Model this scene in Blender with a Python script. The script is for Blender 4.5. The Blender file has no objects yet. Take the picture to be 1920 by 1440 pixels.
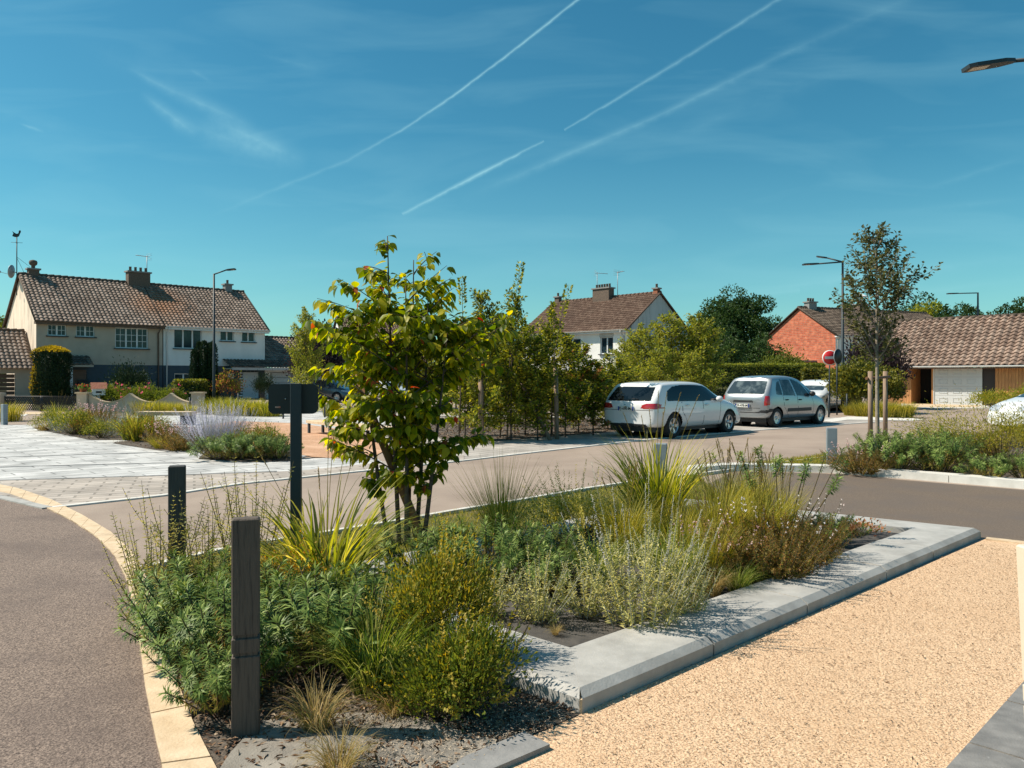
import bpy, math, random
import numpy as np
from mathutils import Vector, Matrix
R = math.radians
SC = bpy.context.scene
COL = SC.collection
# ------------------------------------------------------------------ camera, sky, sun, exposure
F = 1442.0; EYE = 1.6; HY = 708.0           # focal length in photo pixels, eye height, horizon row
cam_d = bpy.data.cameras.new('camera'); cam = bpy.data.objects.new('camera', cam_d); COL.objects.link(cam)
cam_d.sensor_width = 36.0; cam_d.lens = F / 1920 * 36.0
cam_d.shift_y = -(720 - HY) / 1920.0
cam_d.clip_start = 0.05; cam_d.clip_end = 3000
cam.location = (0, 0, EYE); cam.rotation_euler = (R(90), 0, 0)
SC.camera = cam
SUN_EL = R(49); SUN_AZ = math.atan2(-0.99, 0.04)      # sun stands to the left, a little in front
sun_d = bpy.data.lights.new('sun', 'SUN'); sun_d.energy = 5.0; sun_d.angle = R(0.5); sun_d.color = (1.0, 0.90, 0.75)
sun = bpy.data.objects.new('sun', sun_d); COL.objects.link(sun)
sdir = Vector((math.sin(SUN_AZ) * math.cos(SUN_EL), math.cos(SUN_AZ) * math.cos(SUN_EL), math.sin(SUN_EL)))
sun.rotation_euler = sdir.to_track_quat('Z', 'Y').to_euler(); sun.location = (-30, 0, 40)
SC.view_settings.view_transform = 'Standard'; SC.view_settings.look = 'None'
SC.view_settings.exposure = 0.42; SC.view_settings.gamma = 1.0
SC.cycles.max_bounces = 6; SC.cycles.transparent_max_bounces = 8
SC.cycles.use_adaptive_sampling = True; SC.cycles.sample_clamp_indirect = 6.0

world = bpy.data.worlds.new('World'); SC.world = world; world.use_nodes = True
wt = world.node_tree; wt.nodes.clear()
def WN(t, **k):
    n = wt.nodes.new(t)
    for a, b in k.items(): setattr(n, a, b)
    return n
def WM(op, a, b=None, c=None, clamp=False):
    n = WN('ShaderNodeMath', operation=op, use_clamp=clamp)
    for i, v in enumerate((a, b, c)):
        if v is None: continue
        if isinstance(v, (int, float)): n.inputs[i].default_value = v
        else: wt.links.new(v, n.inputs[i])
    return n.outputs[0]
sky = WN('ShaderNodeTexSky', sky_type='NISHITA', sun_disc=False)
sky.sun_elevation = SUN_EL; sky.sun_rotation = SUN_AZ % (2 * math.pi)
sky.air_density = 1.0; sky.dust_density = 0.6; sky.ozone_density = 2.0; sky.altitude = 50
tint = WN('ShaderNodeMix', data_type='RGBA', blend_type='MULTIPLY'); tint.inputs[0].default_value = 1.0
wt.links.new(sky.outputs[0], tint.inputs[6]); tint.inputs[7].default_value = (0.63, 1.03, 0.95, 1)
geo = WN('ShaderNodeTexCoord'); sep = WN('ShaderNodeSeparateXYZ'); wt.links.new(geo.outputs['Generated'], sep.inputs[0])
yy = WM('MAXIMUM', sep.outputs[1], 0.05)
ca = WM('DIVIDE', sep.outputs[0], yy); cb = WM('DIVIDE', sep.outputs[2], yy)
comb = WN('ShaderNodeCombineXYZ'); wt.links.new(ca, comb.inputs[0]); wt.links.new(cb, comb.inputs[1])
nzA = WN('ShaderNodeTexNoise'); nzA.inputs['Scale'].default_value = 60; nzA.inputs['Detail'].default_value = 3
wt.links.new(comb.outputs[0], nzA.inputs['Vector'])
nzB = WN('ShaderNodeTexNoise'); nzB.inputs['Scale'].default_value = 7; nzB.inputs['Detail'].default_value = 4; nzB.inputs['Distortion'].default_value = 0.6
mpB = WN('ShaderNodeMapping'); mpB.inputs['Rotation'].default_value = (0, 0, R(-28)); mpB.inputs['Scale'].default_value = (0.5, 2.6, 1)
wt.links.new(comb.outputs[0], mpB.inputs[0]); wt.links.new(mpB.outputs[0], nzB.inputs['Vector'])
wob = WM('MULTIPLY', WM('SUBTRACT', nzA.outputs[0], 0.5), 0.004)
cbw = WM('ADD', cb, wob)
def trail(x0, y0, x1, y1, w0, w1, s0, s1, noise=0.3):
    a0, b0, a1, b1 = (x0 - 960) / F, (708 - y0) / F, (x1 - 960) / F, (708 - y1) / F
    L = math.hypot(a1 - a0, b1 - b0); ux, uy = (a1 - a0) / L, (b1 - b0) / L
    da = WM('SUBTRACT', ca, a0); db = WM('SUBTRACT', cbw, b0)
    t = WM('DIVIDE', WM('ADD', WM('MULTIPLY', da, ux), WM('MULTIPLY', db, uy)), L)
    d = WM('ABSOLUTE', WM('SUBTRACT', WM('MULTIPLY', da, uy), WM('MULTIPLY', db, ux)))
    tc = WM('MULTIPLY', t, 1.0, clamp=True)
    w = WM('ADD', WM('MULTIPLY', tc, (w1 - w0) / F), w0 / F)
    f = WM('SUBTRACT', 1.0, WM('DIVIDE', d, w), clamp=True)
    f = WM('MULTIPLY', f, f)
    ins = WM('MULTIPLY', WM('GREATER_THAN', t, 0.0), WM('LESS_THAN', t, 1.0))
    s = WM('MULTIPLY', WM('ADD', WM('MULTIPLY', tc, s1 - s0), s0), WM('ADD', WM('MULTIPLY', nzA.outputs[0], 1.3), .35))
    n = WM('ADD', WM('MULTIPLY', nzB.outputs[0], 2 * noise), 1 - noise)
    if noise >= .6: n = WM('MULTIPLY', n, WM('MULTIPLY', WM('MULTIPLY', tc, 3.0, clamp=True), WM('MULTIPLY', WM('SUBTRACT', 1.0, tc), 3.0, clamp=True)))
    return WM('MULTIPLY', WM('MULTIPLY', WM('MULTIPLY', f, ins), s), n)
TR = [(1100, -14, 960, 97, 5.5, 5, .50, .50), (960, 97, 845, 183, 5, 5, .50, .45), (845, 183, 760, 240, 5, 5, .45, .30),
      (760, 240, 650, 302, 5, 7, .30, .13), (650, 302, 540, 345, 7, 8, .13, .12), (540, 345, 385, 410, 8, 9, .12, .0),
      (1480, -14, 1270, 117, 7, 8, .22, .24), (1270, 117, 1058, 244, 8, 4, .26, .30),
      (1020, 264, 900, 326, 4, 8, .20, .62), (900, 326, 754, 402, 8, 6, .62, .30),
      (1740, -20, 1480, 96, 26, 20, .04, .09, .5), (1480, 96, 1240, 215, 16, 12, .10, .16, .5), (1240, 215, 1040, 300, 12, 15, .16, .16, .5), (1040, 300, 860, 375, 15, 26, .16, .0, .5), (1700, 90, 1400, 200, 30, 34, .0, .07, .7), (1400, 200, 1230, 270, 34, 20, .07, .0, .7),
      (238, 126, 330, 176, 12, 18, .10, .24, .6), (290, 155, 480, 240, 20, 30, .24, .22, .8), (380, 215, 580, 308, 32, 40, .24, .22, .8), (262, 172, 370, 255, 18, 26, .26, .28, .7), (320, 220, 560, 310, 44, 50, .20, .14, .9), (100, 60, 420, 190, 50, 70, .03, .05, .9), (480, 100, 600, 130, 10, 14, .05, .06, .9),
      (36, 232, 84, 248, 4, 7, .25, .15, .6), (355, 130, 400, 155, 8, 10, .10, .03, .6), (-60, 190, 180, 260, 30, 40, .08, .0, .8),
      (1920, 295, 1700, 365, 12, 14, .10, .02, .6), (1930, 372, 1600, 405, 14, 16, .10, .0, .6), (1930, 480, 1300, 560, 26, 18, .14, .10, .7), (1930, 520, 1380, 600, 14, 18, .12, .08, .7), (1500, 545, 1250, 570, 10, 10, .12, .0, .5)]
acc = None
for a in TR:
    o_ = trail(*a); acc = o_ if acc is None else WM('ADD', acc, o_)
# thin cirrus veil, everywhere in the front sky
veil = WN('ShaderNodeMapRange'); veil.inputs[1].default_value = 0.47; veil.inputs[2].default_value = 0.85; veil.inputs[4].default_value = 0.16
wt.links.new(nzB.outputs[0], veil.inputs[0])
acc = WM('ADD', acc, veil.outputs[0])
hzn = WN('ShaderNodeMapRange'); hzn.inputs[1].default_value = 0.0; hzn.inputs[2].default_value = 0.30; hzn.inputs[3].default_value = 0.20; hzn.inputs[4].default_value = 0.0; wt.links.new(cb, hzn.inputs[0])
acc = WM('ADD', acc, hzn.outputs[0])
front = WM('GREATER_THAN', sep.outputs[1], 0.1)
acc = WM('MULTIPLY', acc, front, clamp=True)
cl = WN('ShaderNodeMix', data_type='RGBA', blend_type='MIX'); wt.links.new(acc, cl.inputs[0])
wt.links.new(tint.outputs[2], cl.inputs[6]); cl.inputs[7].default_value = (4.3, 7.2, 7.8, 1)
hs = WN('ShaderNodeHueSaturation'); hs.inputs['Saturation'].default_value = 1.16; wt.links.new(cl.outputs[2], hs.inputs['Color'])
bg = WN('ShaderNodeBackground'); bg.inputs[1].default_value = 0.084; wt.links.new(hs.outputs[0], bg.inputs[0])
wo = WN('ShaderNodeOutputWorld'); wt.links.new(bg.outputs[0], wo.inputs[0])

# ------------------------------------------------------------------ helpers
def G(px, py, z=0.0):                      # point of the plane at height z seen at a photo pixel
    d = F * (EYE - z) / (py - HY); return Vector(((px - 960) / F * d, d, z))
U = Vector((.714, .70, 0)).normalized(); V = Vector((-.70, .714, 0)).normalized()
AU = math.atan2(.70, .714)

def mat(name, c1, c2=None, scale=5.0, rough=0.8, bump=0.0, bscale=None, detail=4, metal=0.0, spec=0.5, rot=0.0, stretch=(1, 1, 1), lo=0.35, hi=0.65, c3=None, s3=1.0, coat=0.0, c3lo=.5, c3hi=.7):
    m = bpy.data.materials.new(name); m.use_nodes = True; t = m.node_tree; b = t.nodes['Principled BSDF']
    b.inputs['Roughness'].default_value = rough; b.inputs['Metallic'].default_value = metal
    b.inputs['Specular IOR Level'].default_value = spec; b.inputs['Coat Weight'].default_value = coat
    b.inputs['Base Color'].default_value = (*c1, 1)
    tc = t.nodes.new('ShaderNodeTexCoord'); mp = t.nodes.new('ShaderNodeMapping')
    mp.inputs['Rotation'].default_value = (0, 0, rot); mp.inputs['Scale'].default_value = stretch
    t.links.new(tc.outputs['Object'], mp.inputs[0])
    def ramp_noise(sc, l, h, det=detail):
        n = t.nodes.new('ShaderNodeTexNoise'); n.inputs['Scale'].default_value = sc; n.inputs['Detail'].default_value = det
        n.inputs['Roughness'].default_value = 0.6
        t.links.new(mp.outputs[0], n.inputs['Vector'])
        r = t.nodes.new('ShaderNodeMapRange'); r.inputs[1].default_value = l; r.inputs[2].default_value = h
        t.links.new(n.outputs[0], r.inputs[0]); return n, r
    col = None
    if c2 is not None:
        n, r = ramp_noise(scale, lo, hi)
        mx = t.nodes.new('ShaderNodeMix'); mx.data_type = 'RGBA'; t.links.new(r.outputs[0], mx.inputs[0])
        mx.inputs[6].default_value = (*c1, 1); mx.inputs[7].default_value = (*c2, 1); col = mx.outputs[2]
        if c3 is not None:
            n3, r3 = ramp_noise(s3, c3lo, c3hi)
            m3 = t.nodes.new('ShaderNodeMix'); m3.data_type = 'RGBA'; t.links.new(r3.outputs[0], m3.inputs[0])
            t.links.new(col, m3.inputs[6]); m3.inputs[7].default_value = (*c3, 1); col = m3.outputs[2]
        t.links.new(col, b.inputs['Base Color'])
    if bump:
        n2 = t.nodes.new('ShaderNodeTexNoise'); n2.inputs['Scale'].default_value = bscale or scale * 3; n2.inputs['Detail'].default_value = 3
        t.links.new(mp.outputs[0], n2.inputs['Vector'])
        bp = t.nodes.new('ShaderNodeBump'); bp.inputs['Distance'].default_value = bump; bp.inputs['Strength'].default_value = 1
        t.links.new(n2.outputs[0], bp.inputs['Height']); t.links.new(bp.outputs[0], b.inputs['Normal'])
    return m

def brickmat(name, c1, c2, mortar, bw, bh, msize, rot, rough=0.8, offset=.5, bump=.004, wear=0.25, axis='XY', wscale=1.2, speck=0):
    m = bpy.data.materials.new(name); m.use_nodes = True; t = m.node_tree; b = t.nodes['Principled BSDF']
    b.inputs['Roughness'].default_value = rough
    tc = t.nodes.new('ShaderNodeTexCoord'); mp = t.nodes.new('ShaderNodeMapping'); t.links.new(tc.outputs['Object'], mp.inputs[0])
    if axis == 'XY': mp.inputs['Rotation'].default_value = (0, 0, rot)
    if axis == 'XZ': mp.inputs['Rotation'].default_value = (R(-90), 0, 0)
    if axis == 'YZ': mp.inputs['Rotation'].default_value = (R(-90), 0, R(-90)); 
    if axis == 'YZ':
        sx = t.nodes.new('ShaderNodeSeparateXYZ'); cx = t.nodes.new('ShaderNodeCombineXYZ'); t.links.new(tc.outputs['Object'], sx.inputs[0])
        t.links.new(sx.outputs[1], cx.inputs[0]); t.links.new(sx.outputs[2], cx.inputs[1]); vec = cx.outputs[0]
    else: vec = mp.outputs[0]
    br = t.nodes.new('ShaderNodeTexBrick'); t.links.new(vec, br.inputs['Vector'])
    br.inputs['Scale'].default_value = 1; br.inputs['Brick Width'].default_value = bw; br.inputs['Row Height'].default_value = bh
    br.inputs['Mortar Size'].default_value = msize; br.inputs['Mortar Smooth'].default_value = 0.2; br.offset = offset
    br.inputs['Color1'].default_value = (*c1, 1); br.inputs['Color2'].default_value = (*c2, 1); br.inputs['Mortar'].default_value = (*mortar, 1)
    n = t.nodes.new('ShaderNodeTexNoise'); n.inputs['Scale'].default_value = wscale; n.inputs['Detail'].default_value = 5; t.links.new(vec, n.inputs['Vector'])
    r = t.nodes.new('ShaderNodeMapRange'); r.inputs[1].default_value = .3; r.inputs[2].default_value = .7; r.inputs[3].default_value = 1 - wear; r.inputs[4].default_value = 1 + wear * .5
    t.links.new(n.outputs[0], r.inputs[0])
    mx = t.nodes.new('ShaderNodeMix'); mx.data_type = 'RGBA'; mx.blend_type = 'MULTIPLY'; mx.inputs[0].default_value = 1
    t.links.new(br.outputs[0], mx.inputs[6]); t.links.new(r.outputs[0], mx.inputs[7]); t.links.new(mx.outputs[2], b.inputs['Base Color'])
    bp = t.nodes.new('ShaderNodeBump'); bp.inputs['Distance'].default_value = bump; bp.invert = True
    t.links.new(br.outputs['Fac'], bp.inputs['Height'])
    n3 = t.nodes.new('ShaderNodeTexNoise'); n3.inputs['Scale'].default_value = 40; t.links.new(vec, n3.inputs['Vector'])
    bp2 = t.nodes.new('ShaderNodeBump'); bp2.inputs['Distance'].default_value = .003; t.links.new(n3.outputs[0], bp2.inputs['Height'])
    t.links.new(bp.outputs[0], bp2.inputs['Normal']); t.links.new(bp2.outputs[0], b.inputs['Normal'])
    return m

def leafmat(name, cols, rough=0.6, transl=0.35, spec=0.16):
    """per-leaf colour from the 'var' attribute, 0..1 through a colour ramp, widened on many plants to imitate highlight and shade"""
    m = bpy.data.materials.new(name); m.use_nodes = True; t = m.node_tree; b = t.nodes['Principled BSDF']; out = t.nodes['Material Output']
    at = t.nodes.new('ShaderNodeAttribute'); at.attribute_name = 'var'
    cr = t.nodes.new('ShaderNodeValToRGB'); t.links.new(at.outputs['Fac'], cr.inputs[0])
    el = cr.color_ramp.elements
    for i, c in enumerate(cols):
        p = i / (len(cols) - 1) if len(cols) > 1 else 0
        e = el[i] if i < 2 else el.new(p)
        e.position = p; e.color = (*c, 1)
    if len(cols) > 2: 
        for i, c in enumerate(cols): el[i].position = i / (len(cols) - 1); el[i].color = (*c, 1)
    t.links.new(cr.outputs[0], b.inputs['Base Color']); b.inputs['Roughness'].default_value = rough; b.inputs['Specular IOR Level'].default_value = min(spec, .2)
    if transl > 0:
        tr = t.nodes.new('ShaderNodeBsdfTranslucent'); ms = t.nodes.new('ShaderNodeMixShader'); ms.inputs[0].default_value = transl
        hv = t.nodes.new('ShaderNodeHueSaturation'); hv.inputs['Value'].default_value = 2.4; hv.inputs['Saturation'].default_value = 1.12; hv.inputs['Hue'].default_value = .485
        t.links.new(cr.outputs[0], hv.inputs['Color']); t.links.new(hv.outputs[0], tr.inputs[0])
        t.links.new(b.outputs[0], ms.inputs[1]); t.links.new(tr.outputs[0], ms.inputs[2]); t.links.new(ms.outputs[0], out.inputs[0])
    return m

def tag(o, label=None, cat=None, group=None, kind=None):
    if label: o['label'] = label
    if cat: o['category'] = cat
    if group: o['group'] = group
    if kind: o['kind'] = kind
    return o
def thing(name, label, cat, loc=(0, 0, 0), rz=0.0, group=None):
    o = bpy.data.objects.new(name, None); COL.objects.link(o); o.location = loc; o.rotation_euler = (0, 0, rz); o.empty_display_size = .2
    return tag(o, label, cat, group)
def dup(o, loc=None, rz=None, sc=None, label=None, parent=None):
    c = o.copy(); COL.objects.link(c); c.parent = parent
    if loc is not None: c.location = loc
    if rz is not None: c.rotation_euler = (0, 0, rz)
    if sc is not None: c.scale = sc if isinstance(sc, tuple) else (sc, sc, sc)
    if label: c['label'] = label
    for ch in list(o.children): dup(ch, parent=c)
    return c
def link(name, me, m=None, parent=None):
    o = bpy.data.objects.new(name, me); COL.objects.link(o); o.parent = parent
    if m is not None:
        for q in (m if isinstance(m, (list, tuple)) else [m]): me.materials.append(q)
    return o

class MB:
    def __init__(s): s.v = []; s.f = []; s.sm = []; s.mi = []
    def add(s, vs, fs, smooth=False, mi=0):
        o = len(s.v); s.v += [tuple(v) for v in vs]; s.f += [tuple(i + o for i in f) for f in fs]; s.sm += [smooth] * len(fs); s.mi += [mi] * len(fs); return s
    def box(s, x0, y0, z0, x1, y1, z1, mi=0, M=None):
        vs = [Vector(p) for p in ((x0, y0, z0), (x1, y0, z0), (x1, y1, z0), (x0, y1, z0), (x0, y0, z1), (x1, y0, z1), (x1, y1, z1), (x0, y1, z1))]
        if M is not None: vs = [M @ v for v in vs]
        return s.add(vs, [(0, 3, 2, 1), (4, 5, 6, 7), (0, 1, 5, 4), (1, 2, 6, 5), (2, 3, 7, 6), (3, 0, 4, 7)], mi=mi)
    def cbox(s, x0, y0, z0, x1, y1, z1, c=.01, mi=0):     # box with chamfered vertical edges and top
        p = [(x0 + c, y0), (x1 - c, y0), (x1, y0 + c), (x1, y1 - c), (x1 - c, y1), (x0 + c, y1), (x0, y1 - c), (x0, y0 + c)]
        q = [(x0 + 2 * c, y0 + c), (x1 - 2 * c, y0 + c), (x1 - c, y0 + 2 * c), (x1 - c, y1 - 2 * c), (x1 - 2 * c, y1 - c), (x0 + 2 * c, y1 - c), (x0 + c, y1 - 2 * c), (x0 + c, y0 + 2 * c)]
        vs = [(a, b, z0) for a, b in p] + [(a, b, z1 - c) for a, b in p] + [(a, b, z1) for a, b in q]
        fs = [tuple(range(7, -1, -1)), tuple(range(16, 24))]
        for k in (0, 8): fs += [(k + i, k + (i + 1) % 8, k + 8 + (i + 1) % 8, k + 8 + i) for i in range(8)]
        return s.add(vs, fs, mi=mi)
    def prism(s, poly, z0, z1, mi=0):
        n = len(poly); vs = [(p[0], p[1], z0) for p in poly] + [(p[0], p[1], z1) for p in poly]
        return s.add(vs, [tuple(range(n - 1, -1, -1)), tuple(range(n, 2 * n))] + [(i, (i + 1) % n, n + (i + 1) % n, n + i) for i in range(n)], mi=mi)
    def tube(s, pts, rad, n=6, cap=True, mi=0, smooth=True):
        pts = [Vector(p) for p in pts]
        if isinstance(rad, (int, float)): rad = [rad] * len(pts)
        vs = []; prev = None
        for i, p in enumerate(pts):
            d = (pts[min(i + 1, len(pts) - 1)] - pts[max(i - 1, 0)]).normalized()
            if prev is None:
                a = d.orthogonal().normalized()
            else:
                a = (prev - d * prev.dot(d)); a = a.normalized() if a.length > 1e-6 else d.orthogonal().normalized()
            prev = a; b = d.cross(a)
            for k in range(n):
                t = 2 * math.pi * k / n; vs.append(p + (a * math.cos(t) + b * math.sin(t)) * rad[i])
        fs = []
        for i in range(len(pts) - 1):
            for k in range(n): fs.append((i * n + k, i * n + (k + 1) % n, (i + 1) * n + (k + 1) % n, (i + 1) * n + k))
        s.add(vs, fs, smooth=smooth, mi=mi)
        if cap:
            o = len(s.v) - len(vs); m_ = (len(pts) - 1) * n
            s.f += [tuple(o + k for k in range(n - 1, -1, -1)), tuple(o + m_ + k for k in range(n))]; s.sm += [False, False]; s.mi += [mi, mi]
        return s
    def lathe(s, prof, n=24, M=None, mi=0, smooth=True):  # prof: (r, z)
        vs = [Vector((r * math.cos(2 * math.pi * k / n), r * math.sin(2 * math.pi * k / n), z)) for r, z in prof for k in range(n)]
        if M is not None: vs = [M @ v for v in vs]
        return s.add(vs, [(i * n + k, i * n + (k + 1) % n, (i + 1) * n + (k + 1) % n, (i + 1) * n + k) for i in range(len(prof) - 1) for k in range(n)], smooth=smooth, mi=mi)
    def quad(s, a, b, c, d, mi=0): return s.add([a, b, c, d], [(0, 1, 2, 3)], mi=mi)
    def build(s, name, m, parent=None):
        me = bpy.data.meshes.new(name); me.from_pydata(s.v, [], s.f)
        me.polygons.foreach_set('use_smooth', s.sm); me.polygons.foreach_set('material_index', s.mi); me.update()
        return link(name, me, m, parent)

def npmesh(name, Vt, faces, var=None, smooth=False):
    """Vt (n,3); faces: list of (m,k) int arrays"""
    me = bpy.data.meshes.new(name); me.vertices.add(len(Vt)); me.vertices.foreach_set('co', np.ascontiguousarray(Vt, dtype=np.float32).ravel())
    lv = np.concatenate([f.ravel() for f in faces]); cnt = np.concatenate([np.full(len(f), f.shape[1]) for f in faces])
    st = np.concatenate([[0], np.cumsum(cnt)[:-1]])
    me.loops.add(len(lv)); me.loops.foreach_set('vertex_index', lv.astype(np.int32))
    me.polygons.add(len(cnt)); me.polygons.foreach_set('loop_start', st.astype(np.int32)); me.polygons.foreach_set('loop_total', cnt.astype(np.int32))
    me.polygons.foreach_set('use_smooth', np.full(len(cnt), smooth))
    if var is not None:
        a = me.attributes.new('var', 'FLOAT', 'POINT'); a.data.foreach_set('value', np.ascontiguousarray(var, dtype=np.float32))
    me.update(calc_edges=True); me.validate(); return me

def nrm(a): return a / np.maximum(np.linalg.norm(a, axis=-1, keepdims=True), 1e-9)
# leaf templates: x width, y length, z normal
T_SIMPLE = (np.array([[0, 0, 0], [-.5, .45, .10], [0, 1, -.05], [.5, .45, .10]]), [np.array([[0, 3, 2], [0, 2, 1]])])
T_NARROW = (np.array([[-.15, 0, 0], [.15, 0, 0], [-.5, .5, .08], [.5, .5, .08], [0, 1, -.04]]), [np.array([[0, 1, 3, 2]]), np.array([[2, 3, 4]])])
_y = [0, .12, .35, .62, .85, 1.0]; _w = [0, .30, .5, .40, .17, 0]
_tv = []; 
for a_, w_ in zip(_y, _w):
    z_ = -.30 * a_ * a_
    _tv += [[-w_, a_, z_ + .16 * w_], [0, a_, z_ - .02], [w_, a_, z_ + .16 * w_]]
_tf = []
for i_ in range(5):
    for k_ in (0, 1): _tf.append([i_ * 3 + k_, i_ * 3 + k_ + 1, (i_ + 1) * 3 + k_ + 1, (i_ + 1) * 3 + k_])
T_BIG = (np.array(_tv, float), [np.array(_tf)])
class Leaves:
    def __init__(s): s.V = []; s.T = {}; s.var = []; s.n = 0
    def add(s, pos, d, nr, L, W, tmpl=T_SIMPLE, var=None):
        pos = np.asarray(pos, float); n = len(pos)
        if n == 0: return s
        d = nrm(np.asarray(d, float)); x = nrm(np.cross(d, np.asarray(nr, float) + 1e-6)); nn = np.cross(x, d)
        L = np.broadcast_to(np.asarray(L, float), (n,))[:, None, None]; W = np.broadcast_to(np.asarray(W, float), (n,))[:, None, None]
        tv, tf = tmpl; k = len(tv)
        P = pos[:, None, :] + x[:, None, :] * W * tv[None, :, 0:1] + d[:, None, :] * L * tv[None, :, 1:2] + nn[:, None, :] * L * tv[None, :, 2:3]
        s.V.append(P.reshape(-1, 3))
        if var is None: var = np.random.rand(n)
        s.var.append(np.repeat(np.broadcast_to(np.asarray(var, float), (n,)), k))
        for f in tf:
            ff = (f[None] + (np.arange(n) * k)[:, None, None]).reshape(-1, f.shape[1]) + s.n
            s.T.setdefault(f.shape[1], []).append(ff)
        s.n += n * k; return s
    def blades(s, n, base_r, L, spread, droop, width, seg=5, var=None, centre=(0, 0, 0), Lj=.35, zr=0.0, az=None):
        """arching grass blades"""
        r = base_r * np.sqrt(np.random.rand(n)); a0 = np.random.rand(n) * 2 * np.pi
        az = a0 + np.random.randn(n) * .6 if az is None else az
        th = np.abs(spread * (0.25 + .75 * np.random.rand(n))); LL = L * (1 - Lj * np.random.rand(n)); dr = droop * (.4 + 1.0 * np.random.rand(n))
        t = np.linspace(0, 1, seg + 1)[None]
        ang = th[:, None] + dr[:, None] * t ** 1.6
        ang = np.minimum(ang, 2.7)
        ds = LL[:, None] / seg
        hx = np.concatenate([np.zeros((n, 1)), np.cumsum(np.sin(ang[:, :-1]) * ds, 1)], 1); hz = np.concatenate([np.zeros((n, 1)), np.cumsum(np.cos(ang[:, :-1]) * ds, 1)], 1)
        cx = centre[0] + r[:, None] * np.cos(a0)[:, None] + hx * np.cos(az)[:, None]; cy = centre[1] + r[:, None] * np.sin(a0)[:, None] + hx * np.sin(az)[:, None]
        cz = centre[2] + zr * np.random.rand(n)[:, None] + hz
        tw = az + np.pi / 2 + np.random.randn(n) * .5
        w = width * (.7 + .6 * np.random.rand(n))[:, None] * np.array([max(.08, (1 - x ** 2.2)) * (.6 + .4 * min(1, 4 * x)) for x in t[0]])[None] * .5
        A = np.stack([cx - w * np.cos(tw)[:, None], cy - w * np.sin(tw)[:, None], cz], -1); B = np.stack([cx + w * np.cos(tw)[:, None], cy + w * np.sin(tw)[:, None], cz], -1)
        P = np.stack([A, B], 2).reshape(n, -1, 3); k = 2 * (seg + 1)
        s.V.append(P.reshape(-1, 3)); v = np.random.rand(n) if var is None else np.broadcast_to(var, (n,)); s.var.append(np.repeat(v, k))
        f = np.array([[2 * i, 2 * i + 1, 2 * i + 3, 2 * i + 2] for i in range(seg)])
        s.T.setdefault(4, []).append((f[None] + (np.arange(n) * k)[:, None, None]).reshape(-1, 4) + s.n); s.n += n * k
        return s
    def mesh(s, name, smooth=True):
        return npmesh(name, np.concatenate(s.V), [np.concatenate(v) for v in s.T.values()], np.concatenate(s.var), smooth)
    def build(s, name, m, parent=None, smooth=True): return link(name, s.mesh(name, smooth), m, parent)
def rdir(n, up=0.0):
    a = np.random.randn(n, 3); a[:, 2] += up; return nrm(a)

def sheet(name, poly, z, m, kind='structure', label=None, thick=0.0):
    mb = MB(); pts = [(p[0], p[1]) for p in poly]
    area = sum(pts[i][0] * pts[(i + 1) % len(pts)][1] - pts[(i + 1) % len(pts)][0] * pts[i][1] for i in range(len(pts)))
    if area < 0: pts = pts[::-1]
    if thick: mb.prism(pts, z - thick, z)
    else: mb.add([(x, y, z) for x, y in pts], [tuple(range(len(pts)))])
    o = mb.build(name, m); tag(o, label, kind=kind); return o
def offset_strip(pts, w):        # polyline -> ribbon polygon, w to the left
    out = []
    for i, p in enumerate(pts):
        d = (Vector(pts[min(i + 1, len(pts) - 1)]) - Vector(pts[max(i - 1, 0)])); d.z = 0; d.normalize()
        out.append((p[0] - d.y * w, p[1] + d.x * w))
    return out
# ------------------------------------------------------------------ ground
np.random.seed(7); random.seed(7)
M_GRASS = mat('dry_grass_soil', (.085, .075, .022), (.05, .06, .016), scale=3, c3=(.16, .12, .05), s3=.8, rough=.95, bump=.02, bscale=30)
M_ASPH = mat('asphalt_brown_grey', (.295, .228, .182), (.385, .305, .25), scale=70, rough=.85, bump=.004, bscale=120, c3=(.235, .178, .142), s3=.45, lo=.3, hi=.7, c3lo=.42, c3hi=.75)
M_ASPH2 = mat('asphalt_foot', (.075, .052, .042), (.34, .255, .205), scale=88, rough=.85, bump=.008, bscale=110, c3=(.115, .082, .070), s3=.9, lo=.36, hi=.66, c3lo=.45, c3hi=.8)
M_CREAM = mat('cream_stone', (.54, .40, .255), (.66, .52, .36), scale=7, rough=.85, bump=.003, bscale=60, c3=(.36, .26, .17), s3=3, c3lo=.58, c3hi=.8)
M_SAND = mat('sand_gravel', (.74, .52, .335), (.32, .18, .095), scale=110, rough=.95, bump=.010, bscale=90, c3=(.56, .36, .21), s3=.9, lo=.44, hi=.66, c3lo=.50, c3hi=.95)
M_SAND2 = mat('red_gravel', (.56, .33, .20), (.42, .235, .14), scale=22, rough=.95, bump=.01, bscale=70, c3=(.66, .42, .28), s3=1.0)
M_CONC = mat('concrete', (.33, .325, .31), (.43, .42, .40), scale=5, rough=.8, bump=.002, bscale=90, c3=(.25, .24, .225), s3=3.0, c3lo=.50, c3hi=.80)
M_CONC_D = mat('concrete_dark', (.20, .20, .20), (.27, .265, .26), scale=12, rough=.8, bump=.002, bscale=80)
M_WHITEK = mat('pale_kerb', (.56, .54, .50), (.68, .66, .62), scale=5, rough=.8, bump=.002, bscale=60)
M_PLAZA = brickmat('plaza_slabs', (.46, .46, .455), (.60, .59, .58), (.20, .195, .19), 1.0, .34, .014, -AU, wear=.38, wscale=1.6)
M_BAND = brickmat('paver_band', (.50, .44, .39), (.40, .345, .30), (.27, .235, .20), .42, .20, .018, -AU + R(22), wear=.35)
M_LANE = brickmat('parking_pavers', (.47, .43, .39), (.38, .35, .32), (.2, .18, .16), .6, .3, .016, -AU, wear=.35, wscale=.9)
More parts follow.
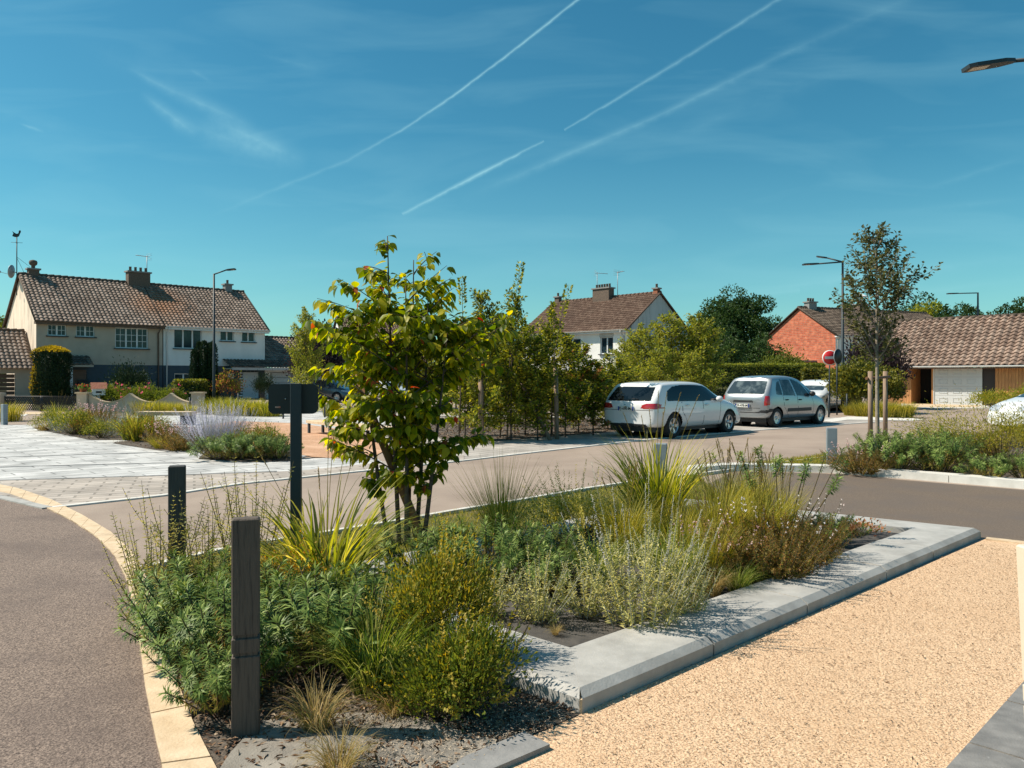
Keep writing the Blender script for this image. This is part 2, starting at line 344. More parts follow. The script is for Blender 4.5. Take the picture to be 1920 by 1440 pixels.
M_SLABD = mat('dark_slab', (.155, .150, .145), (.235, .225, .215), scale=9, rough=.7, bump=.002, bscale=120, c3=(.32, .31, .30), s3=22, c3lo=.66, c3hi=.74)
M_SOIL = mat('soil', (.055, .042, .032), (.12, .095, .075), scale=40, rough=1.0, bump=.02, bscale=45, c3=(.17, .14, .11), s3=6)
M_FABRIC = mat('weed_fabric', (.045, .042, .040), (.085, .078, .072), scale=9, rough=.85, bump=.004, bscale=120, c3=(.15, .13, .11), s3=4, c3lo=.55, c3hi=.8)
M_CHIP = leafmat('bark_chip', [(.05, .025, .015), (.13, .07, .04), (.25, .16, .10), (.33, .27, .2)], rough=.9, transl=0)
M_STONE = leafmat('pebble', [(.22, .2, .17), (.45, .36, .26), (.60, .50, .38)], rough=.8, transl=0)

gnd = sheet('ground', [(-400, -30), (400, -30), (400, 900), (-400, 900)], -.03, M_GRASS)
# the street: main carriageway running away to the right, the branch to the right, and the yards behind
sheet('road', [(-60, 1.0), (60, 1.0), (60, 62), (-10, 62), (-60, 62)], 0.0, M_ASPH)
M_ASPH3 = mat('asphalt_dark', (.085, .062, .046), (.21, .158, .118), scale=60, rough=.85, bump=.005, bscale=90, c3=(.12, .095, .08), s3=1.1, lo=.32, hi=.72, c3lo=.42, c3hi=.7)
sheet('branch_road', [Vector((1.9, 9.9, 0)), Vector((2.6, 10.9, 0)), Vector((3.4, 12.4, 0)), G(1375, 884), G(1546, 888), G(1920, 919), Vector((14, 7.0, 0)), Vector((14, 1.5, 0)), Vector((8.9, 1.6, 0)), Vector((4.7, 7.66, 0))], .003, M_ASPH3)
# left foot pavement and its cream kerb
ko = [(-40, 915), (20, 928), (75, 948), (130, 975), (178, 1006), (212, 1040), (236, 1085), (250, 1140), (262, 1210), (272, 1290), (288, 1370), (306, 1450), (330, 1560), (370, 1750)]
kin = [(-40, 903), (30, 916), (95, 938), (155, 968), (208, 1000), (248, 1038), (272, 1080), (292, 1130), (308, 1190), (328, 1270), (362, 1360), (402, 1440), (455, 1540), (545, 1750)]
KO = [G(*p) for p in ko]; KI = [G(*p) for p in kin]
sheet('pavement', KO + [Vector((-2.0, .2, 0)), Vector((-14, .2, 0)), Vector((-14, 14, 0))], .004, M_ASPH2)
mb = MB(); mm = MB()
def kerb_run(mb, A, B, z0, z1, seg, gap=.012):
    """blocks between polylines A and B"""
    def resample(P):
        L = [0]; 
        for i in range(1, len(P)): L.append(L[-1] + (P[i] - P[i - 1]).length)
        return P, L
    P, L = resample(A); Q, L2 = resample(B)
    def at(P, L, t):
        s = t * L[-1]
        for i in range(1, len(P)):
            if s <= L[i] + 1e-9:
                f = (s - L[i - 1]) / max(L[i] - L[i - 1], 1e-9); return P[i - 1].lerp(P[i], f)
        return P[-1]
    n = max(1, int(L[-1] / seg)); g = gap / L[-1] / 2
    for i in range(n):
        t0, t1 = i / n + g, (i + 1) / n - g; sub = 3
        a = [at(P, L, t0 + (t1 - t0) * k / sub) for k in range(sub + 1)]; b = [at(Q, L2, t0 + (t1 - t0) * k / sub) for k in range(sub + 1)]
        poly = a + b[::-1]
        ar = sum(poly[k].x * poly[(k + 1) % len(poly)].y - poly[(k + 1) % len(poly)].x * poly[k].y for k in range(len(poly)))
        if ar < 0: poly = poly[::-1]
        mb.prism(poly, z0, z1)
kerb_run(mb, KO, KI, -.05, .018, .52)
o = thing('kerb', 'curved row of flush cream stone blocks between the foot pavement and the planted bed', 'kerb'); mb.build('kerb_stones', M_CREAM, o)
kerb_run(mm, KO, KI, -.05, .013, .52, .0); mm.build('mortar', M_CREAM, o)

# plaza of pale slabs and paver bands
sheet('plaza', [G(-160, 906), G(0, 902), G(315, 893.5), G(560, 884), G(640, 876), G(720, 869), G(700, 855), G(560, 862), G(720, 795), G(740, 770), G(450, 772), G(200, 782), G(60, 797), G(-60, 797), G(-500, 806)], .010, M_PLAZA)
bandn = [G(99, 954), G(315, 930), G(450, 909), G(574, 896), G(720, 880.5), G(870, 865)]
sheet('paver_band', [G(-70, 914), G(-160, 906), G(0, 902), G(315, 893.5), G(560, 884), G(640, 876), G(760, 862), G(870, 855)] + bandn[::-1], .014, M_BAND)
lane_n = [G(870, 865), G(1000, 849.5), G(1100, 838), G(1200, 827), G(1290, 818), G(1420, 807.5), G(1560, 797.5), G(1650, 791.5)]
lane_f = [G(1680, 786), G(1560, 783), G(1430, 781), G(1300, 779), G(1100, 779), G(900, 778), G(740, 775), G(680, 800), G(700, 835), G(790, 857)]
sheet('parking_lane', lane_n + lane_f, .008, M_LANE)
def strip(name, pts, w, z, m, label=None, seg=1.0, h=None, kind=None, cat=None):
    q = [Vector((a, b, 0)) for a, b in offset_strip(pts, w)]
    mb = MB(); kerb_run(mb, [Vector(p) for p in pts], q, -.03, z, seg, .01)
    o = mb.build(name, m); tag(o, label, cat, kind=kind); return o
for k_, pts_ in enumerate((((-60, 861), (180, 853), (390, 847)), ((-60, 879), (200, 872), (470, 866)))):
    strip('drain_slot', [G(*p) for p in pts_], .07, .017, M_CONC_D, ('narrow dark drain line across the pale plaza, farther one', 'narrow dark drain line across the pale plaza, nearer one')[k_], cat='drain')
strip('drain_slot', [G(-100, 906), G(315, 893.5), G(520, 886)], .08, .020, M_CONC_D, 'narrow dark drain line between pale plaza and brown paver band', cat='drain')
strip('edging', [p.copy() for p in bandn[:-1]] + [G(870, 865)] + lane_n[1:], .10, .020, M_WHITEK, 'thin pale flush kerb line along the far road edge, ending by the parked cars', cat='kerb')
strip('edging', [G(99, 953), G(-70, 914)], .12, .020, M_CONC, 'short grey flush edging at the left end of the paver band by the cream kerb', cat='kerb')
sheet('gravel_square', [G(440, 790), G(560, 794.5), G(640, 806), G(700, 822), G(735, 838), G(700, 858), G(640, 861), G(585, 858), G(548, 850), G(450, 830), G(380, 800)], .016, M_SAND2)
# far strip of road and pale pavement at right
sheet('parking_bay_kerb', [G(1540, 789), G(1590, 781.5), G(1660, 783), G(1715, 785), G(1735, 787), G(1715, 789.5), G(1650, 788.5), G(1590, 787.5), G(1560, 792)], .016, M_WHITEK)
sheet('driveway', [G(1690, 765.5), G(1830, 766), G(1960, 768), G(1990, 759), G(1860, 753), G(1690, 754)], .012, M_WHITEK)
sheet('driveway_apron', [G(1700, 764), G(1830, 764), G(1850, 757), G(1700, 757)], .018, M_CREAM)

# thin kerb behind the bed, verge of grass
kk = [G(262, 1060, .05), G(330, 1045, .05), G(430, 1022, .05), G(560, 1002, .05), G(720, 977, .05), G(840, 956, .05), G(960, 937, .05), G(1100, 913, .05), G(1210, 897, .05), G(1310, 886, .05), G(1420, 871, .05), G(1546, 855, .05)]
strip('kerb', [Vector((p.x, p.y, 0)) for p in kk], -.07, .05, M_WHITEK, 'long thin pale kerb along the near edge of the road behind the planted bed', cat='kerb')
A = Vector((.327, 3.65, 0)); B = Vector((4.67, 7.66, 0)); Cc = Vector((2.05, 9.63, 0)); D = Vector((-1.88, 5.65, 0))
M_VERGE = mat('verge', (.11, .105, .022), (.07, .08, .018), scale=14, rough=1, bump=.02, bscale=60, c3=(.20, .15, .07), s3=3)
vg = [Vector((p.x, p.y, 0)) for p in kk[1:10]] + [Cc + Vector((.6, -.2, 0)), Cc, D, G(330, 1060)]
sheet('verge', vg, .012, M_VERGE)
# bed soil, left of the planter
bed = [KI[5], KI[6], KI[7], KI[8], KI[9], KI[10], KI[11], KI[12], G(700, 1600), G(860, 1440), G(990, 1383), G(1078, 1347), A, D, G(340, 1052), G(262, 1060)]
sheet('bed_soil', bed, .008, M_SOIL)
sheet('sand_path', [G(1078, 1347), G(990, 1386), G(860, 1444), G(700, 1610), Vector((.2, 1.5, 0)), Vector((9.0, 1.5, 0)), Vector((6.9, 5.9, 0)), Vector((4.70, 7.62, 0)), A], .006, M_SAND)
strip('edging', [Vector((4.70, 7.62, 0)), Vector((6.9, 5.9, 0))], -.10, .022, M_CREAM, 'pale flush edging between the sandy path and the branch road at right', cat='kerb')
strip('edging', [G(694, 1600), G(850, 1440), G(985, 1383)], -.16, .03, M_CONC_D, 'dark grey flush edging stones between the soil bed and the sandy path', seg=.5, cat='kerb')
# dark slabs at the bottom right corner
mb = MB(); base = Vector((1.79, 3.15, 0)) - U * 2.2
for i in range(-1, 9):
    for j in range(3):
        p = base + U * (i * .62) - V * (j * .62)
        q = [p, p + U * .605, p + U * .605 - V * .605, p - V * .605]
        mb.prism(q[::-1], -.03, .016)
o = thing('slab_paving', 'dark grey square slabs with sandy joints at the corner of the sandy path', 'paving'); mb.build('slab', M_SLABD, o)
j_ = MB(); j_.prism([base - V * 1.9 - U * .6, base - V * 1.9 + U * 5.6, base + U * 5.6, base - U * .6], -.03, .0075); j_.build('joint_sand', M_CREAM, o)

# ------------------------------------------------------------------ raised planter: concrete coping ring
def ring(poly, w):
    n = len(poly); out = []
    for i in range(n):
        p0, p1, p2 = poly[i - 1], poly[i], poly[(i + 1) % n]
        d1 = (p1 - p0).normalized(); d2 = (p2 - p1).normalized(); n1 = Vector((-d1.y, d1.x, 0)); n2 = Vector((-d2.y, d2.x, 0))
        m_ = (n1 + n2).normalized(); out.append(p1 + m_ * (w / max(m_.dot(n1), .2)))
    return out
PO = [A, B, Cc, D]; W0 = .45; PI_ = ring(PO, W0); PB = ring(PO, .045)
pl = thing('planter', 'low angular planter edged with wide pale grey concrete coping in the middle of the picture', 'planter')
mb = MB(); mort = MB(); HT = .105
for s in range(4):
    a, b = PO[s], PO[(s + 1) % 4]; ai, bi = PI_[s], PI_[(s + 1) % 4]; ab, bb = PB[s], PB[(s + 1) % 4]
    L = (b - a).length; n = max(1, round(L / (1.15 if s == 0 else 1.3))); cuts = [0] + [(k + (random.uniform(-.12, .12))) / n for k in range(1, n)] + [1]
    for k in range(n):
        g = .008 / L; t0, t1 = cuts[k] + g, cuts[k + 1] - g
        if k == 0: t0 = .009 / L
        if k == n - 1: t1 = 1 - .009 / L
        dd = (b - a)
        def onin(t, P_, Q_):   # inner point square to the edge unless at a mitred corner
            if t < .02: return P_
            if t > .98: return Q_
            p = a.lerp(b, t); nn = Vector((-dd.y, dd.x, 0)).normalized(); w = (P_ - a).dot(nn); return p + nn * w
        o0, o1 = a.lerp(b, t0), a.lerp(b, t1); m0, m1 = onin(t0, ab, bb), onin(t1, ab, bb); i0, i1 = onin(t0, ai, bi), onin(t1, ai, bi)
        zj = random.uniform(-.002, .002); z1, zb = HT + zj, HT - .032 + zj
        vs = [(o0.x, o0.y, -.02), (o1.x, o1.y, -.02), (o1.x, o1.y, zb), (o0.x, o0.y, zb), (m1.x, m1.y, z1), (m0.x, m0.y, z1), (i1.x, i1.y, z1), (i0.x, i0.y, z1), (i1.x, i1.y, -.02), (i0.x, i0.y, -.02)]
        mb.add(vs, [(0, 1, 2, 3), (3, 2, 4, 5), (5, 4, 6, 7), (7, 6, 8, 9), (0, 3, 5, 7, 9), (1, 8, 6, 4, 2)])
    q = [a.lerp(ai, .16), b.lerp(bi, .16), bi.lerp(b, .03), ai.lerp(a, .03)]
    mort.prism([(p.x, p.y) for p in q], -.02, HT - .006)
for s in range(4):
    o_, b_, i_ = PO[s], PB[s], PI_[s]; t_ = (i_ - o_).normalized(); w_ = Vector((-t_.y, t_.x, 0)) * .007
    for p, q, z in ((o_ + t_ * .003, b_, HT - .036), (b_, i_ - t_ * .004, HT - .002)): mort.prism([(v.x, v.y) for v in (p - w_, q - w_, q + w_, p + w_)][::-1], -.02, z)
mb.build('coping', M_CONC, pl); mort.build('mortar', M_CREAM, pl)
# rumpled weed fabric inside
def rumple(poly, z, amp, n, seedv, m, name, parent=None, label=None, cat=None, kind=None):
    rs = np.random.RandomState(seedv)
    xs = [p.x for p in poly]; ys = [p.y for p in poly]
    gx = np.linspace(min(xs), max(xs), n); gy = np.linspace(min(ys), max(ys), n); X, Y = np.meshgrid(gx, gy)
    Z = np.zeros_like(X)
    for k in range(40):
        f = rs.uniform(1.5, 9) ; th = rs.uniform(0, np.pi * 2); ph = rs.uniform(0, 6.3); wv = np.sin(f * (X * np.cos(th) + Y * np.sin(th)) + ph)
        Z += (1 - np.abs(wv)) ** 3 / f * rs.uniform(.3, 1)
    Z = z + amp * (Z - Z.mean()) / Z.std() * .4
    inside = np.ones(X.shape, bool)
    for i in range(len(poly)):
        p, q = poly[i], poly[(i + 1) % len(poly)]
        inside &= ((q.x - p.x) * (Y - p.y) - (q.y - p.y) * (X - p.x)) > -.02
    idx = np.arange(n * n).reshape(n, n); f = np.stack([idx[:-1, :-1], idx[:-1, 1:], idx[1:, 1:], idx[1:, :-1]], -1).reshape(-1, 4)
    keep = inside.ravel()[f].all(1)
    me = npmesh(name, np.stack([X, Y, Z], -1).reshape(-1, 3), [f[keep]], smooth=True)
    o = link(name, me, m, parent); tag(o, label, cat, kind=kind); return o
rumple([p for p in PI_], .052, .022, 220, 3, M_FABRIC, 'ground_fabric', parent=pl)
# a bit of weed fabric uncovered in the near bed
fb = rumple([G(420, 1440), G(440, 1600), G(760, 1560), G(930, 1400), G(700, 1340), G(500, 1365)], .018, .014, 90, 5, mat('weed_fabric_sunlit', (.20, .18, .155), (.30, .27, .23), scale=5, rough=.9, bump=.004, bscale=100, c3=(.09, .08, .07), s3=3, c3lo=.5, c3hi=.75), 'weed_fabric', label='uncovered dark rumpled weed fabric in the near bed, right of the front wooden post', cat='weed fabric')  # paler copy of the planter fabric; sunlight on it is put into the colour
# mulch and pebbles scattered over beds
def chips(name, polys, n, L, z, m, label, seedv=1, tm=T_SIMPLE):
    np.random.seed(seedv); Lv = Leaves()
    for poly, share in polys:
        xs = [p.x for p in poly]; ys = [p.y for p in poly]; k = int(n * share)
        P = np.stack([np.random.uniform(min(xs), max(xs), k * 3), np.random.uniform(min(ys), max(ys), k * 3)], -1)
        ins = np.zeros(len(P), bool); j = len(poly) - 1
        for i in range(len(poly)):
            xi, yi, xj, yj = poly[i].x, poly[i].y, poly[j].x, poly[j].y
            c = ((yi > P[:, 1]) != (yj > P[:, 1])) & (P[:, 0] < (xj - xi) * (P[:, 1] - yi) / (yj - yi + 1e-12) + xi); ins ^= c; j = i
        P = P[ins][:k]
        pos = np.concatenate([P, z + np.random.rand(len(P), 1) * .012], 1); d = rdir(len(P)); d[:, 2] *= .25
        Lv.add(pos, d, rdir(len(P), 3), L * (.5 + np.random.rand(len(P))), L * .35, tm)
    o = Lv.build(name, m); tag(o, label, kind='stuff'); return o
chips('bark_mulch', [(bed, 1.0)], 9000, .035, .012, M_CHIP, 'brown bark and dry leaf litter on the near bed')
chips('gravel_chips', [([G(560, 1500), G(830, 1470), G(1075, 1350), G(940, 1300), G(640, 1360)], 1.0)], 3500, .012, .02, M_STONE, 'small pale gravel spilled on the near bed', 2)
chips('sand_grit', [([A, Vector((4.5, 7.4, 0)), Vector((5, 6.5, 0)), Vector((1.7, 3.1, 0)), Vector((.2, 2.6, 0))], 1.0)], 22000, .012, .006, leafmat('grit', [(.05, .035, .025), (.22, .14, .08), (.6, .45, .3), (.8, .64, .48)], rough=.9, transl=0), 'coarse sand and grit loose on the sandy path', 4)
hbed = [G(860, 833), G(1000, 822), G(1130, 812), G(1195, 806), G(1240, 797), G(1120, 786), G(990, 783), G(820, 784), G(760, 800)]
sheet('hedge_bed_soil', hbed, .018, M_SOIL)
chips('bark_mulch', [(hbed, 1.0)], 5000, .09, .02, M_CHIP, 'grey brown bark mulch under the staked young trees', 3)
chips('stray_leaves', [([A, Vector((4.6, 7.6, 0)), Vector((5, 6.5, 0)), Vector((1.7, 3.1, 0)), Vector((.2, 2.6, 0))], .5), ([Vector((1.2, 4.6, 0)), Vector((4.2, 7.3, 0)), Vector((4.35, 7.1, 0)), Vector((1.3, 4.35, 0))], .5)], 130, .03, .012, M_CHIP, 'stray dry leaves on the sandy path', 8)
# island at right with kerb
isl = [G(1312, 887), G(1372, 878, .0), G(1546, 879, .0), G(1600, 884), G(1760, 896), G(1920, 909), G(2300, 938), G(2500, 860), G(2150, 800), G(1900, 806), G(1700, 828), G(1546, 857)]
sheet('island_soil', [Vector((p.x, p.y, 0)) for p in isl], .03, M_SOIL)
sheet('verge', [G(1330, 884), G(1545, 882), G(1590, 862), G(1546, 856)], .036, M_VERGE)
mb = MB()
kA = [G(1312, 889), G(1375, 883), G(1546, 886.5), G(1600, 890), G(1760, 903), G(1920, 917), G(2300, 950)]
kB = [Vector((a, b, 0)) for a, b in offset_strip(kA, .30)]
kerb_run(mb, kA, kB, -.03, .115, 1.0, .012)
o = mb.build('kerb', M_WHITEK); tag(o, 'raised pale kerb in front of the planted island at right', 'kerb')
# sawtooth bed soil at left
sb = [G(100, 812), G(170, 826), G(250, 826), G(210, 832), G(300, 846), G(390, 843), G(372, 862), G(470, 868), G(552, 866), G(552, 842), G(450, 810), G(340, 800), G(220, 796), G(120, 797), G(60, 803)]
sheet('strip_soil', sb, .020, M_SOIL)
chips('bark_mulch', [(sb, 1.0)], 2500, .07, .022, M_CHIP, 'brown bark mulch in the planted strip on the plaza', 6)
sheet('grass_verge', [G(-200, 790), G(45, 781), G(55, 776), G(-200, 776)], .012, M_WHITEK)
sheet('garden_lawn', [G(190, 776), G(600, 768), G(600, 757), G(60, 757), G(60, 770)], .012, M_VERGE)
# ------------------------------------------------------------------ buildings
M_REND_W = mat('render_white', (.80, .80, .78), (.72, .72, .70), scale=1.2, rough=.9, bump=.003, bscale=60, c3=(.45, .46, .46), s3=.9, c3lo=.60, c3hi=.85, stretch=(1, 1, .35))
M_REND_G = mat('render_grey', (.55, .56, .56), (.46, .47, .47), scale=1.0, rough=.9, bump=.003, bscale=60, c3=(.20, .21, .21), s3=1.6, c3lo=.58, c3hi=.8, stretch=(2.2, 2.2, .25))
M_REND_B = mat('render_beige', (.50, .42, .335), (.42, .35, .28), scale=1.0, rough=.9, bump=.003, bscale=60)
M_GABLE = mat('render_gable_sunlit_worn', (.92, .77, .62), (.76, .62, .49), scale=1.0, rough=.9, bump=.003, bscale=50, c3=(.30, .23, .18), s3=1.5, c3lo=.52, c3hi=.72, stretch=(2.5, 2.5, .3))  # sunlight put into the base colour, lighter than the front; worn streaks on top
M_BLUE = mat('paint_dark_blue', (.035, .055, .075), (.045, .07, .09), scale=2, rough=.7)
def tilemat(name, c1, c2, c3, stain=None):
    m = leafmat(name, [c1, c2, c3], rough=.75, transl=0, spec=.3); t = m.node_tree; b = t.nodes['Principled BSDF']
    n = t.nodes.new('ShaderNodeTexNoise'); n.inputs['Scale'].default_value = .7; n.inputs['Detail'].default_value = 4
    tc = t.nodes.new('ShaderNodeTexCoord'); t.links.new(tc.outputs['Object'], n.inputs['Vector'])
    r = t.nodes.new('ShaderNodeMapRange'); r.inputs[1].default_value = .35; r.inputs[2].default_value = .7; r.inputs[3].default_value = .85; r.inputs[4].default_value = 1.1
    t.links.new(n.outputs[0], r.inputs[0]); mx = t.nodes.new('ShaderNodeMix'); mx.data_type = 'RGBA'; mx.blend_type = 'MULTIPLY'; mx.inputs[0].default_value = 1
    src = b.inputs['Base Color'].links[0].from_socket; t.links.new(src, mx.inputs[6]); t.links.new(r.outputs[0], mx.inputs[7]); col = mx.outputs[2]
    if stain:
        (x, y, z, rad, colr) = stain
        vd = t.nodes.new('ShaderNodeVectorMath'); vd.operation = 'SUBTRACT'; t.links.new(tc.outputs['Object'], vd.inputs[0]); vd.inputs[1].default_value = (x, y, z)
        ln = t.nodes.new('ShaderNodeVectorMath'); ln.operation = 'LENGTH'; t.links.new(vd.outputs[0], ln.inputs[0])
        r2 = t.nodes.new('ShaderNodeMapRange'); r2.inputs[1].default_value = rad; r2.inputs[2].default_value = rad * .3; t.links.new(ln.outputs['Value'], r2.inputs[0])
        m2 = t.nodes.new('ShaderNodeMath'); m2.operation = 'MULTIPLY'; t.links.new(r2.outputs[0], m2.inputs[0]); t.links.new(n.outputs[0], m2.inputs[1])
        m3 = t.nodes.new('ShaderNodeMix'); m3.data_type = 'RGBA'; t.links.new(m2.outputs[0], m3.inputs[0]); t.links.new(col, m3.inputs[6]); m3.inputs[7].default_value = (*colr, 1); col = m3.outputs[2]
    t.links.new(col, b.inputs['Base Color']); return m
M_TILE = tilemat('tile_brown', (.17, .125, .10), (.24, .18, .145), (.33, .255, .21), (8.2, 2.0, 6.6, 2.8, (.36, .15, .06)))
M_TILE2 = tilemat('tile_red_brown', (.13, .08, .06), (.165, .105, .078), (.21, .14, .105))
M_TILE3 = tilemat('tile_garage', (.20, .135, .105), (.27, .19, .15), (.34, .25, .20))
M_TILE4 = tilemat('tile_dark', (.10, .075, .058), (.16, .12, .095), (.22, .17, .13))
M_BRICK = brickmat('brick_red', (.44, .085, .035), (.60, .17, .08), (.40, .20, .14), .44, .15, .018, 0, axis='YZ', wear=.35, wscale=3)
M_BRICKD = mat('chimney_brick', (.10, .075, .06), (.17, .12, .09), scale=12, rough=.9, bump=.006, bscale=40)
M_PVC = mat('white_frame', (.70, .71, .72), rough=.4); M_ZINC = mat('zinc', (.34, .36, .38), rough=.45, metal=.3)
M_GUT = mat('gutter_pale', (.50, .49, .46), (.42, .41, .39), scale=3, rough=.55)
M_BLACK = mat('black_metal', (.018, .018, .02), rough=.5); M_DARK = mat('recess_shade', (.01, .011, .013), rough=.9)
M_GLASS = mat('window_glass', (.012, .028, .040), (.05, .075, .09), scale=1.1, rough=.08, spec=.35, lo=.45, hi=.7)
M_SILL = mat('sill_dark', (.03, .03, .035), rough=.6); M_TERRA = mat('terracotta', (.34, .12, .06), (.22, .08, .045), scale=9, rough=.85)
M_WOODD = mat('door_wood_brown', (.10, .055, .035), (.15, .085, .055), scale=3, rough=.6, stretch=(1, 1, 12))
M_WOODC = mat('cladding_wood', (.55, .27, .10), (.36, .16, .06), scale=5, rough=.7, stretch=(6, 6, .5), bump=.003, bscale=20, c3=(.22, .11, .05), s3=3, c3lo=.6, c3hi=.8)
M_GDOOR = mat('door_pale', (.52, .55, .57), rough=.5)

def wall(mb, W, H, holes, T=.24, y=0.0, z0=0.0, flip=False):
    """front wall in the xz plane at y (outside), with window holes and reveals"""
    xs = sorted({0, W} | {h[0] for h in holes} | {h[1] for h in holes}); zs = sorted({z0, H} | {h[2] for h in holes} | {h[3] for h in holes})
    for i in range(len(xs) - 1):
        for j in range(len(zs) - 1):
            cx, cz = (xs[i] + xs[i + 1]) / 2, (zs[j] + zs[j + 1]) / 2
            if any(h[0] < cx < h[1] and h[2] < cz < h[3] for h in holes): continue
            mb.quad((xs[i], y, zs[j]), (xs[i + 1], y, zs[j]), (xs[i + 1], y, zs[j + 1]), (xs[i], y, zs[j + 1]))
    for a, b, c, d in holes:
        mb.quad((a, y, c), (a, y + T, c), (a, y + T, d), (a, y, d)); mb.quad((b, y, c), (b, y, d), (b, y + T, d), (b, y + T, c))
        mb.quad((a, y, d), (a, y + T, d), (b, y + T, d), (b, y, d)); mb.quad((a, y, c), (b, y, c), (b, y + T, c), (a, y + T, c))
def gable_sides(mb, x, D, eave, ridge, z0=0): mb.add([(x, 0, z0), (x, D, z0), (x, D, eave), (x, D / 2, ridge), (x, 0, eave)], [(0, 1, 2, 3, 4)])
def window(par, x0, x1, z0, z1, y, n=2, bars=(0, 0), frame=.07, sill=True, M=None, m=None):
    mb = MB(); f = frame
    def bx(a, b, c, d, e, g):
        mb.box(a, b, c, d, e, g)
    bx(x0, y, z0, x1, y + .06, z0 + f); bx(x0, y, z1 - f, x1, y + .06, z1); bx(x0, y, z0 + f, x0 + f, y + .06, z1 - f); bx(x1 - f, y, z0 + f, x1, y + .06, z1 - f)
    w = (x1 - x0) / n
    for k in range(1, n): bx(x0 + k * w - f * .7, y - .01, z0 + f, x0 + k * w + f * .7, y + .05, z1 - f)
    for k in range(n):
        a, b = x0 + k * w + f, x0 + (k + 1) * w - f
        for i in range(1, bars[0]): q = a + (b - a) * i / bars[0]; bx(q - .014, y + .012, z0 + f, q + .014, y + .04, z1 - f)
        for i in range(1, bars[1]): q = z0 + f + (z1 - z0 - 2 * f) * i / bars[1]; bx(a, y + .014, q - .014, b, y + .038, q + .014)
    w_ = mb.build('window', m or M_PVC, par)
    MB().quad((x0 + .03, y + .045, z0 + .03), (x1 - .03, y + .045, z0 + .03), (x1 - .03, y + .045, z1 - .03), (x0 + .03, y + .045, z1 - .03)).build('pane', M_GLASS, w_)
    if sill: MB().box(x0 - .08, y - .26, z0 - .07, x1 + .08, y + .02, z0 - .005).build('sill', M_SILL, w_)
    if M is not None: w_.matrix_local = M
    return w_
def roof_plane(par, x0, x1, y0, z0, y1, z1, m, tw=.27, th=.30, amp=.055, lift=.050, name='roof', thick=.10, seedv=0):
    """one slope of real pantiles from the eave (y0,z0) to the ridge (y1,z1)"""
    rs = np.random.RandomState(seedv); Ls = math.hypot(y1 - y0, z1 - z0); nx = max(1, round((x1 - x0) / tw)); nz = max(1, round(Ls / th))
    sy, sz = (y1 - y0) / Ls, (z1 - z0) / Ls; ny_, nz_ = (-sz, sy) if y1 > y0 else (sz, -sy)
    if nz_ < 0: ny_, nz_ = -ny_, -nz_
    px = np.array([0, .16, .34, .5, .66, .84, 1.0]); hx = np.array([0, .55, 1, 1, .55, .0, 0.0]) * amp
    i = np.arange(nx)[:, None]; X = (x0 + (i + px[None]) * (x1 - x0) / nx); Hx = np.broadcast_to(hx[None], X.shape)
    X = X.reshape(-1); Hx = Hx.reshape(-1); k = len(X)
    rows = []; var = []
    for j in range(nz):
        a, b = j * Ls / nz, (j + 1) * Ls / nz; v = np.repeat(rs.rand(nx), 7); jit = np.repeat(rs.randn(nx) * .003, 7)
        for s, h, last in ((a, lift * 0, 0), (a - .012, lift, 0), (b, 0.0, 1)):
            hh = Hx + h + jit
            rows.append(np.stack([X, y0 + sy * s + ny_ * hh, z0 + sz * s + nz_ * hh], -1)); var.append(v)
    P = np.concatenate(rows); n = len(rows)
    idx = np.arange(n * k).reshape(n, k); f = np.stack([idx[:-1, :-1], idx[:-1, 1:], idx[1:, 1:], idx[1:, :-1]], -1)
    f = f.reshape(-1, 4)
    if y1 < y0: f = f[:, ::-1]
    me = npmesh(name, P, [f], np.concatenate(var)); o = link(name, me, m, par)
    return o
def verge_ridge(par, x0, x1, y0, yr, y1, ze, zr, m, ridge=True):
    for x in (x0, x1): MB().tube([(x, y0, ze - .02), (x, yr, zr), (x, y1, ze - .02)], .075, 6).build('roof_verge', m, par)
    mb = MB()
    if ridge:
        n = int((x1 - x0) / .4)
        for k in range(n):
            a = x0 + (x1 - x0) * k / n; b = x0 + (x1 - x0) * (k + 1) / n + .03; mb.tube([(a, yr, zr + .02), (b, yr, zr + .035)], [.10, .125], 8)
    return mb.build('ridge_tiles', m, par)
def chimney(par, x, y, zb, w, d, h, pots=2, m=None, capm=None, round_pot=False):
    mb = MB(); mb.box(x - w / 2, y - d / 2, zb, x + w / 2, y + d / 2, zb + h); o = mb.build('chimney', m or M_BRICKD, par)
    MB().box(x - w / 2 - .09, y - d / 2 - .09, zb + h, x + w / 2 + .09, y + d / 2 + .09, zb + h + .1).build('chimney_cap', capm or M_CONC_D, o)
    mb = MB()
    for k in range(pots):
        px_ = x + (k - (pots - 1) / 2) * (w / max(pots, 1)) * .95
        if round_pot: mb.lathe([(.12, zb + h + .1), (.12, zb + h + .28), (.23, zb + h + .36), (.26, zb + h + .5), (.22, zb + h + .62), (.05, zb + h + .68)], 14, Matrix.Translation((px_, y, 0)))
        else: mb.lathe([(.10, zb + h + .1), (.085, zb + h + .36), (.10, zb + h + .37), (.10, zb + h + .41), (0, zb + h + .41)], 10, Matrix.Translation((px_, y, 0))); 
    mb.build('chimney_pot', M_TERRA if not round_pot and m is None else M_BRICKD, o); return o
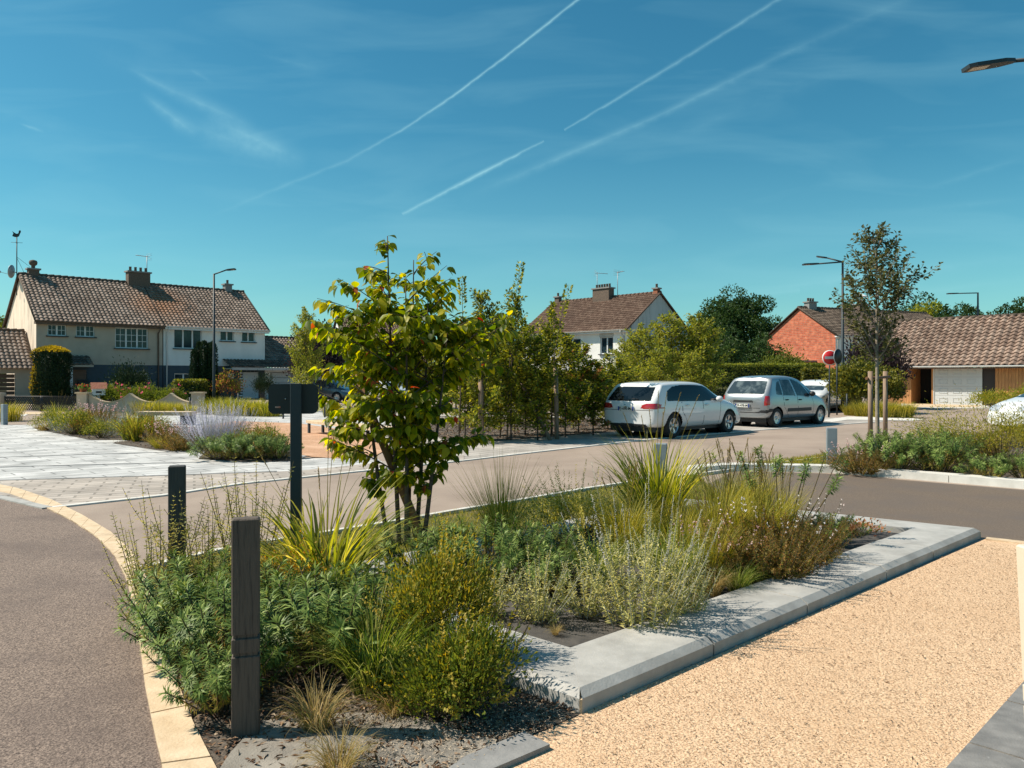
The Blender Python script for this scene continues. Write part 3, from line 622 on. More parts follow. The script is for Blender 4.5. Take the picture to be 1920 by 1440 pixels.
def aerial(par, x, y, z, h, az, name='aerial'):
    mb = MB(); mb.tube([(x, y, z), (x, y, z + h)], .025, 6); c, s = math.cos(az), math.sin(az); zt = z + h - .08
    mb.tube([(x - c * .2, y - s * .2, zt + .02), (x + c * .95, y + s * .95, zt - .02)], .02, 5)
    for k in range(9):
        t = -.1 + k * .12; L = .30 if k else .42
        mb.tube([(x + c * t + s * L * .5, y + s * t - c * L * .5, zt), (x + c * t - s * L * .5, y + s * t + c * L * .5, zt)], .009, 4)
    for dz in (-.22, -.1, .1, .22): mb.tube([(x - c * .18 + s * .3, y - s * .18 - c * .3, zt + dz), (x - c * .18 - s * .3, y - s * .18 + c * .3, zt + dz)], .009, 4)
    return mb.build(name, M_ZINC, par)
def gutter(par, x0, x1, y, z, m=None, pipes=()):
    mb = MB(); n = 8; vs = []
    for x in (x0, x1):
        for k in range(n + 1): t = math.pi * k / n; vs.append((x, y - .065 + .065 * math.cos(t), z - .065 * math.sin(t)))
    mb.add(vs, [(k, k + 1, n + 1 + k + 1, n + 1 + k) for k in range(n)], smooth=True)
    mb.box(x0, y - .13, z - .0, x1, y - .115, z + .02)
    o = mb.build('gutter', m or M_GUT, par)
    for (px_, y2, zb) in pipes:
        MB().tube([(px_, y - .065, z - .05), (px_, y - .05, z - .2), (px_, y2 - .07, z - .5), (px_, y2 - .07, zb)], .05, 8).build('downpipe', m or M_GUT, par)
    return o

# ---- left pair of houses: local x along the street front, y to the back
HL = Vector((-29.7, 48, 0)); WL, DL, EAV, RID = 15.2, 8.0, 5.25, 8.45; MID = 7.45
def on_left(x, y=0, z=0): return HL + U * x + V * y + Vector((0, 0, z))
h1 = thing('house', 'beige half of the two-storey pair of houses at left, with worn sunlit gable', 'house', HL, AU)
h2 = thing('house', 'white half of the two-storey pair of houses at left, behind a street lamp', 'house', HL, AU)
GF = 2.45
def wallpair(h, x0, x1, wins, matup, name='wall'):
    up = MB(); lo_ = MB(); W = x1 - x0
    hu = [(a - x0, b - x0, c, d) for a, b, c, d in wins if c > GF]; hl = [(a - x0, b - x0, c, d) for a, b, c, d in wins if c < GF]
    wall(up, W, EAV, hu, z0=GF); wall(lo_, W, GF, hl)
    for mb in (up, lo_): mb.v = [(x + x0, y, z) for x, y, z in mb.v]
    up.build(name, matup, h); lo_.build('ground_floor_wall', M_BLUE, h)
w1 = [(1.15, 2.85, 4.05, 4.75), (3.55, 5.15, 4.05, 4.75), (7.45 - .6, 10.2 - .6, 3.35, 4.75)]
# window positions measured along the front: px -> local x
def lx(px, y=0.0):   # local x on the front plane at a photo column
    k = (px - 960) / F; o = HL + V * y
    return (k * o.y - o.x) / (U.x - k * U.y)
def lz(px, py, y=0.0):
    p = HL + V * y + U * lx(px, y); return EYE + (HY - py) / F * p.y
def lrect(px0, py0, px1, py1, y=0.0): return (lx(px0, y), lx(px1, y), lz(px0, py1, y), lz(px0, py0, y))
MIDX = lx(306)
W1 = [lrect(89, 607, 125, 629), lrect(142.5, 609, 178, 631), lrect(216, 613.5, 278, 652.5)]
W1g = [lrect(147, 698, 163, 712), lrect(216, 700, 280, 742)]
W2 = [lrect(326, 616, 379, 653), lrect(413, 619, 439, 639), lrect(453.5, 621, 478.5, 641)]
W2g = [lrect(327, 700, 362, 742)]
wallpair(h1, 0, MIDX, W1 + W1g, M_REND_B); wallpair(h2, MIDX, WL, W2 + W2g, M_REND_W)
mb = MB(); mb.add([(0, 0, 0), (0, 0, EAV), (0, DL / 2, RID - .05), (0, DL, EAV), (0, DL, 0)], [(0, 1, 2, 3, 4)]); mb.build('gable_wall', M_GABLE, h1)
mb = MB(); mb.box(0, DL - .05, 0, MIDX, DL, EAV); mb.build('rear_wall', M_REND_B, h1)
mb = MB(); gable_sides(mb, WL, DL, EAV, RID - .05); mb.box(MIDX, DL - .05, 0, WL - .01, DL, EAV); mb.build('gable_wall', M_REND_W, h2)
for h, ws in ((h1, W1), (h2, W2)):
    for k, (a, b, c, d) in enumerate(ws):
        big = b - a > 1.5
        window(h, a, b, c, d, .10, n=3 if big else 2, bars=((2, 3) if big else (2, 2)) if h is h1 else (0, 0))
a, b, c, d = W1g[1]; window(h1, a, b, c, d, .10, n=2, bars=(2, 3)); a, b, c, d = W1g[0]; window(h1, a, b, c, d, .10, n=1, bars=(0, 0), frame=.11)
a, b, c, d = W2g[0]; window(h2, a, b, c, d, .10, n=2, bars=(0, 0))
for h, xa, xb, m_, sd in ((h1, -.12, MIDX, M_TILE, 1), (h2, MIDX, WL + .18, M_TILE, 2)):
    roof_plane(h, xa, xb, -.42, EAV - .12, DL / 2, RID, m_, seedv=sd); roof_plane(h, xa, xb, DL + .42, EAV - .12, DL / 2, RID, m_, seedv=sd + 9)
    mb = MB(); mb.box(xa, -.40, EAV - .30, xb - .003, .0, EAV - .14); mb.box(xa, DL, EAV - .3, xb - .003, DL + .4, EAV - .16); mb.build('eaves_board', M_BRICKD if h is h1 else M_PVC, h)
for h, xa, xb in ((h1, -.12, MIDX), (h2, MIDX + .02, WL + .18)): verge_ridge(h, xa, xb, -.42, DL / 2, DL + .42, EAV - .12, RID, M_TILE4)
gutter(h1, -.1, MIDX - .02, -.42, EAV - .10, M_BRICKD, pipes=((MIDX - .35, 0, .0),)); gutter(h2, MIDX + .02, WL + .15, -.42, EAV - .10, M_PVC, pipes=((MIDX + .22, 0, 0),))
chimney(h1, .75, DL / 2 + .1, RID - .4, .62, .5, .75, 1, M_BRICKD, round_pot=True)
chimney(h1, MIDX - .35, DL / 2 - .1, RID - .7, 1.5, .62, 1.45, 4, M_BRICKD)
chimney(h2, WL - 1.1, DL / 2 + .1, RID - .35, .55, .5, .8, 1, M_CONC_D)
aerial(h1, MIDX + .30, DL / 2, RID - .1, 2.2, R(200))
MB().tube([(MIDX - .02, .0, EAV - .3), (MIDX - .02, 0, 0)], .03, 6).build('cable_duct', M_BLACK, h1)
# weathercock mast and dish on the gable of the left house
wc = MB(); mx_, my_ = -.15, DL / 2 + .3; zt = RID + 2.45
wc.tube([(mx_, my_, RID - 1.4), (mx_, my_, zt)], .03, 6); wc.tube([(mx_, my_, RID + 1.15), (.62, my_, RID + .55)], .012, 4); wc.tube([(mx_, my_, RID + 1.1), (.4, my_ + .1, RID - .1)], .012, 4)
for a in (0, 90): c, s = math.cos(R(a - 20)), math.sin(R(a - 20)); wc.tube([(mx_ - c * .33, my_ - s * .33, zt - .35), (mx_ + c * .33, my_ + s * .33, zt - .35)], .014, 4)
rooster = [(-.30, .02), (-.22, .20), (-.30, .34), (-.12, .22), (.02, .16), (.12, .22), (.15, .38), (.24, .40), (.27, .30), (.20, .16), (.14, .0), (.0, -.06), (-.16, -.04)]
n = len(rooster); cs_, sn = math.cos(-AU), math.sin(-AU)
vs = [(mx_ + p * cs_ + t * sn, my_ + p * sn - t * cs_, zt + q + .06) for t in (-.015, .015) for p, q in rooster]
wc.add(vs, [tuple(range(n - 1, -1, -1)), tuple(range(n, 2 * n))] + [(i, (i + 1) % n, n + (i + 1) % n, n + i) for i in range(n)])
wc.build('weathercock', M_BLACK, h1)
Mm = Matrix.Translation((mx_ - .2, my_, RID + .15)) @ Matrix.Rotation(R(-38), 4, 'Z') @ Matrix.Rotation(R(-84), 4, 'Y')
ds = MB(); ds.lathe([(0, 0), (.2, .02), (.36, .07), (.44, .11), (.44, .13), (.36, .09), (.2, .04), (0, .02)], 20, Mm); ds.tube([(mx_ - .2, my_, RID - .1), (mx_ - .95, my_ - .1, RID + .05)], .015, 5); ds.box(mx_ - 1.02, my_ - .14, RID, mx_ - .92, my_ - .04, RID + .12)
ds.tube([(mx_, my_, RID + .1), (mx_ - .22, my_, RID + .15)], .03, 5); ds.build('satellite_dish', M_ZINC, h1)
# porch roof and door of the beige house
px0, px1 = lx(122, -.9), lx(175, -.9)
roof_plane(h1, px0, px1, -1.0, 2.42, 0, 3.0, M_TILE4, name='porch_roof'); MB().box(px0, -.98, 2.28, px1, -.0, 2.40).build('porch_soffit', M_REND_B, h1)
a = lx(127, -.3); MB().box(a, -.95, 0, a + .12, -.83, 2.28).build('porch_post', M_PVC, h1)
MB().box(lx(131), -.03, .0, lx(131) + .95, -.003, 2.1).build('door', M_WOODD, h1)
fb_ = W1g[0]; mb = MB(); mb.box(fb_[0] - .05, -.3, fb_[2] - .32, fb_[1] + .05, -.08, fb_[2] - .12); mb.build('window_box', M_BLACK, h1)
# white house: side wing with canopy, door and garage
XE = lx(601, -1.0)
wing = MB(); 
cy0 = -1.35
XA = lx(440, cy0)
XB = XE + 1.2
dr = (lx(455), lx(484)); gd = (lx(506), lx(566))
wall(wing, XB - WL, 2.35, [(max(.05, gd[0] - WL), gd[1] - WL, 0, 2.02)], T=.15); wing.v = [(x + WL, y, z) for x, y, z in wing.v]
wing.box(XB, .0, 0, XB + .1, 6.4, 2.4); wing.box(WL, 6.4, 0, XB + .1, 6.5, 2.4); wing.add([(XB + .05, 0, 2.4), (XB + .05, 6.4, 2.4), (XB + .05, 3.1, 4.7)], [(0, 1, 2)]); wing.build('wing_wall', M_REND_W, h2)
roof_plane(h2, WL + .02, XB + .2, -.02, 2.92, 3.1, 4.85, M_TILE, name='wing_roof', seedv=31); roof_plane(h2, WL + .02, XB + .2, 6.6, 2.45, 3.1, 4.85, M_TILE, name='wing_roof', seedv=32)
verge_ridge(h2, WL + .1, XB + .2, .0, 3.1, 6.5, 2.9, 4.85, M_TILE4)
cx0 = lx(424, cy0); roof_plane(h2, lx(432, cy0), XB + .2, cy0, 2.35, -.02, 2.94, M_TILE4, name='canopy_roof', seedv=33)
MB().box(lx(436, cy0), cy0 + .02, 2.15, XB + .2, cy0 + .12, 2.34).box(lx(436, cy0), cy0 + .12, 2.22, XB + .2, -.0, 2.30).build('canopy_board', M_GUT, h2)
MB().box(dr[0], -.05, .05, dr[1], -.003, 2.0).box(dr[0] + .35, -.075, .95, dr[0] + .45, -.05, 1.15).build('door', M_GDOOR, h2)
mb = MB(); [mb.box(dr[0] + .05 + k * (dr[1] - dr[0]) / 4, -.04, 2.02, dr[0] - .05 + (k + 1) * (dr[1] - dr[0]) / 4, -.003, 2.16) for k in range(4)]; mb.build('fanlight', M_GLASS, h2)
mb = MB(); [mb.box(dr[0] - .20 - .06 * (k % 2), -.03, k * .21, dr[0] - .02, -.003, k * .21 + .10) for k in range(10)]; mb.build('quoins', M_PVC, h2)
a, b, c, d = lrect(427, 700, 438, 711, 0); MB().box(a, -.04, c, b, -.003, d).build('small_window', M_PVC, h2)
mb = MB(); [mb.box(gd[0] + .03, .1, k * .4 + .01, gd[1] - .03, .13, k * .4 + .385) for k in range(5)]; mb.build('garage_door', M_GDOOR, h2)
for k, (a, b) in enumerate(((478, 676),)): MB().box(lx(478), -.02, lz(478, 677), lx(483), -.003, lz(478, 675)).build('number_plate', M_ZINC, h2)
# garage at the far left, attached to the beige house
XL0 = -8.0
gar = MB(); wall(gar, -XL0, 2.2, [(1.2, -XL0 - 1.05, 0, 1.85)], T=.2); gar.v = [(x + XL0, y + .3, z) for x, y, z in gar.v]; gar.box(XL0, .5, 0, XL0 + .1, 4.6, 2.2); gar.build('garage_wall', M_REND_B, h1)
roof_plane(h1, XL0, -.15, -.15, 2.15, 2.45, 4.6, M_TILE, name='garage_roof', seedv=41); roof_plane(h1, XL0, -.02, 5.05, 2.15, 2.45, 4.6, M_TILE, name='garage_roof', seedv=42)
verge_ridge(h1, XL0, -.15, -.1, 2.45, 5.0, 2.1, 4.6, M_TILE4)
mb = MB(); [mb.box(XL0 + 1.22, .42, k * .26 + .01, -1.07, .45, k * .26 + .25) for k in range(7)]; mb.box(-3.9, .40, 0, -3.86, .43, 1.83); mb.build('garage_door', M_WOODD, h1)

# ---- middle white house
HM = Vector((.9, 64.85, 0)); AM = AU - math.pi / 2
hm = thing('house', 'white house with brown tiled roof and grey weathered gable behind the staked trees', 'house', HM, AM)
WM_, DM, EM, RM = 11.0, 8.0, 5.25, 8.2
mb = MB(); holes = [(8.35, 9.6, 3.4, 4.7), (4.6, 6.4, 3.4, 4.7), (1.2, 2.9, 3.4, 4.7)]; wall(mb, WM_, EM, holes); mb.box(0, 0, 0, .01, DM, EM); mb.box(0, DM - .05, 0, WM_, DM, EM); gable_sides(mb, 0.0, DM, EM, RM - .05)
mb.build('wall', M_REND_W, hm)
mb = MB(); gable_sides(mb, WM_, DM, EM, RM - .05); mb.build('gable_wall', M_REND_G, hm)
for h_ in holes: window(hm, *h_, .1, n=2, sill=True)
MB().box(8.3, -.03, 4.70, 9.65, .1, 4.95).build('shutter_box', M_GUT, hm)
for y0, sd in ((-.42, 51), (DM + .42, 52)): roof_plane(hm, -.15, WM_ + .12, y0, EM - .12, DM / 2, RM, M_TILE2, seedv=sd, tw=.25, th=.30, amp=.05)
verge_ridge(hm, -.15, WM_ + .12, -.42, DM / 2, DM + .42, EM - .12, RM, M_TILE2)
gutter(hm, -.1, WM_ + .1, -.42, EM - .1, M_GUT, pipes=((WM_ - .35, 0, 0),)); MB().tube([(WM_ + .06, .3, EM + .3), (WM_ + .06, .3, 0)], .045, 6).build('downpipe', M_GUT, hm)
MB().box(-.1, -.38, EM - .28, WM_ + .1, 0, EM - .16).build('eaves_board', M_PVC, hm)
chimney(hm, 5.6, DM / 2 - .2, RM - .9, 1.7, .7, 1.6, 6, M_BRICKD); chimney(hm, WM_ - .25, DM / 2, RM - .2, .4, .4, .5, 1, M_TERRA); chimney(hm, .4, DM / 2, RM - .2, .5, .4, .6, 1, M_BRICKD)
aerial(hm, 4.55, DM / 2 + .3, RM - .1, 2.35, R(60)); aerial(hm, 6.7, DM / 2 + .3, RM - .1, 2.2, R(-20))

# ---- brick house
HB = Vector((26.8, 63.7, 0)); AB_ = math.atan2(.41, .91)
hb = thing('house', 'red brick gabled house with white front and old tiled roof behind the hedges at right', 'house', HB, AB_)
mb = MB(); mb.add([(0, 0, 0), (0, 0, 5.25), (0, 4, 7.65), (0, 8, 5.25), (0, 8, 0)], [(0, 1, 2, 3, 4)]); mb.build('gable_wall', M_BRICK, hb)
mb = MB(); hol = [(1.6, 2.5, 3.3, 4.6), (3.6, 4.5, 3.3, 4.6), (7.6, 8.6, 3.3, 4.6), (3.0, 4.6, .6, 1.9), (7.4, 9, .6, 1.9)]; wall(mb, 16, 5.25, hol); gable_sides(mb, 16, 8, 5.25, 7.6); mb.box(0, 7.95, 0, 16, 8, 5.25); mb.build('wall', M_REND_W, hb)
for q in hol: window(hb, *q, .1, n=2)
for y0, sd in ((-.35, 61), (8.35, 62)): roof_plane(hb, -.15, 16.1, y0, 5.1, 4, 7.75, M_TILE4, seedv=sd, tw=.25, th=.30, amp=.03)
verge_ridge(hb, -.15, 16.1, -.35, 4, 8.35, 5.1, 7.75, M_TILE4)
gutter(hb, -.1, 16, -.35, 5.12, M_GUT, pipes=((.15, 0, 0),)); MB().box(-.1, -.30, 4.95, 16, 0, 5.05).build('eaves_board', M_PVC, hb)
chimney(hb, 1.3, 4, 7.1, .9, .6, 1.1, 3, M_CONC_D); c_ = chimney(hb, 7.4, 4, 7.1, 1.0, .7, 1.15, 3); MB().lathe([(.62, 9.0), (.1, 9.3), (.0, 9.32)], 12, Matrix.Translation((7.4, 4, 0))).build('cowl', M_PVC, c_)
# lean-to shed against the brick gable
sh = MB(); sh.box(-2.6, 2.2, 0, -.0, 5.6, 2.95); sh.build('lean_to', M_BRICK, hb); MB().box(-2.75, 2.0, 2.95, .0, 5.8, 3.07).build('lean_to_roof', M_CONC_D, hb)
MB().box(-2.63, 2.35, .5, -2.6, 3.9, 2.85).build('door', M_GDOOR, hb)

# ---- timber clad garage at right
HG = Vector((23.0, 47.0, 0)); AG = -math.atan2(.714, .70)
hg = thing('garage', 'long low garage with pale panelled door, timber cladding and brown pantile roof', 'garage', HG, AG)
def gx(px, y=0.0):
    k = (px - 960) / F; o = HG + U * y; dX = -V; return (k * o.y - o.x) / (dX.x - k * dX.y)
WG = 13.0; yw = .55
def clad(x0, x1, y, H):
    mb = MB(); n = max(1, int((x1 - x0) / .16)); rs = random.Random(int(x0 * 10))
    for k in range(n):
        a = x0 + (x1 - x0) * k / n; b = x0 + (x1 - x0) * (k + 1) / n - .012; mb.box(a, y + rs.uniform(0, .012), 0, b, y + .06, H)
    return mb
g0, g1, g2, g3, g4 = gx(1705, yw), gx(1750, yw), gx(1841, yw), gx(1866, yw), WG
clad(-.2, g0, yw, 2.2).build('cladding', M_WOODC, hg); clad(g3, WG, yw, 2.2).build('cladding', M_WOODC, hg)
MB().box(g0 + .02, 2.2, 0, g1, 2.26, 2.2).build('recess_shade_panel', M_DARK, hg); MB().box(g0, yw, 0, g0 + .1, 2.2, 2.2).box(g1 - .1, yw, 0, g1 - .02, 2.2, 2.2).build('recess_side', M_WOODC, hg)  # near-black back panel stands for the shade inside the recess
MB().box(g2 + .02, yw + .12, 0, g3 - .02, yw + .18, 2.2).build('dark_door', mat('dark_panel', (.03, .022, .022), rough=.6), hg)
mb = MB(); z_ = 0
for k in range(4):
    zz = k * .54 + .02; mb.box(g1 + .04, yw + .06, zz, g2, yw + .10, zz + .53)
    for j in range(3):
        a = g1 + .3 + j * (g2 - g1 - .35) / 3; b = a + (g2 - g1 - .35) / 3 - .28
        for (p, q, r, s) in ((a, zz + .13, b, zz + .15), (a, zz + .36, b, zz + .38), (a, zz + .13, a + .02, zz + .38), (b - .02, zz + .13, b, zz + .38)): mb.box(p, yw + .04, q, r, yw + .06, s)
mb.build('garage_door', M_GDOOR, hg)
MB().box(g1 - .02, yw + .02, 0, g1 + .035, yw + .12, 2.2).build('door_jamb', M_PVC, hg)
MB().box(-.2, yw + 2.2, 0, g0, yw + 2.3, 2.2).box(-.3, yw + .1, 0, -.2, 6.0, 2.2).box(-.3, 6.0, 0, WG, 6.1, 2.2).build('wall', M_REND_B, hg)
mb = MB(); mb.add([(-.25, .3, 2.2), (-.25, 3.2, 5.0), (-.25, 6.1, 2.2)], [(0, 1, 2)]); mb.build('gable_wall', M_WOODC, hg)
for y0, sd in ((-.15, 71), (6.5, 72)): roof_plane(hg, -.55, WG, y0, 2.28, 3.2, 5.22, M_TILE3, seedv=sd, tw=.37, th=.33, amp=.10, lift=.07)
verge_ridge(hg, -.55, WG, -.15, 3.2, 6.5, 2.28, 5.22, M_TILE4)
gutter(hg, -.6, WG, -.15, 2.26, M_PVC); MB().box(-.5, -.1, 2.12, WG, .6, 2.18).build('soffit', M_WOODD, hg)

# ---- houses glimpsed beyond
def simple_house(label, loc, ang, W, D_, e, r, mw, mr, wins=(), ch=()):
    h = thing('house', label, 'house', loc, ang); mb = MB(); wall(mb, W, e, list(wins)); gable_sides(mb, 0, D_, e, r - .05); gable_sides(mb, W, D_, e, r - .05); mb.box(0, D_ - .05, 0, W, D_, e); mb.build('wall', mw, h)
    for q in wins: window(h, *q, .1, n=2)
    for y0 in (-.35, D_ + .35): roof_plane(h, -.15, W + .15, y0, e - .1, D_ / 2, r, mr, seedv=int(W * 10))
    verge_ridge(h, -.15, W + .15, -.35, D_ / 2, D_ + .35, e - .1, r, mr)
    for c in ch: chimney(h, c, D_ / 2, r - .5, 1.3, .6, 1.0, 5, M_BRICKD)
    return h
simple_house('distant low brown roofed house with a row of chimney pots behind the white house wing', (-26.2, 84, 0), AM + R(10), 9, 8, 3.6, 6.8, M_REND_W, M_TILE2, ((2, 3.4, 1, 2.3),), (2.0,))
simple_house('distant house with steep dark brown roof seen through the yellow green young tree', (-17.8, 82, 0), AU - R(20), 9.5, 8, 5.0, 8.3, M_REND_W, M_TILE2, ((1.5, 3, 3.4, 4.6), (5, 6.5, 3.4, 4.6)))
# ------------------------------------------------------------------ cars
def paint(name, c, rough=.25, metal=0.0): return mat(name, c, rough=rough, metal=metal, coat=.8, spec=.5)
M_PW = paint('paint_white', (.74, .75, .76)); M_PS = paint('paint_silver', (.36, .38, .40), rough=.32, metal=.65)
M_CG = mat('car_glass', (.008, .012, .016), rough=.06, spec=.35); M_CG2 = mat('car_glass_clear', (.03, .045, .055), (.11, .14, .15), scale=2.2, rough=.06, spec=.45, lo=.5, hi=.62)
M_TYRE = mat('tyre', (.018, .018, .018), (.03, .03, .03), scale=40, rough=.85); M_RIM = mat('rim', (.55, .56, .58), rough=.3, metal=.8)
M_TRIM = mat('black_trim', (.02, .02, .022), rough=.55); M_REDL = mat('red_lens', (.42, .012, .016), rough=.12, spec=.8, coat=.5); M_CLR = mat('clear_lens', (.50, .53, .56), (.30, .33, .36), scale=9, rough=.1, spec=.9, coat=.6)
M_PLATE = mat('plate_white', (.72, .72, .68), rough=.4); M_PBLUE = mat('plate_blue', (.02, .05, .30), rough=.4); M_CHROME = mat('chrome', (.6, .6, .62), rough=.12, metal=1.0); M_PINK = mat('ink', (.01, .01, .01), rough=.6)
M_SEAM = mat('panel_gap', (.02, .02, .02), rough=.9)
def bsp(C, n):
    """uniform cubic b-spline through padded control rows; returns points and parameter"""
    C = np.concatenate([(2 * C[0] - C[1])[None], C, (2 * C[-1] - C[-2])[None]]); m = len(C) - 3
    u = np.linspace(0, m, n); i = np.minimum(u.astype(int), m - 1); t = (u - i)
    b = np.stack([(1 - t) ** 3, 3 * t ** 3 - 6 * t ** 2 + 4, -3 * t ** 3 + 3 * t ** 2 + 3 * t + 1, t ** 3], -1) / 6
    return np.einsum('nk,nk...->n...', b, C[i[:, None] + np.arange(4)[None]]), u
def inpoly(x, y, poly):
    ins = np.zeros(x.shape, bool); j = len(poly) - 1
    for i in range(len(poly)):
        xi, yi = poly[i]; xj, yj = poly[j]
        ins ^= ((yi > y) != (yj > y)) & (x < (xj - xi) * (y - yi) / (yj - yi + 1e-12) + xi); j = i
    return ins
def car(name, label, spec, loc, rz, group=None):
    root = thing(name, label, 'car', loc, rz, group); st = spec['st']; W = spec['W']
    rows = []
    for s in st:       # xl, xb, xt, zbot, zbelt, ztop, fl, fb, ft (width factors)
        xl, xb, xt, z0, zb, zt, fl, fb, ft = s
        rows.append([(xl, 0, z0), (xl, .6 * W * fl, z0), (xl, .93 * W * fl, z0 + .01), (xl, W * fl, z0 + .16), ((xl + xb) / 2, W * 1.02 * (fl + fb) / 2, (z0 + zb) / 2 + .04), (xb, W * fb, zb - .06), (xb * .85 + xt * .15, W * (fb * .82 + ft * .18), zb + (zt - zb) * .2),
                     (xt * .9 + xb * .1, W * (ft * .96 + fb * .04), zt - (zt - zb) * .12), (xt, W * ft * .88, zt + .012), (xt, W * ft * .5, zt + .03), (xt, 0, zt + .035)])
    C = np.array(rows, float); nu, nv = spec.get('nu', 330), 130
    S, u = bsp(C, nu); S2, v = bsp(np.swapaxes(S, 0, 1), nv); S = np.swapaxes(S2, 0, 1)      # nu x nv x 3
    # per-face classes on the y>=0 half, then mirror
    ctr = (S[:-1, :-1] + S[1:, :-1] + S[:-1, 1:] + S[1:, 1:]) / 4; X, Y, Z = ctr[..., 0], ctr[..., 1], ctr[..., 2]
    uu = (u[:-1] + u[1:])[:, None] / 2 + 0 * X; nS = len(st)
    rear = uu < spec['rear_u']; frontz = uu > nS - 1 - spec['front_u']
    cls = np.zeros(X.shape, int)          # 0 body
    side = (~rear) & (~frontz) & (Y > W * .45)
    for q_, w in enumerate(spec['side_win']): cls[side & inpoly(X, Z, w)] = 10 + q_
    cls[(rear | (uu < spec['rear_u'] + .6)) & inpoly(Y, Z, spec['rear_win'])] = 1
    cls[(uu > spec['ws_u'][0]) & (uu < spec['ws_u'][1]) & (Y < W * spec['ws_w']) & (Z > spec['ws_z']) & (Z < spec['ws_z2'])] = 6
    for pl_ in spec['tail']: cls[rear & (cls == 0) & inpoly(Y, Z, pl_)] = 2
    for pl_ in spec['tail_side']: cls[(~rear) & (cls == 0) & (Y > W * .5) & (uu < 5) & inpoly(X, Z, pl_)] = 2
    for pl_ in spec['head']: cls[(X > spec['L'] * .5) & (cls == 0) & inpoly(X, Z, pl_) & (Y > W * .35)] = 3
    for pl_ in spec.get('black_rear', []): cls[rear & (cls == 0) & inpoly(Y, Z, pl_)] = 4
    for pl_ in spec.get('black_side', []): cls[side & (cls == 0) & inpoly(X, Z, pl_)] = 4
    cls[(cls == 0) & (Z < spec.get('skirt', .25)) ] = 4
    for xs_ in spec['seams']:
        line = inpoly(X, Z, [(xs_[0] - .008, xs_[1]), (xs_[0] + .008, xs_[1]), (xs_[2] + .008, xs_[3]), (xs_[2] - .008, xs_[3])])
        cls[side & (cls == 0) & line] = 5
    hatch = spec.get('hatch')
    if hatch is not None:
        for (za, ya, yb) in hatch: cls[rear & (cls == 0) & (np.abs(Z - za) < .007) & (Y > ya) & (Y < yb)] = 5
    hole = np.zeros(X.shape, bool)
    for wx in spec['wheels']: hole |= (((X - wx) ** 2 + (Z - spec['wr']) ** 2) < (spec['wr'] + .055) ** 2) & (Y > W * .55)
    cls[hole] = -1
    nU, nV = nu, nv; P = S.reshape(-1, 3); idx = np.arange(nU * nV).reshape(nU, nV)
    Q = np.stack([idx[:-1, :-1], idx[:-1, 1:], idx[1:, 1:], idx[1:, :-1]], -1)
    Pm = P * np.array([1, -1, 1])
    def sub(name_, k, m, off=0.0, split=False):
        fs = Q[cls == k] if not isinstance(k, tuple) else Q[np.isin(cls, k)]
        if len(fs) == 0: return None
        used, inv = np.unique(fs, return_inverse=True); inv = inv.reshape(-1, 4); PP = P[used]; n_ = len(used)
        PM = PP * np.array([1, -1, 1]); jobs = [(PP, inv), (PM, inv[:, ::-1])] if split else [(np.concatenate([PP, PM]), np.concatenate([inv, inv[:, ::-1] + n_]))]
        if split:
            for Va, f in jobs:
                me = npmesh(name_, Va + (np.array([0, 0, 0]) if not off else np.array([-.003 if X[cls == k].mean() < 2 else .003, 0, 0])) + np.sign(Va) * np.array([0, off, 0]), [f], smooth=True); o = link(name_, me, m, root)
            return o, cls
        Va, f = jobs[0]; me = npmesh(name_, Va, [f], smooth=True); o = link(name_, me, m, root)
        if off:
            nn = np.zeros(len(me.vertices) * 3); me.vertices.foreach_get('normal', nn); co = np.zeros(len(me.vertices) * 3); me.vertices.foreach_get('co', co)
            c2 = (co + nn * off); me.vertices.foreach_set('co', c2); me.update()
        return o, cls
    body = sub('body', (0, 5), None)[0]; me = body.data
    me.materials.append(spec['paint']); me.materials.append(M_SEAM)
    # material per face: seams dark
    cc = cls[np.isin(cls, (0, 5))]; mi = (cc == 5).astype(np.int32); me.polygons.foreach_set('material_index', np.concatenate([mi, mi])); me.update()
    sg = -1 if spec.get('flip') else 1
    sub('rear_window', 1, spec['glass']); sub('windscreen', 6, spec['glass']); [sub('side_window', 10 + q_, spec['glass'], 0, True) for q_ in range(len(spec['side_win']))]; sub('taillight', 2, M_REDL, .004, True); sub('headlight', 3, M_CLR, .004, True); sub('lower_trim', 4, M_TRIM, 0, True)
    # under body and arches
    L = spec['L']; mb = MB(); mb.box(.25, -W * .8, .17, L - .3, W * .8, .42)
    for wx in spec['wheels']:
        for s in (-1, 1):
            M4 = Matrix.Translation((wx, s * W * .52, spec['wr'])) @ Matrix.Rotation(R(90), 4, 'X')
            mb.lathe([(spec['wr'] + .05, -.20), (spec['wr'] + .05, .20)], 28, M4)
    mb.build('wheel_arch', M_TRIM, root)
    r = spec['wr']
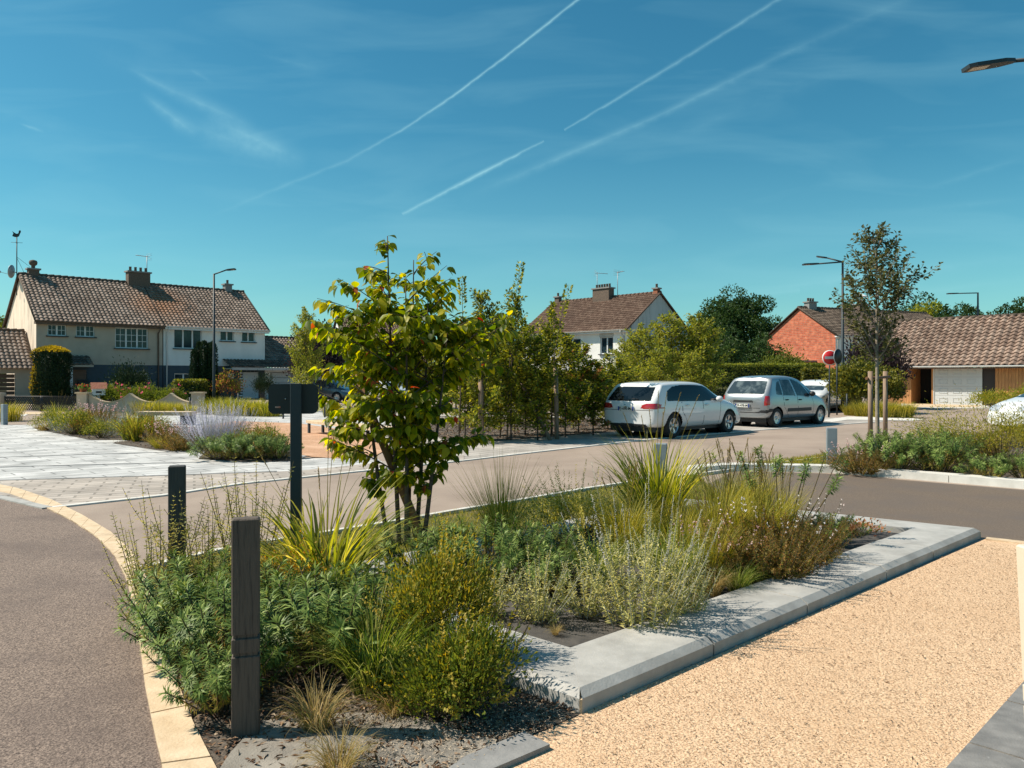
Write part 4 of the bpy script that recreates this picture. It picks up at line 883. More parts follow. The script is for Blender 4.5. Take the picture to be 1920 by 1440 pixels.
    for wx in spec['wheels']:
        for s in (-1, 1):
            M4 = Matrix.Translation((wx, s * (W - .11), r)) @ Matrix.Rotation(R(-90) * s, 4, 'X')
            mb = MB(); mb.lathe([(r * .64, -.10), (r * .9, -.105), (r * .98, -.09), (r, -.05), (r, .05), (r * .98, .09), (r * .9, .105), (r * .66, .095), (r * .63, .07), (r * .63, -.1)], 32, M4); w_ = mb.build('wheel', M_TYRE, root)
            rm = MB(); rm.lathe([(r * .63, .09), (r * .60, .095), (r * .58, .05), (r * .56, -.08), (0, -.08)], 32, M4)
            rm.lathe([(0, .075), (r * .17, .072), (r * .19, .04), (r * .2, .0)], 16, M4)
            ns = spec.get('spokes', 5)
            for k in range(ns):
                for dlt in ((-.13, .13) if ns == 5 else (0,)):
                    a0 = 2 * math.pi * k / ns + dlt; a1 = 2 * math.pi * k / ns + dlt * .6; w2 = .018 if ns == 5 else .045
                    p0 = Vector((math.cos(a1) * r * .15, math.sin(a1) * r * .15, .055)); p1 = Vector((math.cos(a0) * r * .6, math.sin(a0) * r * .6, .07)); t_ = (p1 - p0).normalized().cross(Vector((0, 0, 1))) * w2
                    q = [p0 - t_, p0 + t_, p1 + t_ * 1.2, p1 - t_ * 1.2]; lo_ = [p + Vector((0, 0, -.04)) for p in q]
                    rm.add([M4 @ p for p in q + lo_], [(0, 3, 2, 1), (0, 1, 5, 4), (1, 2, 6, 5), (2, 3, 7, 6), (3, 0, 4, 7)])
            rm.build('rim', M_RIM, w_)
            dk = MB(); dk.lathe([(r * .58, -.075), (0, -.075)], 20, M4); dk.build('spoke_gap_shade', M_TRIM, w_)  # black disc paints the shade in the gap behind the spokes
    # mirrors, handles
    mx = spec['mirror']
    for s in (-1, 1):
        M4 = Matrix.Translation((mx[0], s * (W + .06), mx[1])) @ Matrix.Diagonal((.11, .10, .085, 1))
        mb = MB(); mb.lathe([(0, -1), (.5, -.9), (.85, -.5), (1, 0), (.85, .5), (.5, .9), (0, 1)], 12, M4); mb.build('wing_mirror', spec.get('mirror_mat', spec['paint']), root)
        for hx, hz in spec['handles']:
            MB().tube([(hx - .09, s * (W + .004), hz), (hx, s * (W + .035), hz + .003), (hx + .09, s * (W + .004), hz)], [.018, .022, .018], 6).build('door_handle', spec.get('handle_mat', spec['paint']), root)
    if 'rub' in spec:
        for s in (-1, 1): x0, x1, zc = spec['rub']; MB().cbox(x0, min(s * (W - .02), s * (W + .022)), zc - .055, x1, max(s * (W - .02), s * (W + .022)), zc + .055, .01).build('rubbing_strip', M_TRIM, root)
    # number plate
    if 'plate' in spec:
        px_, pz, txt = spec['plate']; mb = MB(); mb.box(px_ - .02, -.26, pz - .055, px_ + .01, .26, pz + .055); p_ = mb.build('number_plate', M_PLATE, root)
        MB().box(px_ - .023, .215, pz - .053, px_ - .02, .258, pz + .053).box(px_ - .023, -.258, pz - .053, px_ - .02, -.215, pz + .053).build('plate_band', M_PBLUE, p_)
        cu = bpy.data.curves.new('plate_text', 'FONT'); cu.body = txt; cu.size = .105; cu.align_x = 'CENTER'; cu.align_y = 'CENTER'; cu.extrude = .001; cu.offset = .0015
        ob = bpy.data.objects.new('tmp', cu); COL.objects.link(ob); dg = bpy.context.evaluated_depsgraph_get(); tm = bpy.data.meshes.new_from_object(ob.evaluated_get(dg)); bpy.data.objects.remove(ob)
        tm.transform(Matrix.Translation((px_ - .0235, 0, pz)) @ Matrix.Rotation(R(-90), 4, 'Z') @ Matrix.Rotation(R(90), 4, 'X')); tm.materials.clear(); link('plate_text', tm, M_PINK, p_)
    # wiper
    if 'wiper' in spec:
        a, b = spec['wiper']; MB().tube([a, ((a[0] + b[0]) / 2 - .01, (a[1] + b[1]) / 2, (a[2] + b[2]) / 2 + .02), b], .012, 5).build('wiper', M_TRIM, root)
    # seats seen through the glass are left to the glass tone; aerial
    if 'aerial' in spec: x, z = spec['aerial']; MB().tube([(x, 0, z), (x - .18, 0, z + .16)], [.008, .004], 5).build('roof_aerial', M_TRIM, root)
    return root

# estate: stations rear -> front.  xl, xb, xt, zbot, zbelt, ztop, fl, fb, ft
wagon = dict(L=4.58, W=.90, wr=.325, wheels=(.93, 3.66), paint=M_PW, glass=M_CG, rear_u=2.4, front_u=2.0,
    st=[(.05, .01, .50, .33, .93, 1.41, .0, .0, .0), (.06, .02, .50, .33, .93, 1.41, .55, .55, .55), (.10, .08, .53, .32, .93, 1.42, .93, .93, .90), (.24, .26, .66, .28, .94, 1.44, 1.0, 1.0, .86),
        (.7, .7, .95, .26, .94, 1.46, 1.0, 1.0, .84), (1.3, 1.3, 1.4, .24, .94, 1.475, 1.0, 1.0, .83), (1.9, 1.9, 1.9, .24, .93, 1.475, 1.0, 1.0, .83), (2.4, 2.4, 2.35, .24, .92, 1.46, 1.0, 1.0, .82),
        (2.8, 2.8, 2.70, .24, .92, 1.40, 1.0, 1.0, .80), (3.15, 3.15, 3.1, .24, .91, 1.19, 1.0, 1.0, .78), (3.5, 3.5, 3.5, .24, .90, 1.02, 1.0, .99, .80), (3.85, 3.85, 3.85, .24, .84, .94, 1.0, .98, .80),
        (4.2, 4.18, 4.15, .24, .76, .85, .99, .95, .80), (4.45, 4.42, 4.36, .22, .64, .74, .93, .88, .74), (4.56, 4.54, 4.44, .22, .60, .68, .6, .6, .55), (4.58, 4.56, 4.46, .22, .60, .67, .0, .0, .0)],
    side_win=[[(.62, 1.02), (.66, .985), (1.5, .965), (2.30, .955), (2.30, 1.38), (1.9, 1.40), (1.4, 1.40), (1.0, 1.36), (.72, 1.25)], [(2.30, .955), (3.22, .965), (3.18, 1.03), (2.95, 1.18), (2.72, 1.31), (2.5, 1.375), (2.30, 1.38)]],
    rear_win=[(-.1, .985), (.66, .985), (.72, 1.0), (.64, 1.32), (.60, 1.35), (-.1, 1.36)], ws_u=(9.0, 11.4), ws_w=.72, ws_z=1.02, ws_z2=1.38,
    tail=[[(.46, .80), (.62, .78), (1.0, .78), (1.0, .93), (.62, .93), (.50, .88)]], tail_side=[[(.0, .78), (.52, .80), (.50, .825), (.34, .835), (.36, .90), (.24, .925), (.0, .93)]],
    head=[[(3.95, .74), (4.35, .66), (4.6, .60), (4.6, .72), (4.3, .80), (4.0, .80)]], black_rear=[[(-.1, .2), (.66, .2), (.60, .38), (-.1, .40)]], skirt=.235,
    seams=[(1.62, .30, 1.30, .70), (1.30, .70, 1.28, .95), (2.32, .30, 2.30, .955), (3.10, .32, 3.14, .62), (3.14, .62, 3.22, .93)], hatch=[(.74, 0, .80)],
    mirror=(3.02, 1.0), handles=((1.52, .86), (2.46, .85)), plate=(.02, .78, 'FJ-690-ME'), wiper=((.16, .0, 1.02), (.10, -.34, 1.03)), aerial=(1.0, 1.49))
CW = math.atan2(.686, .727)
def carpos(px, py, ang, wx, W):   # put the right rear wheel on the ground at a photo pixel
    g = G(px, py); d = Vector((math.cos(ang), math.sin(ang), 0)); r_ = Vector((d.y, -d.x, 0)); p = g - d * wx - r_ * (W - .1); return p
w1_ = car('parked_car', 'white estate car with tinted side windows, parked nearest, left of the silver car', wagon, carpos(1259, 821, CW, .93, .90), CW)
eb = MB()   # small upright emblem on the tailgate
eb.tube([(-.035, .02, .875), (-.035, -.005, .90), (-.035, -.02, .885)], .006, 4); eb.tube([(-.035, .0, .90), (-.035, .01, .86), (-.035, -.02, .855)], .006, 4); eb.box(-.04, -.07, .835, -.03, .07, .845)
eb.build('emblem', M_CHROME, w1_)
mpv = dict(L=4.28, W=.875, wr=.31, wheels=(.66, 3.42), paint=M_PS, glass=M_CG2, rear_u=2.4, front_u=2.0, spokes=7,
    st=[(.08, .02, .55, .32, .98, 1.56, .0, .0, .0), (.08, .03, .55, .32, .98, 1.56, .55, .55, .55), (.12, .10, .58, .31, .98, 1.57, .93, .93, .88), (.28, .28, .70, .28, .99, 1.60, 1.0, 1.0, .82),
        (.7, .7, .95, .26, .99, 1.63, 1.0, 1.0, .79), (1.2, 1.2, 1.3, .25, .98, 1.645, 1.0, 1.0, .78), (1.75, 1.75, 1.75, .25, .97, 1.64, 1.0, 1.0, .78), (2.2, 2.2, 2.15, .25, .96, 1.60, 1.0, 1.0, .77),
        (2.6, 2.6, 2.5, .25, .95, 1.50, 1.0, 1.0, .76), (2.95, 2.95, 2.88, .25, .94, 1.32, 1.0, 1.0, .75), (3.25, 3.25, 3.22, .25, .93, 1.12, 1.0, .99, .75), (3.6, 3.6, 3.55, .25, .87, .98, 1.0, .97, .76),
        (3.9, 3.88, 3.82, .24, .78, .86, .98, .93, .76), (4.15, 4.12, 4.04, .22, .64, .72, .90, .84, .70), (4.26, 4.24, 4.12, .22, .58, .64, .6, .6, .55), (4.28, 4.26, 4.14, .22, .58, .64, .0, .0, .0)],
    side_win=[[(.62, 1.06), (.98, 1.03), (.98, 1.50), (.80, 1.44), (.66, 1.25)], [(1.03, 1.03), (1.78, 1.00), (1.62, 1.54), (1.03, 1.54)], [(1.86, 1.0), (2.72, .985), (2.70, 1.05), (2.42, 1.33), (2.18, 1.46), (1.88, 1.53), (1.70, 1.54)], [(2.78, .99), (3.12, 1.0), (2.86, 1.15), (2.60, 1.30), (2.56, 1.27)]],
    rear_win=[(-.1, 1.06), (.62, 1.06), (.69, 1.10), (.62, 1.46), (.56, 1.49), (-.1, 1.50)], ws_u=(8.8, 11.2), ws_w=.68, ws_z=1.10, ws_z2=1.50,
    tail=[[(.72, .72), (1.0, .72), (1.0, 1.02), (.74, 1.02)]], tail_side=[[(.0, .72), (.24, .72), (.25, 1.02), (.0, 1.02)]], head=[[(3.7, .74), (4.1, .60), (4.3, .56), (4.3, .70), (4.0, .80), (3.75, .84)]],
    black_rear=[[(-.1, .47), (1.0, .47), (1.0, .58), (.62, .56), (.5, .50), (-.1, .50)], [(-.1, .80), (.33, .80), (.36, .78), (.36, .84), (.33, .87), (-.1, .87)]], black_side=[[(.0, .47), (.55, .54), (.50, .62), (.0, .60)]], skirt=.24,
    seams=[(1.38, .32, 1.05, .66), (1.05, .66, 1.01, 1.02), (1.92, .30, 1.88, 1.0), (2.86, .32, 2.92, .66), (2.92, .66, 2.82, .98)], hatch=[(.62, 0, .6)],
    mirror=(2.72, 1.06), mirror_mat=M_TRIM, handle_mat=M_TRIM, handles=((1.22, .88), (2.04, .87)), rub=(1.25, 2.75, .55), plate=(.02, .70, 'CR-478-MS'), wiper=((.20, .05, 1.08), (.13, -.30, 1.10)))
car('parked_car', 'silver people carrier with black side strips, parked in front of the white estate car', mpv, carpos(1453, 801.5, CW - R(3), .66, .875), CW - R(3))
hatch = dict(wagon); hatch.update(spokes=7, glass=M_CG2)
hatch.pop('plate'); 
p = G(1500, 762)
car('parked_car', 'white car facing the camera behind the silver car, half hidden by ivy', hatch, (15.9, 38.4, 0), R(-128))
car('parked_car', 'white car cut off by the right picture edge, its bonnet facing left', hatch, (18.6, 23.0, 0), R(-168))
dk = dict(hatch); dk.update(paint=paint('paint_blue_grey', (.08, .10, .12)))
car('parked_car', 'dark blue grey car in a far driveway, seen between sign board and leafy young tree', dk, (-14.4, 51.5, 0), R(-20))
car('parked_car', 'white car parked far off, seen through the leafy young tree', hatch, (-11.5, 57.0, 0), R(-30))
# ------------------------------------------------------------------ street furniture
M_POSTW = mat('weathered_wood', (.085, .064, .050), (.155, .12, .095), scale=6, rough=.8, stretch=(9, 9, .6), bump=.003, bscale=18, c3=(.03, .023, .019), s3=6, c3lo=.45, c3hi=.7)
M_POSTD = mat('post_dark', (.035, .036, .036), (.06, .058, .055), scale=6, rough=.7, stretch=(9, 9, .8), bump=.002, bscale=18)
M_STEEL = mat('steel_blue_grey', (.20, .235, .26), (.25, .285, .31), scale=3, rough=.5, metal=.1); M_ANTH = mat('anthracite', (.018, .028, .036), (.024, .035, .043), scale=4, rough=.55)
M_CREAMP = mat('post_cream', (.62, .52, .40), (.68, .58, .46), scale=3, rough=.6)
def post(name, label, loc, w, d, h, rz, m, grooves=(), cat='bollard', group=None, tilt=0, c=.006):
    t = thing(name, label, cat, loc, rz, group); zs = [-.05] + sorted(sum([[g - .009, g + .009] for g in grooves], [])) + [h]; mb = MB(); gv = MB()
    for i in range(len(zs) - 1):
        if i % 2 == 0:
            if i == len(zs) - 2: mb.cbox(-w / 2, -d / 2, zs[i], w / 2, d / 2, zs[i + 1], c)
            else: mb.cbox(-w / 2, -d / 2, zs[i], w / 2, d / 2, zs[i + 1], .004)
        else: gv.box(-w / 2 + .008, -d / 2 + .008, zs[i] - .004, w / 2 - .008, d / 2 - .008, zs[i + 1] + .004)
    mb.build('shaft', m, t)
    if grooves: gv.build('groove', m, t)
    if tilt: t.rotation_euler = (0, tilt, rz)
    return t
g = G(461, 1380); post('bollard', 'nearest square weathered wooden post with two grooves, standing in the near bed', (g.x, g.y, 0), .118, .075, .975, R(15), M_POSTW, (.375, .455))
post('bollard', 'dark square wooden post behind the nearest one, rising from willowy stems', (-2.36, 5.42, 0), .112, .075, .98, R(18), M_POSTD, (.375, .455))
gp = (-1.69, 6.02, 0)
t = thing('sign_post', 'dark steel post with a rounded dark board fixed behind it, seen from the back', 'sign post', gp, R(8))
MB().cbox(-.040, -.04, -.05, .040, .04, 1.555, .003).build('post', M_ANTH, t)
bd = []; w_, h_, r_ = .19, .118, .045
for cx, cz, a0 in ((w_ - r_, h_ - r_, 0), (-w_ + r_, h_ - r_, 90), (-w_ + r_, -h_ + r_, 180), (w_ - r_, -h_ + r_, 270)):
    for k in range(7): a = R(a0 + k * 15); bd.append((cx + r_ * math.cos(a) - .028, cz + r_ * math.sin(a) + 1.432))
n = len(bd); mb = MB(); mb.add([(x, .045, z) for x, z in bd] + [(x, .07, z) for x, z in bd], [tuple(range(n)), tuple(range(2 * n - 1, n - 1, -1))] + [(i, n + i, n + (i + 1) % n, (i + 1) % n) for i in range(n)])
s_ = mb.build('board', mat('board_back', (.022, .024, .026), rough=.45, metal=.2), t)
MB().box(-.165, .041, 1.362, -.125, .0445, 1.374).build('sticker', mat('sticker_red', (.45, .12, .07), (.6, .45, .38), scale=60, rough=.5), s_); MB().lathe([(0, .0), (.006, 0), (.006, .008), (0, .01)], 8, Matrix.Translation((-.086, .045, 1.432)) @ Matrix.Rotation(R(90), 4, 'X')).build('rivet', M_CHROME, s_)
g = G(1562, 883); post('bollard', 'blue grey square metal bollard on the pale kerb beside the planted island', (g.x, g.y + .06, .0), .165, .14, .735, R(-16), M_STEEL, (.15, .20))
post('bollard', 'grey square bollard half hidden in the tall yellow green grass of the planter', (1.95, 10.1, 0), .165, .14, .735, R(-16), M_STEEL, (.15, .20))
g = G(8, 797); post('bollard', 'small grey square bollard at the left edge of the plaza', (g.x, g.y, 0), .17, .15, .70, R(-30), M_STEEL, (.15, .20))
post('bollard', 'pale cream post cut off by the right edge of the picture, on the sandy path', (2.012, 2.87, 0), .115, .09, .975, R(4), M_CREAMP, (.375, .455), tilt=R(-3))
# slim dark bollards
pr = thing('slim_bollard', 'slim dark bollard before the scalloped garden wall', 'bollard', G(356, 776), 0, 'slim dark bollards along the plaza edge'); MB().tube([(0, 0, -.02), (0, 0, .72)], .035, 10).build('shaft', M_ANTH, pr); MB().lathe([(.035, .715), (.036, .735), (.0, .745)], 10).build('cap', M_ANTH, pr)
for x, y, lb in ((447, 777, 'slim dark bollard behind the lavender blue flowering shrub'), (531, 785.5, 'slim dark bollard seen low under the sign board'), (609, 783, 'slim dark bollard right of the sign board'), (656, 779, 'slim dark bollard seen through leaves of the multi-stemmed young tree'),
    (1554, 783, 'slim dark bollard at the nose of the silver car'), (1588, 779, 'slim dark bollard in the grass right of the no entry sign')): dup(pr, G(x, y), 0, (1, 1, 1.25), lb)
# stone benches
t = thing('stone_bench', 'long pale concrete bench with dark block legs among the left planting', 'bench', G(312, 797), R(-3)); MB().cbox(-.95, -.22, .33, .95, .22, .46, .01).build('seat', M_CREAM, t)
for x in (-.7, .75): MB().box(x - .2, -.16, 0, x + .2, .16, .328).build('leg', M_ANTH, t)
b0, b1 = G(578, 813), G(690, 829); ang = math.atan2(b1.y - b0.y, b1.x - b0.x)
t = thing('stone_bench', 'long pale bench on short dark legs at the edge of the red gravel square', 'bench', b0, ang); MB().cbox(-.1, -.03, .30, 4.2, .5, .385, .01).build('seat', M_CREAM, t)
for x in (.0, 1.4, 2.8, 4.0):
    for y in (.0, .42): MB().box(x - .05, y, 0, x + .05, y + .05, .298).build('leg', M_ANTH, t)
t = thing('stone_bench', 'short white block bench with brown top left of the white estate car', 'bench', G(1160, 797), R(20)); MB().box(-.5, -.2, 0, .5, .2, .40).build('base', M_PVC, t); MB().cbox(-.52, -.22, .403, .52, .22, .46, .006).build('seat', M_WOODC, t)

def lamp(label, loc, H, arms, r=.06, group='tall dark street lamps'):
    t = thing('street_lamp', label, 'street lamp', loc, 0, group); MB().tube([(0, 0, 0), (0, 0, 1.2), (0, 0, H)], [r * 1.15, r * 1.0, r * .62], 12).box(-.1, -.1, 0, .1, .1, .02).build('pole', M_ANTH, t)
    for (dx, dy, dz, hl, tl) in arms:
        d = Vector((dx, dy, dz)); a = Vector((0, 0, H - .03)); e = a + d; MB().tube([a, e], .035, 8).build('arm', M_ANTH, t)
        f = Vector((dx, dy, 0)).normalized(); f.z = tl; f.normalize(); s = f.cross(Vector((0, 0, 1))).normalized(); u_ = s.cross(f); mb = MB()
        q = [(0, .045), (.25, .13), (.85, .15), (1, .12), (1, -.12), (.85, -.15), (.25, -.13), (0, -.045)]
        top = [e + f * (x * hl) + s * y + u_ * (.035) for x, y in q]; bot = [e + f * (x * hl) + s * y - u_ * (.03) for x, y in q]; n = 8
        mb.add(top + bot, [tuple(range(n)), tuple(range(2 * n - 1, n - 1, -1))] + [(i, n + i, n + (i + 1) % n, (i + 1) % n) for i in range(n)]); hd = mb.build('lamp_head', M_ANTH, t)
        p = [e + f * (x * hl) + s * y - u_ * .034 for x, y in ((.55, -.09), (.92, -.09), (.92, .09), (.55, .09))]; MB().add(p, [(0, 1, 2, 3)]).build('lens', M_CREAMP, hd)
    return t
lamp('tall dark street lamp in front of the white rendered house half', (-15.5, 40, 0), 7.0, [(.62, 0, .22, .50, .10)], r=.075)
lamp('tall dark street lamp with two arms beside the no entry sign', (15.35, 35.7, 0), 7.0, [(-.55, .45, .26, .46, .22), (-1.15, -.1, -.10, .75, -.06)], r=.075)
lamp('tall dark street lamp rising beyond the roof of the low garage', (31.2, 51.5, 0), 7.3, [(-1.3, 0, -.03, .75, -.03)], r=.085)
lamp('near street lamp whose flat head reaches in at the upper right edge of the picture', (10.9, 13.4, 0), 7.35, [(-2.15, .0, -.20, .86, -.16)], r=.08)
# no entry sign and the back of its neighbour
t = thing('road_sign', 'round red no entry sign with white bar on a grey pole', 'road sign', (13.72, 33.2, 0), R(0)); MB().tube([(0, .03, 0), (0, .03, 2.75)], .03, 8).build('pole', M_ANTH, t)
RX = Matrix.Translation((0, 0, 2.46)) @ Matrix.Rotation(R(90), 4, 'X')
MB().lathe([(0, -.01), (.33, -.01), (.33, .01), (0, .01)], 32, RX).build('disc', mat('sign_white', (.75, .75, .74), rough=.4), t)
MB().lathe([(0, .014), (.295, .014), (.295, .011)], 32, RX).build('red_face', mat('sign_red', (.50, .015, .02), rough=.4), t); MB().box(-.22, -.020, 2.405, .22, -.016, 2.515).build('white_bar', M_PVC, t)
t = thing('road_sign', 'dark round back of a road sign turned away, overlapping the no entry sign', 'road sign', (13.90, 32.9, 0), R(38)); MB().tube([(0, 0, 0), (0, 0, 2.8)], .032, 8).build('pole', M_ANTH, t)
MB().lathe([(0, -.01), (.325, -.01), (.325, .01), (0, .01)], 32, Matrix.Translation((0, -.045, 2.50)) @ Matrix.Rotation(R(90), 4, 'X')).build('disc', M_BLACK, t)
MB().lathe([(.323, -.014), (.334, -.014), (.334, .014), (.323, .014), (.323, -.014)], 32, Matrix.Translation((0, -.045, 2.50)) @ Matrix.Rotation(R(90), 4, 'X')).build('rim', M_ZINC, t)
# ---- front garden of the left houses
yw_ = 35.5
def gwx(px, d=yw_): return (px - 960) / F * d
t = thing('garden_wall', 'low rendered garden wall with scalloped top, pillars and pale coping', 'garden wall'); xa, xb = gwx(166), gwx(366); mb = MB(); cp = MB(); N = 90
def gh(s):   # s in 0..1: swoops between humps
    f = (s * 2.6) % 1.0; return .88 - .42 * (math.sin(math.pi * f) ** .8) if True else 0
top = [(xa + (xb - xa) * k / N, gh(k / N)) for k in range(N + 1)]
for k in range(N):
    (x0, z0), (x1, z1) = top[k], top[k + 1]
    for y, fl in ((yw_, 1), (yw_ + .2, 0)):
        q = [(x0, y, 0), (x1, y, 0), (x1, y, z1), (x0, y, z0)]; mb.quad(*(q if fl else q[::-1]))
    cp.quad((x0, yw_ - .03, z0 + .03), (x1, yw_ - .03, z1 + .03), (x1, yw_ + .23, z1 + .03), (x0, yw_ + .23, z0 + .03)); cp.quad((x0, yw_ - .03, z0 - .02), (x1, yw_ - .03, z1 - .02), (x1, yw_ - .03, z1 + .03), (x0, yw_ - .03, z0 + .03))
mb.build('wall', M_REND_B, t); cp.build('coping', M_CREAM, t)
for px in (156, 370):
    x = gwx(px); MB().box(x - .23, yw_ - .14, 0, x + .23, yw_ + .32, .86).build('pillar', M_REND_B, t); MB().box(x - .29, yw_ - .2, .862, x + .29, yw_ + .38, .93).build('pillar_cap', M_CREAM, t)
t = thing('garden_gate', 'dark metal lattice gates between pillars at the left driveway', 'gate'); mb = MB(); x0, x1 = gwx(8), gwx(146)
for za in (.10, .73): mb.tube([(x0, yw_ + .05, za), (x1, yw_ + .05, za)], .022, 6)
for x in (x0, (x0 + x1) / 2 - .03, (x0 + x1) / 2 + .03, x1): mb.tube([(x, yw_ + .05, .03), (x, yw_ + .05, .76)], .028, 6)
mb.build('gate_frame', M_BLACK, t); mb = MB(); n = 34
for k in range(-3, n):
    a = x0 + (x1 - x0) * k / n
    for sgn in (0, 1):
        p, q = (a, .10), (a + .44, .73)
        if sgn: p, q = (a + .44, .10), (a, .73)
        def cl(p, q):
            if p[0] < x0: f = (x0 - p[0]) / (q[0] - p[0] + 1e-9); p = (x0, p[1] + (q[1] - p[1]) * f)
            if p[0] > x1: f = (x1 - p[0]) / (q[0] - p[0] + 1e-9); p = (x1, p[1] + (q[1] - p[1]) * f)
            return p
        if max(p[0], q[0]) <= x0 or min(p[0], q[0]) >= x1: continue
        p, q = cl(p, q), cl(q, p); mb.tube([(p[0], yw_ + .05 + .02 * sgn, p[1]), (q[0], yw_ + .05 + .02 * sgn, q[1])], .018, 4, cap=False)
mb.build('lattice', M_BLACK, t)
tag(MB().cbox(gwx(-14), yw_ - .15, 0, gwx(4), yw_ + .3, .90, .02).build('gate_pillar', M_REND_B), 'rendered gate pillar at the very left edge of the picture', 'pillar')
tag(MB().box(gwx(-60), yw_ - 2.2, -.03, gwx(160), yw_ - .3, .02).build('threshold', M_CREAM), 'pale paved threshold before the lattice gates', kind='structure')
t = thing('mailbox', 'small white house-shaped letter box with red roof above the garden pillar', 'letter box', (gwx(174), yw_ + .5, 0), R(30)); MB().box(-.27, -.2, .78, .27, .2, 1.12).add([(-.27, -.2, 1.12), (-.27, .2, 1.12), (-.27, 0, 1.34), (.27, -.2, 1.12), (.27, .2, 1.12), (.27, 0, 1.34)], [(0, 1, 2), (3, 5, 4)]).box(-.06, -.06, 0, .06, .06, .78).build('body', M_PVC, t)
MB().add([(-.34, -.27, 1.08), (.34, -.27, 1.08), (.34, 0, 1.375), (-.34, 0, 1.375), (.34, .27, 1.08), (-.34, .27, 1.08)], [(0, 1, 2, 3), (3, 2, 4, 5)]).build('roof', mat('red_tile', (.38, .12, .07), (.5, .2, .12), scale=14, rough=.8), t); MB().box(-.12, -.215, .88, .12, -.203, .97).build('slot', M_BLACK, t)
t = thing('flower_pot', 'terracotta pot with red flowers on the garden pillar', 'flower pot', (gwx(154), yw_ + .08, .93)); MB().lathe([(0, 0), (.12, 0), (.16, .16), (.18, .16), (.18, .2), (.13, .2), (.13, .17)], 14).build('pot', M_TERRA, t)
np.random.seed(12); Lv = Leaves(); p = np.random.randn(160, 3) * [.13, .13, .06] + [0, 0, .25]; Lv.add(p, rdir(160), rdir(160), .08, .06); Lv.build('leaves', leafmat('geranium', [(.04, .09, .02), (.08, .15, .03)]), t)
Lv = Leaves(); p = np.random.randn(50, 3) * [.12, .10, .04] + [0, 0, .32]; Lv.add(p, rdir(50), rdir(50), .045, .045); Lv.build('flowers', leafmat('geranium_red', [(.55, .06, .04), (.7, .16, .10)]), t)
# ------------------------------------------------------------------ plants
LM = dict(  # pale and dark ramp ends put highlights and shade into the leaf colours
 spurge=leafmat('leaf_spurge', [(.025, .045, .012), (.09, .15, .034), (.22, .29, .075), (.42, .45, .14)], rough=.45, transl=.14),
 spurge_dry=leafmat('leaf_spurge_low', [(.16, .18, .035), (.30, .27, .05), (.32, .20, .06)], transl=.3),
 reed=leafmat('leaf_reed', [(.03, .05, .012), (.12, .15, .022), (.30, .30, .035), (.58, .50, .11)], rough=.4, transl=.42),
 sedge=leafmat('leaf_sedge', [(.02, .045, .010), (.08, .13, .020), (.20, .25, .04), (.44, .42, .13)], rough=.4, transl=.35),
 tan=leafmat('leaf_tan', [(.20, .17, .045), (.30, .22, .08), (.42, .33, .16), (.12, .13, .03)], rough=.5, transl=.35),
 gold=leafmat('leaf_gold_grass', [(.07, .09, .014), (.20, .20, .025), (.36, .32, .05), (.50, .42, .11)], rough=.45, transl=.35),
 silver=leafmat('leaf_silver', [(.12, .14, .05), (.32, .33, .12), (.48, .44, .14), (.62, .58, .28)], rough=.55, transl=.3),
 willow=leafmat('leaf_willow', [(.17, .19, .06), (.28, .28, .09), (.38, .32, .08)], rough=.5, transl=.35),
 amber=leafmat('leaf_amber', [(.07, .09, .016), (.16, .17, .028), (.29, .25, .035), (.42, .31, .05)], rough=.45, transl=.32),
 green=leafmat('leaf_green', [(.04, .07, .014), (.095, .13, .022), (.20, .22, .035)], rough=.45, transl=.32),
 orange=leafmat('leaf_orange', [(.30, .20, .04), (.45, .26, .05), (.22, .22, .05)], transl=.35),
 rust=leafmat('leaf_rust', [(.05, .06, .015), (.15, .14, .03), (.26, .12, .035), (.16, .17, .03), (.42, .26, .10)], rough=.5, transl=.3),
 rusty=leafmat('leaf_rusty', [(.30, .12, .05), (.42, .20, .09), (.20, .14, .05)], transl=.3),
 flower=leafmat('petal_white', [(.72, .60, .58), (.80, .76, .74)], transl=.3), pinkf=leafmat('petal_pink', [(.62, .40, .38), (.75, .60, .58), (.5, .25, .22)], transl=.3), rosef=leafmat('petal_rose', [(.55, .10, .14), (.70, .22, .25)], transl=.3),
 lav=leafmat('petal_lavender', [(.26, .26, .36), (.38, .38, .48), (.50, .50, .56)], transl=.25), greyp=leafmat('leaf_grey_stem', [(.30, .30, .30), (.40, .39, .38)], transl=.2),
 big=leafmat('leaf_big_tree', [(.05, .085, .008), (.11, .15, .012), (.26, .28, .018), (.46, .40, .035)], rough=.42, transl=.5, spec=.3), redl=leafmat('leaf_red', [(.28, .05, .025), (.42, .14, .05)], transl=.4),
 horn=leafmat('leaf_hornbeam', [(.03, .05, .010), (.10, .13, .02), (.22, .235, .03), (.42, .38, .06)], rough=.45, transl=.38),
 yel=leafmat('leaf_yellow_green', [(.12, .15, .025), (.20, .22, .035), (.30, .28, .05)], rough=.45, transl=.38),
 oak=leafmat('leaf_oak', [(.022, .045, .013), (.035, .068, .018), (.06, .10, .025)], rough=.5, transl=.22), dark=leafmat('leaf_dark_conifer', [(.012, .026, .012), (.02, .04, .018), (.035, .06, .022)], rough=.6, transl=.08),
 purple=leafmat('leaf_purple', [(.022, .014, .018), (.04, .025, .03), (.07, .05, .045)], rough=.5, transl=.15), olive=leafmat('leaf_olive', [(.04, .05, .018), (.08, .085, .03), (.16, .155, .06)], rough=.5, transl=.22),
 hedge=leafmat('leaf_hedge', [(.06, .08, .014), (.10, .125, .02), (.15, .17, .028)], rough=.5, transl=.25), ivy=leafmat('leaf_ivy', [(.04, .055, .014), (.10, .11, .02), (.26, .23, .035)], rough=.45, transl=.25), golden=leafmat('leaf_golden', [(.30, .22, .03), (.42, .32, .05), (.24, .21, .03)], transl=.3))
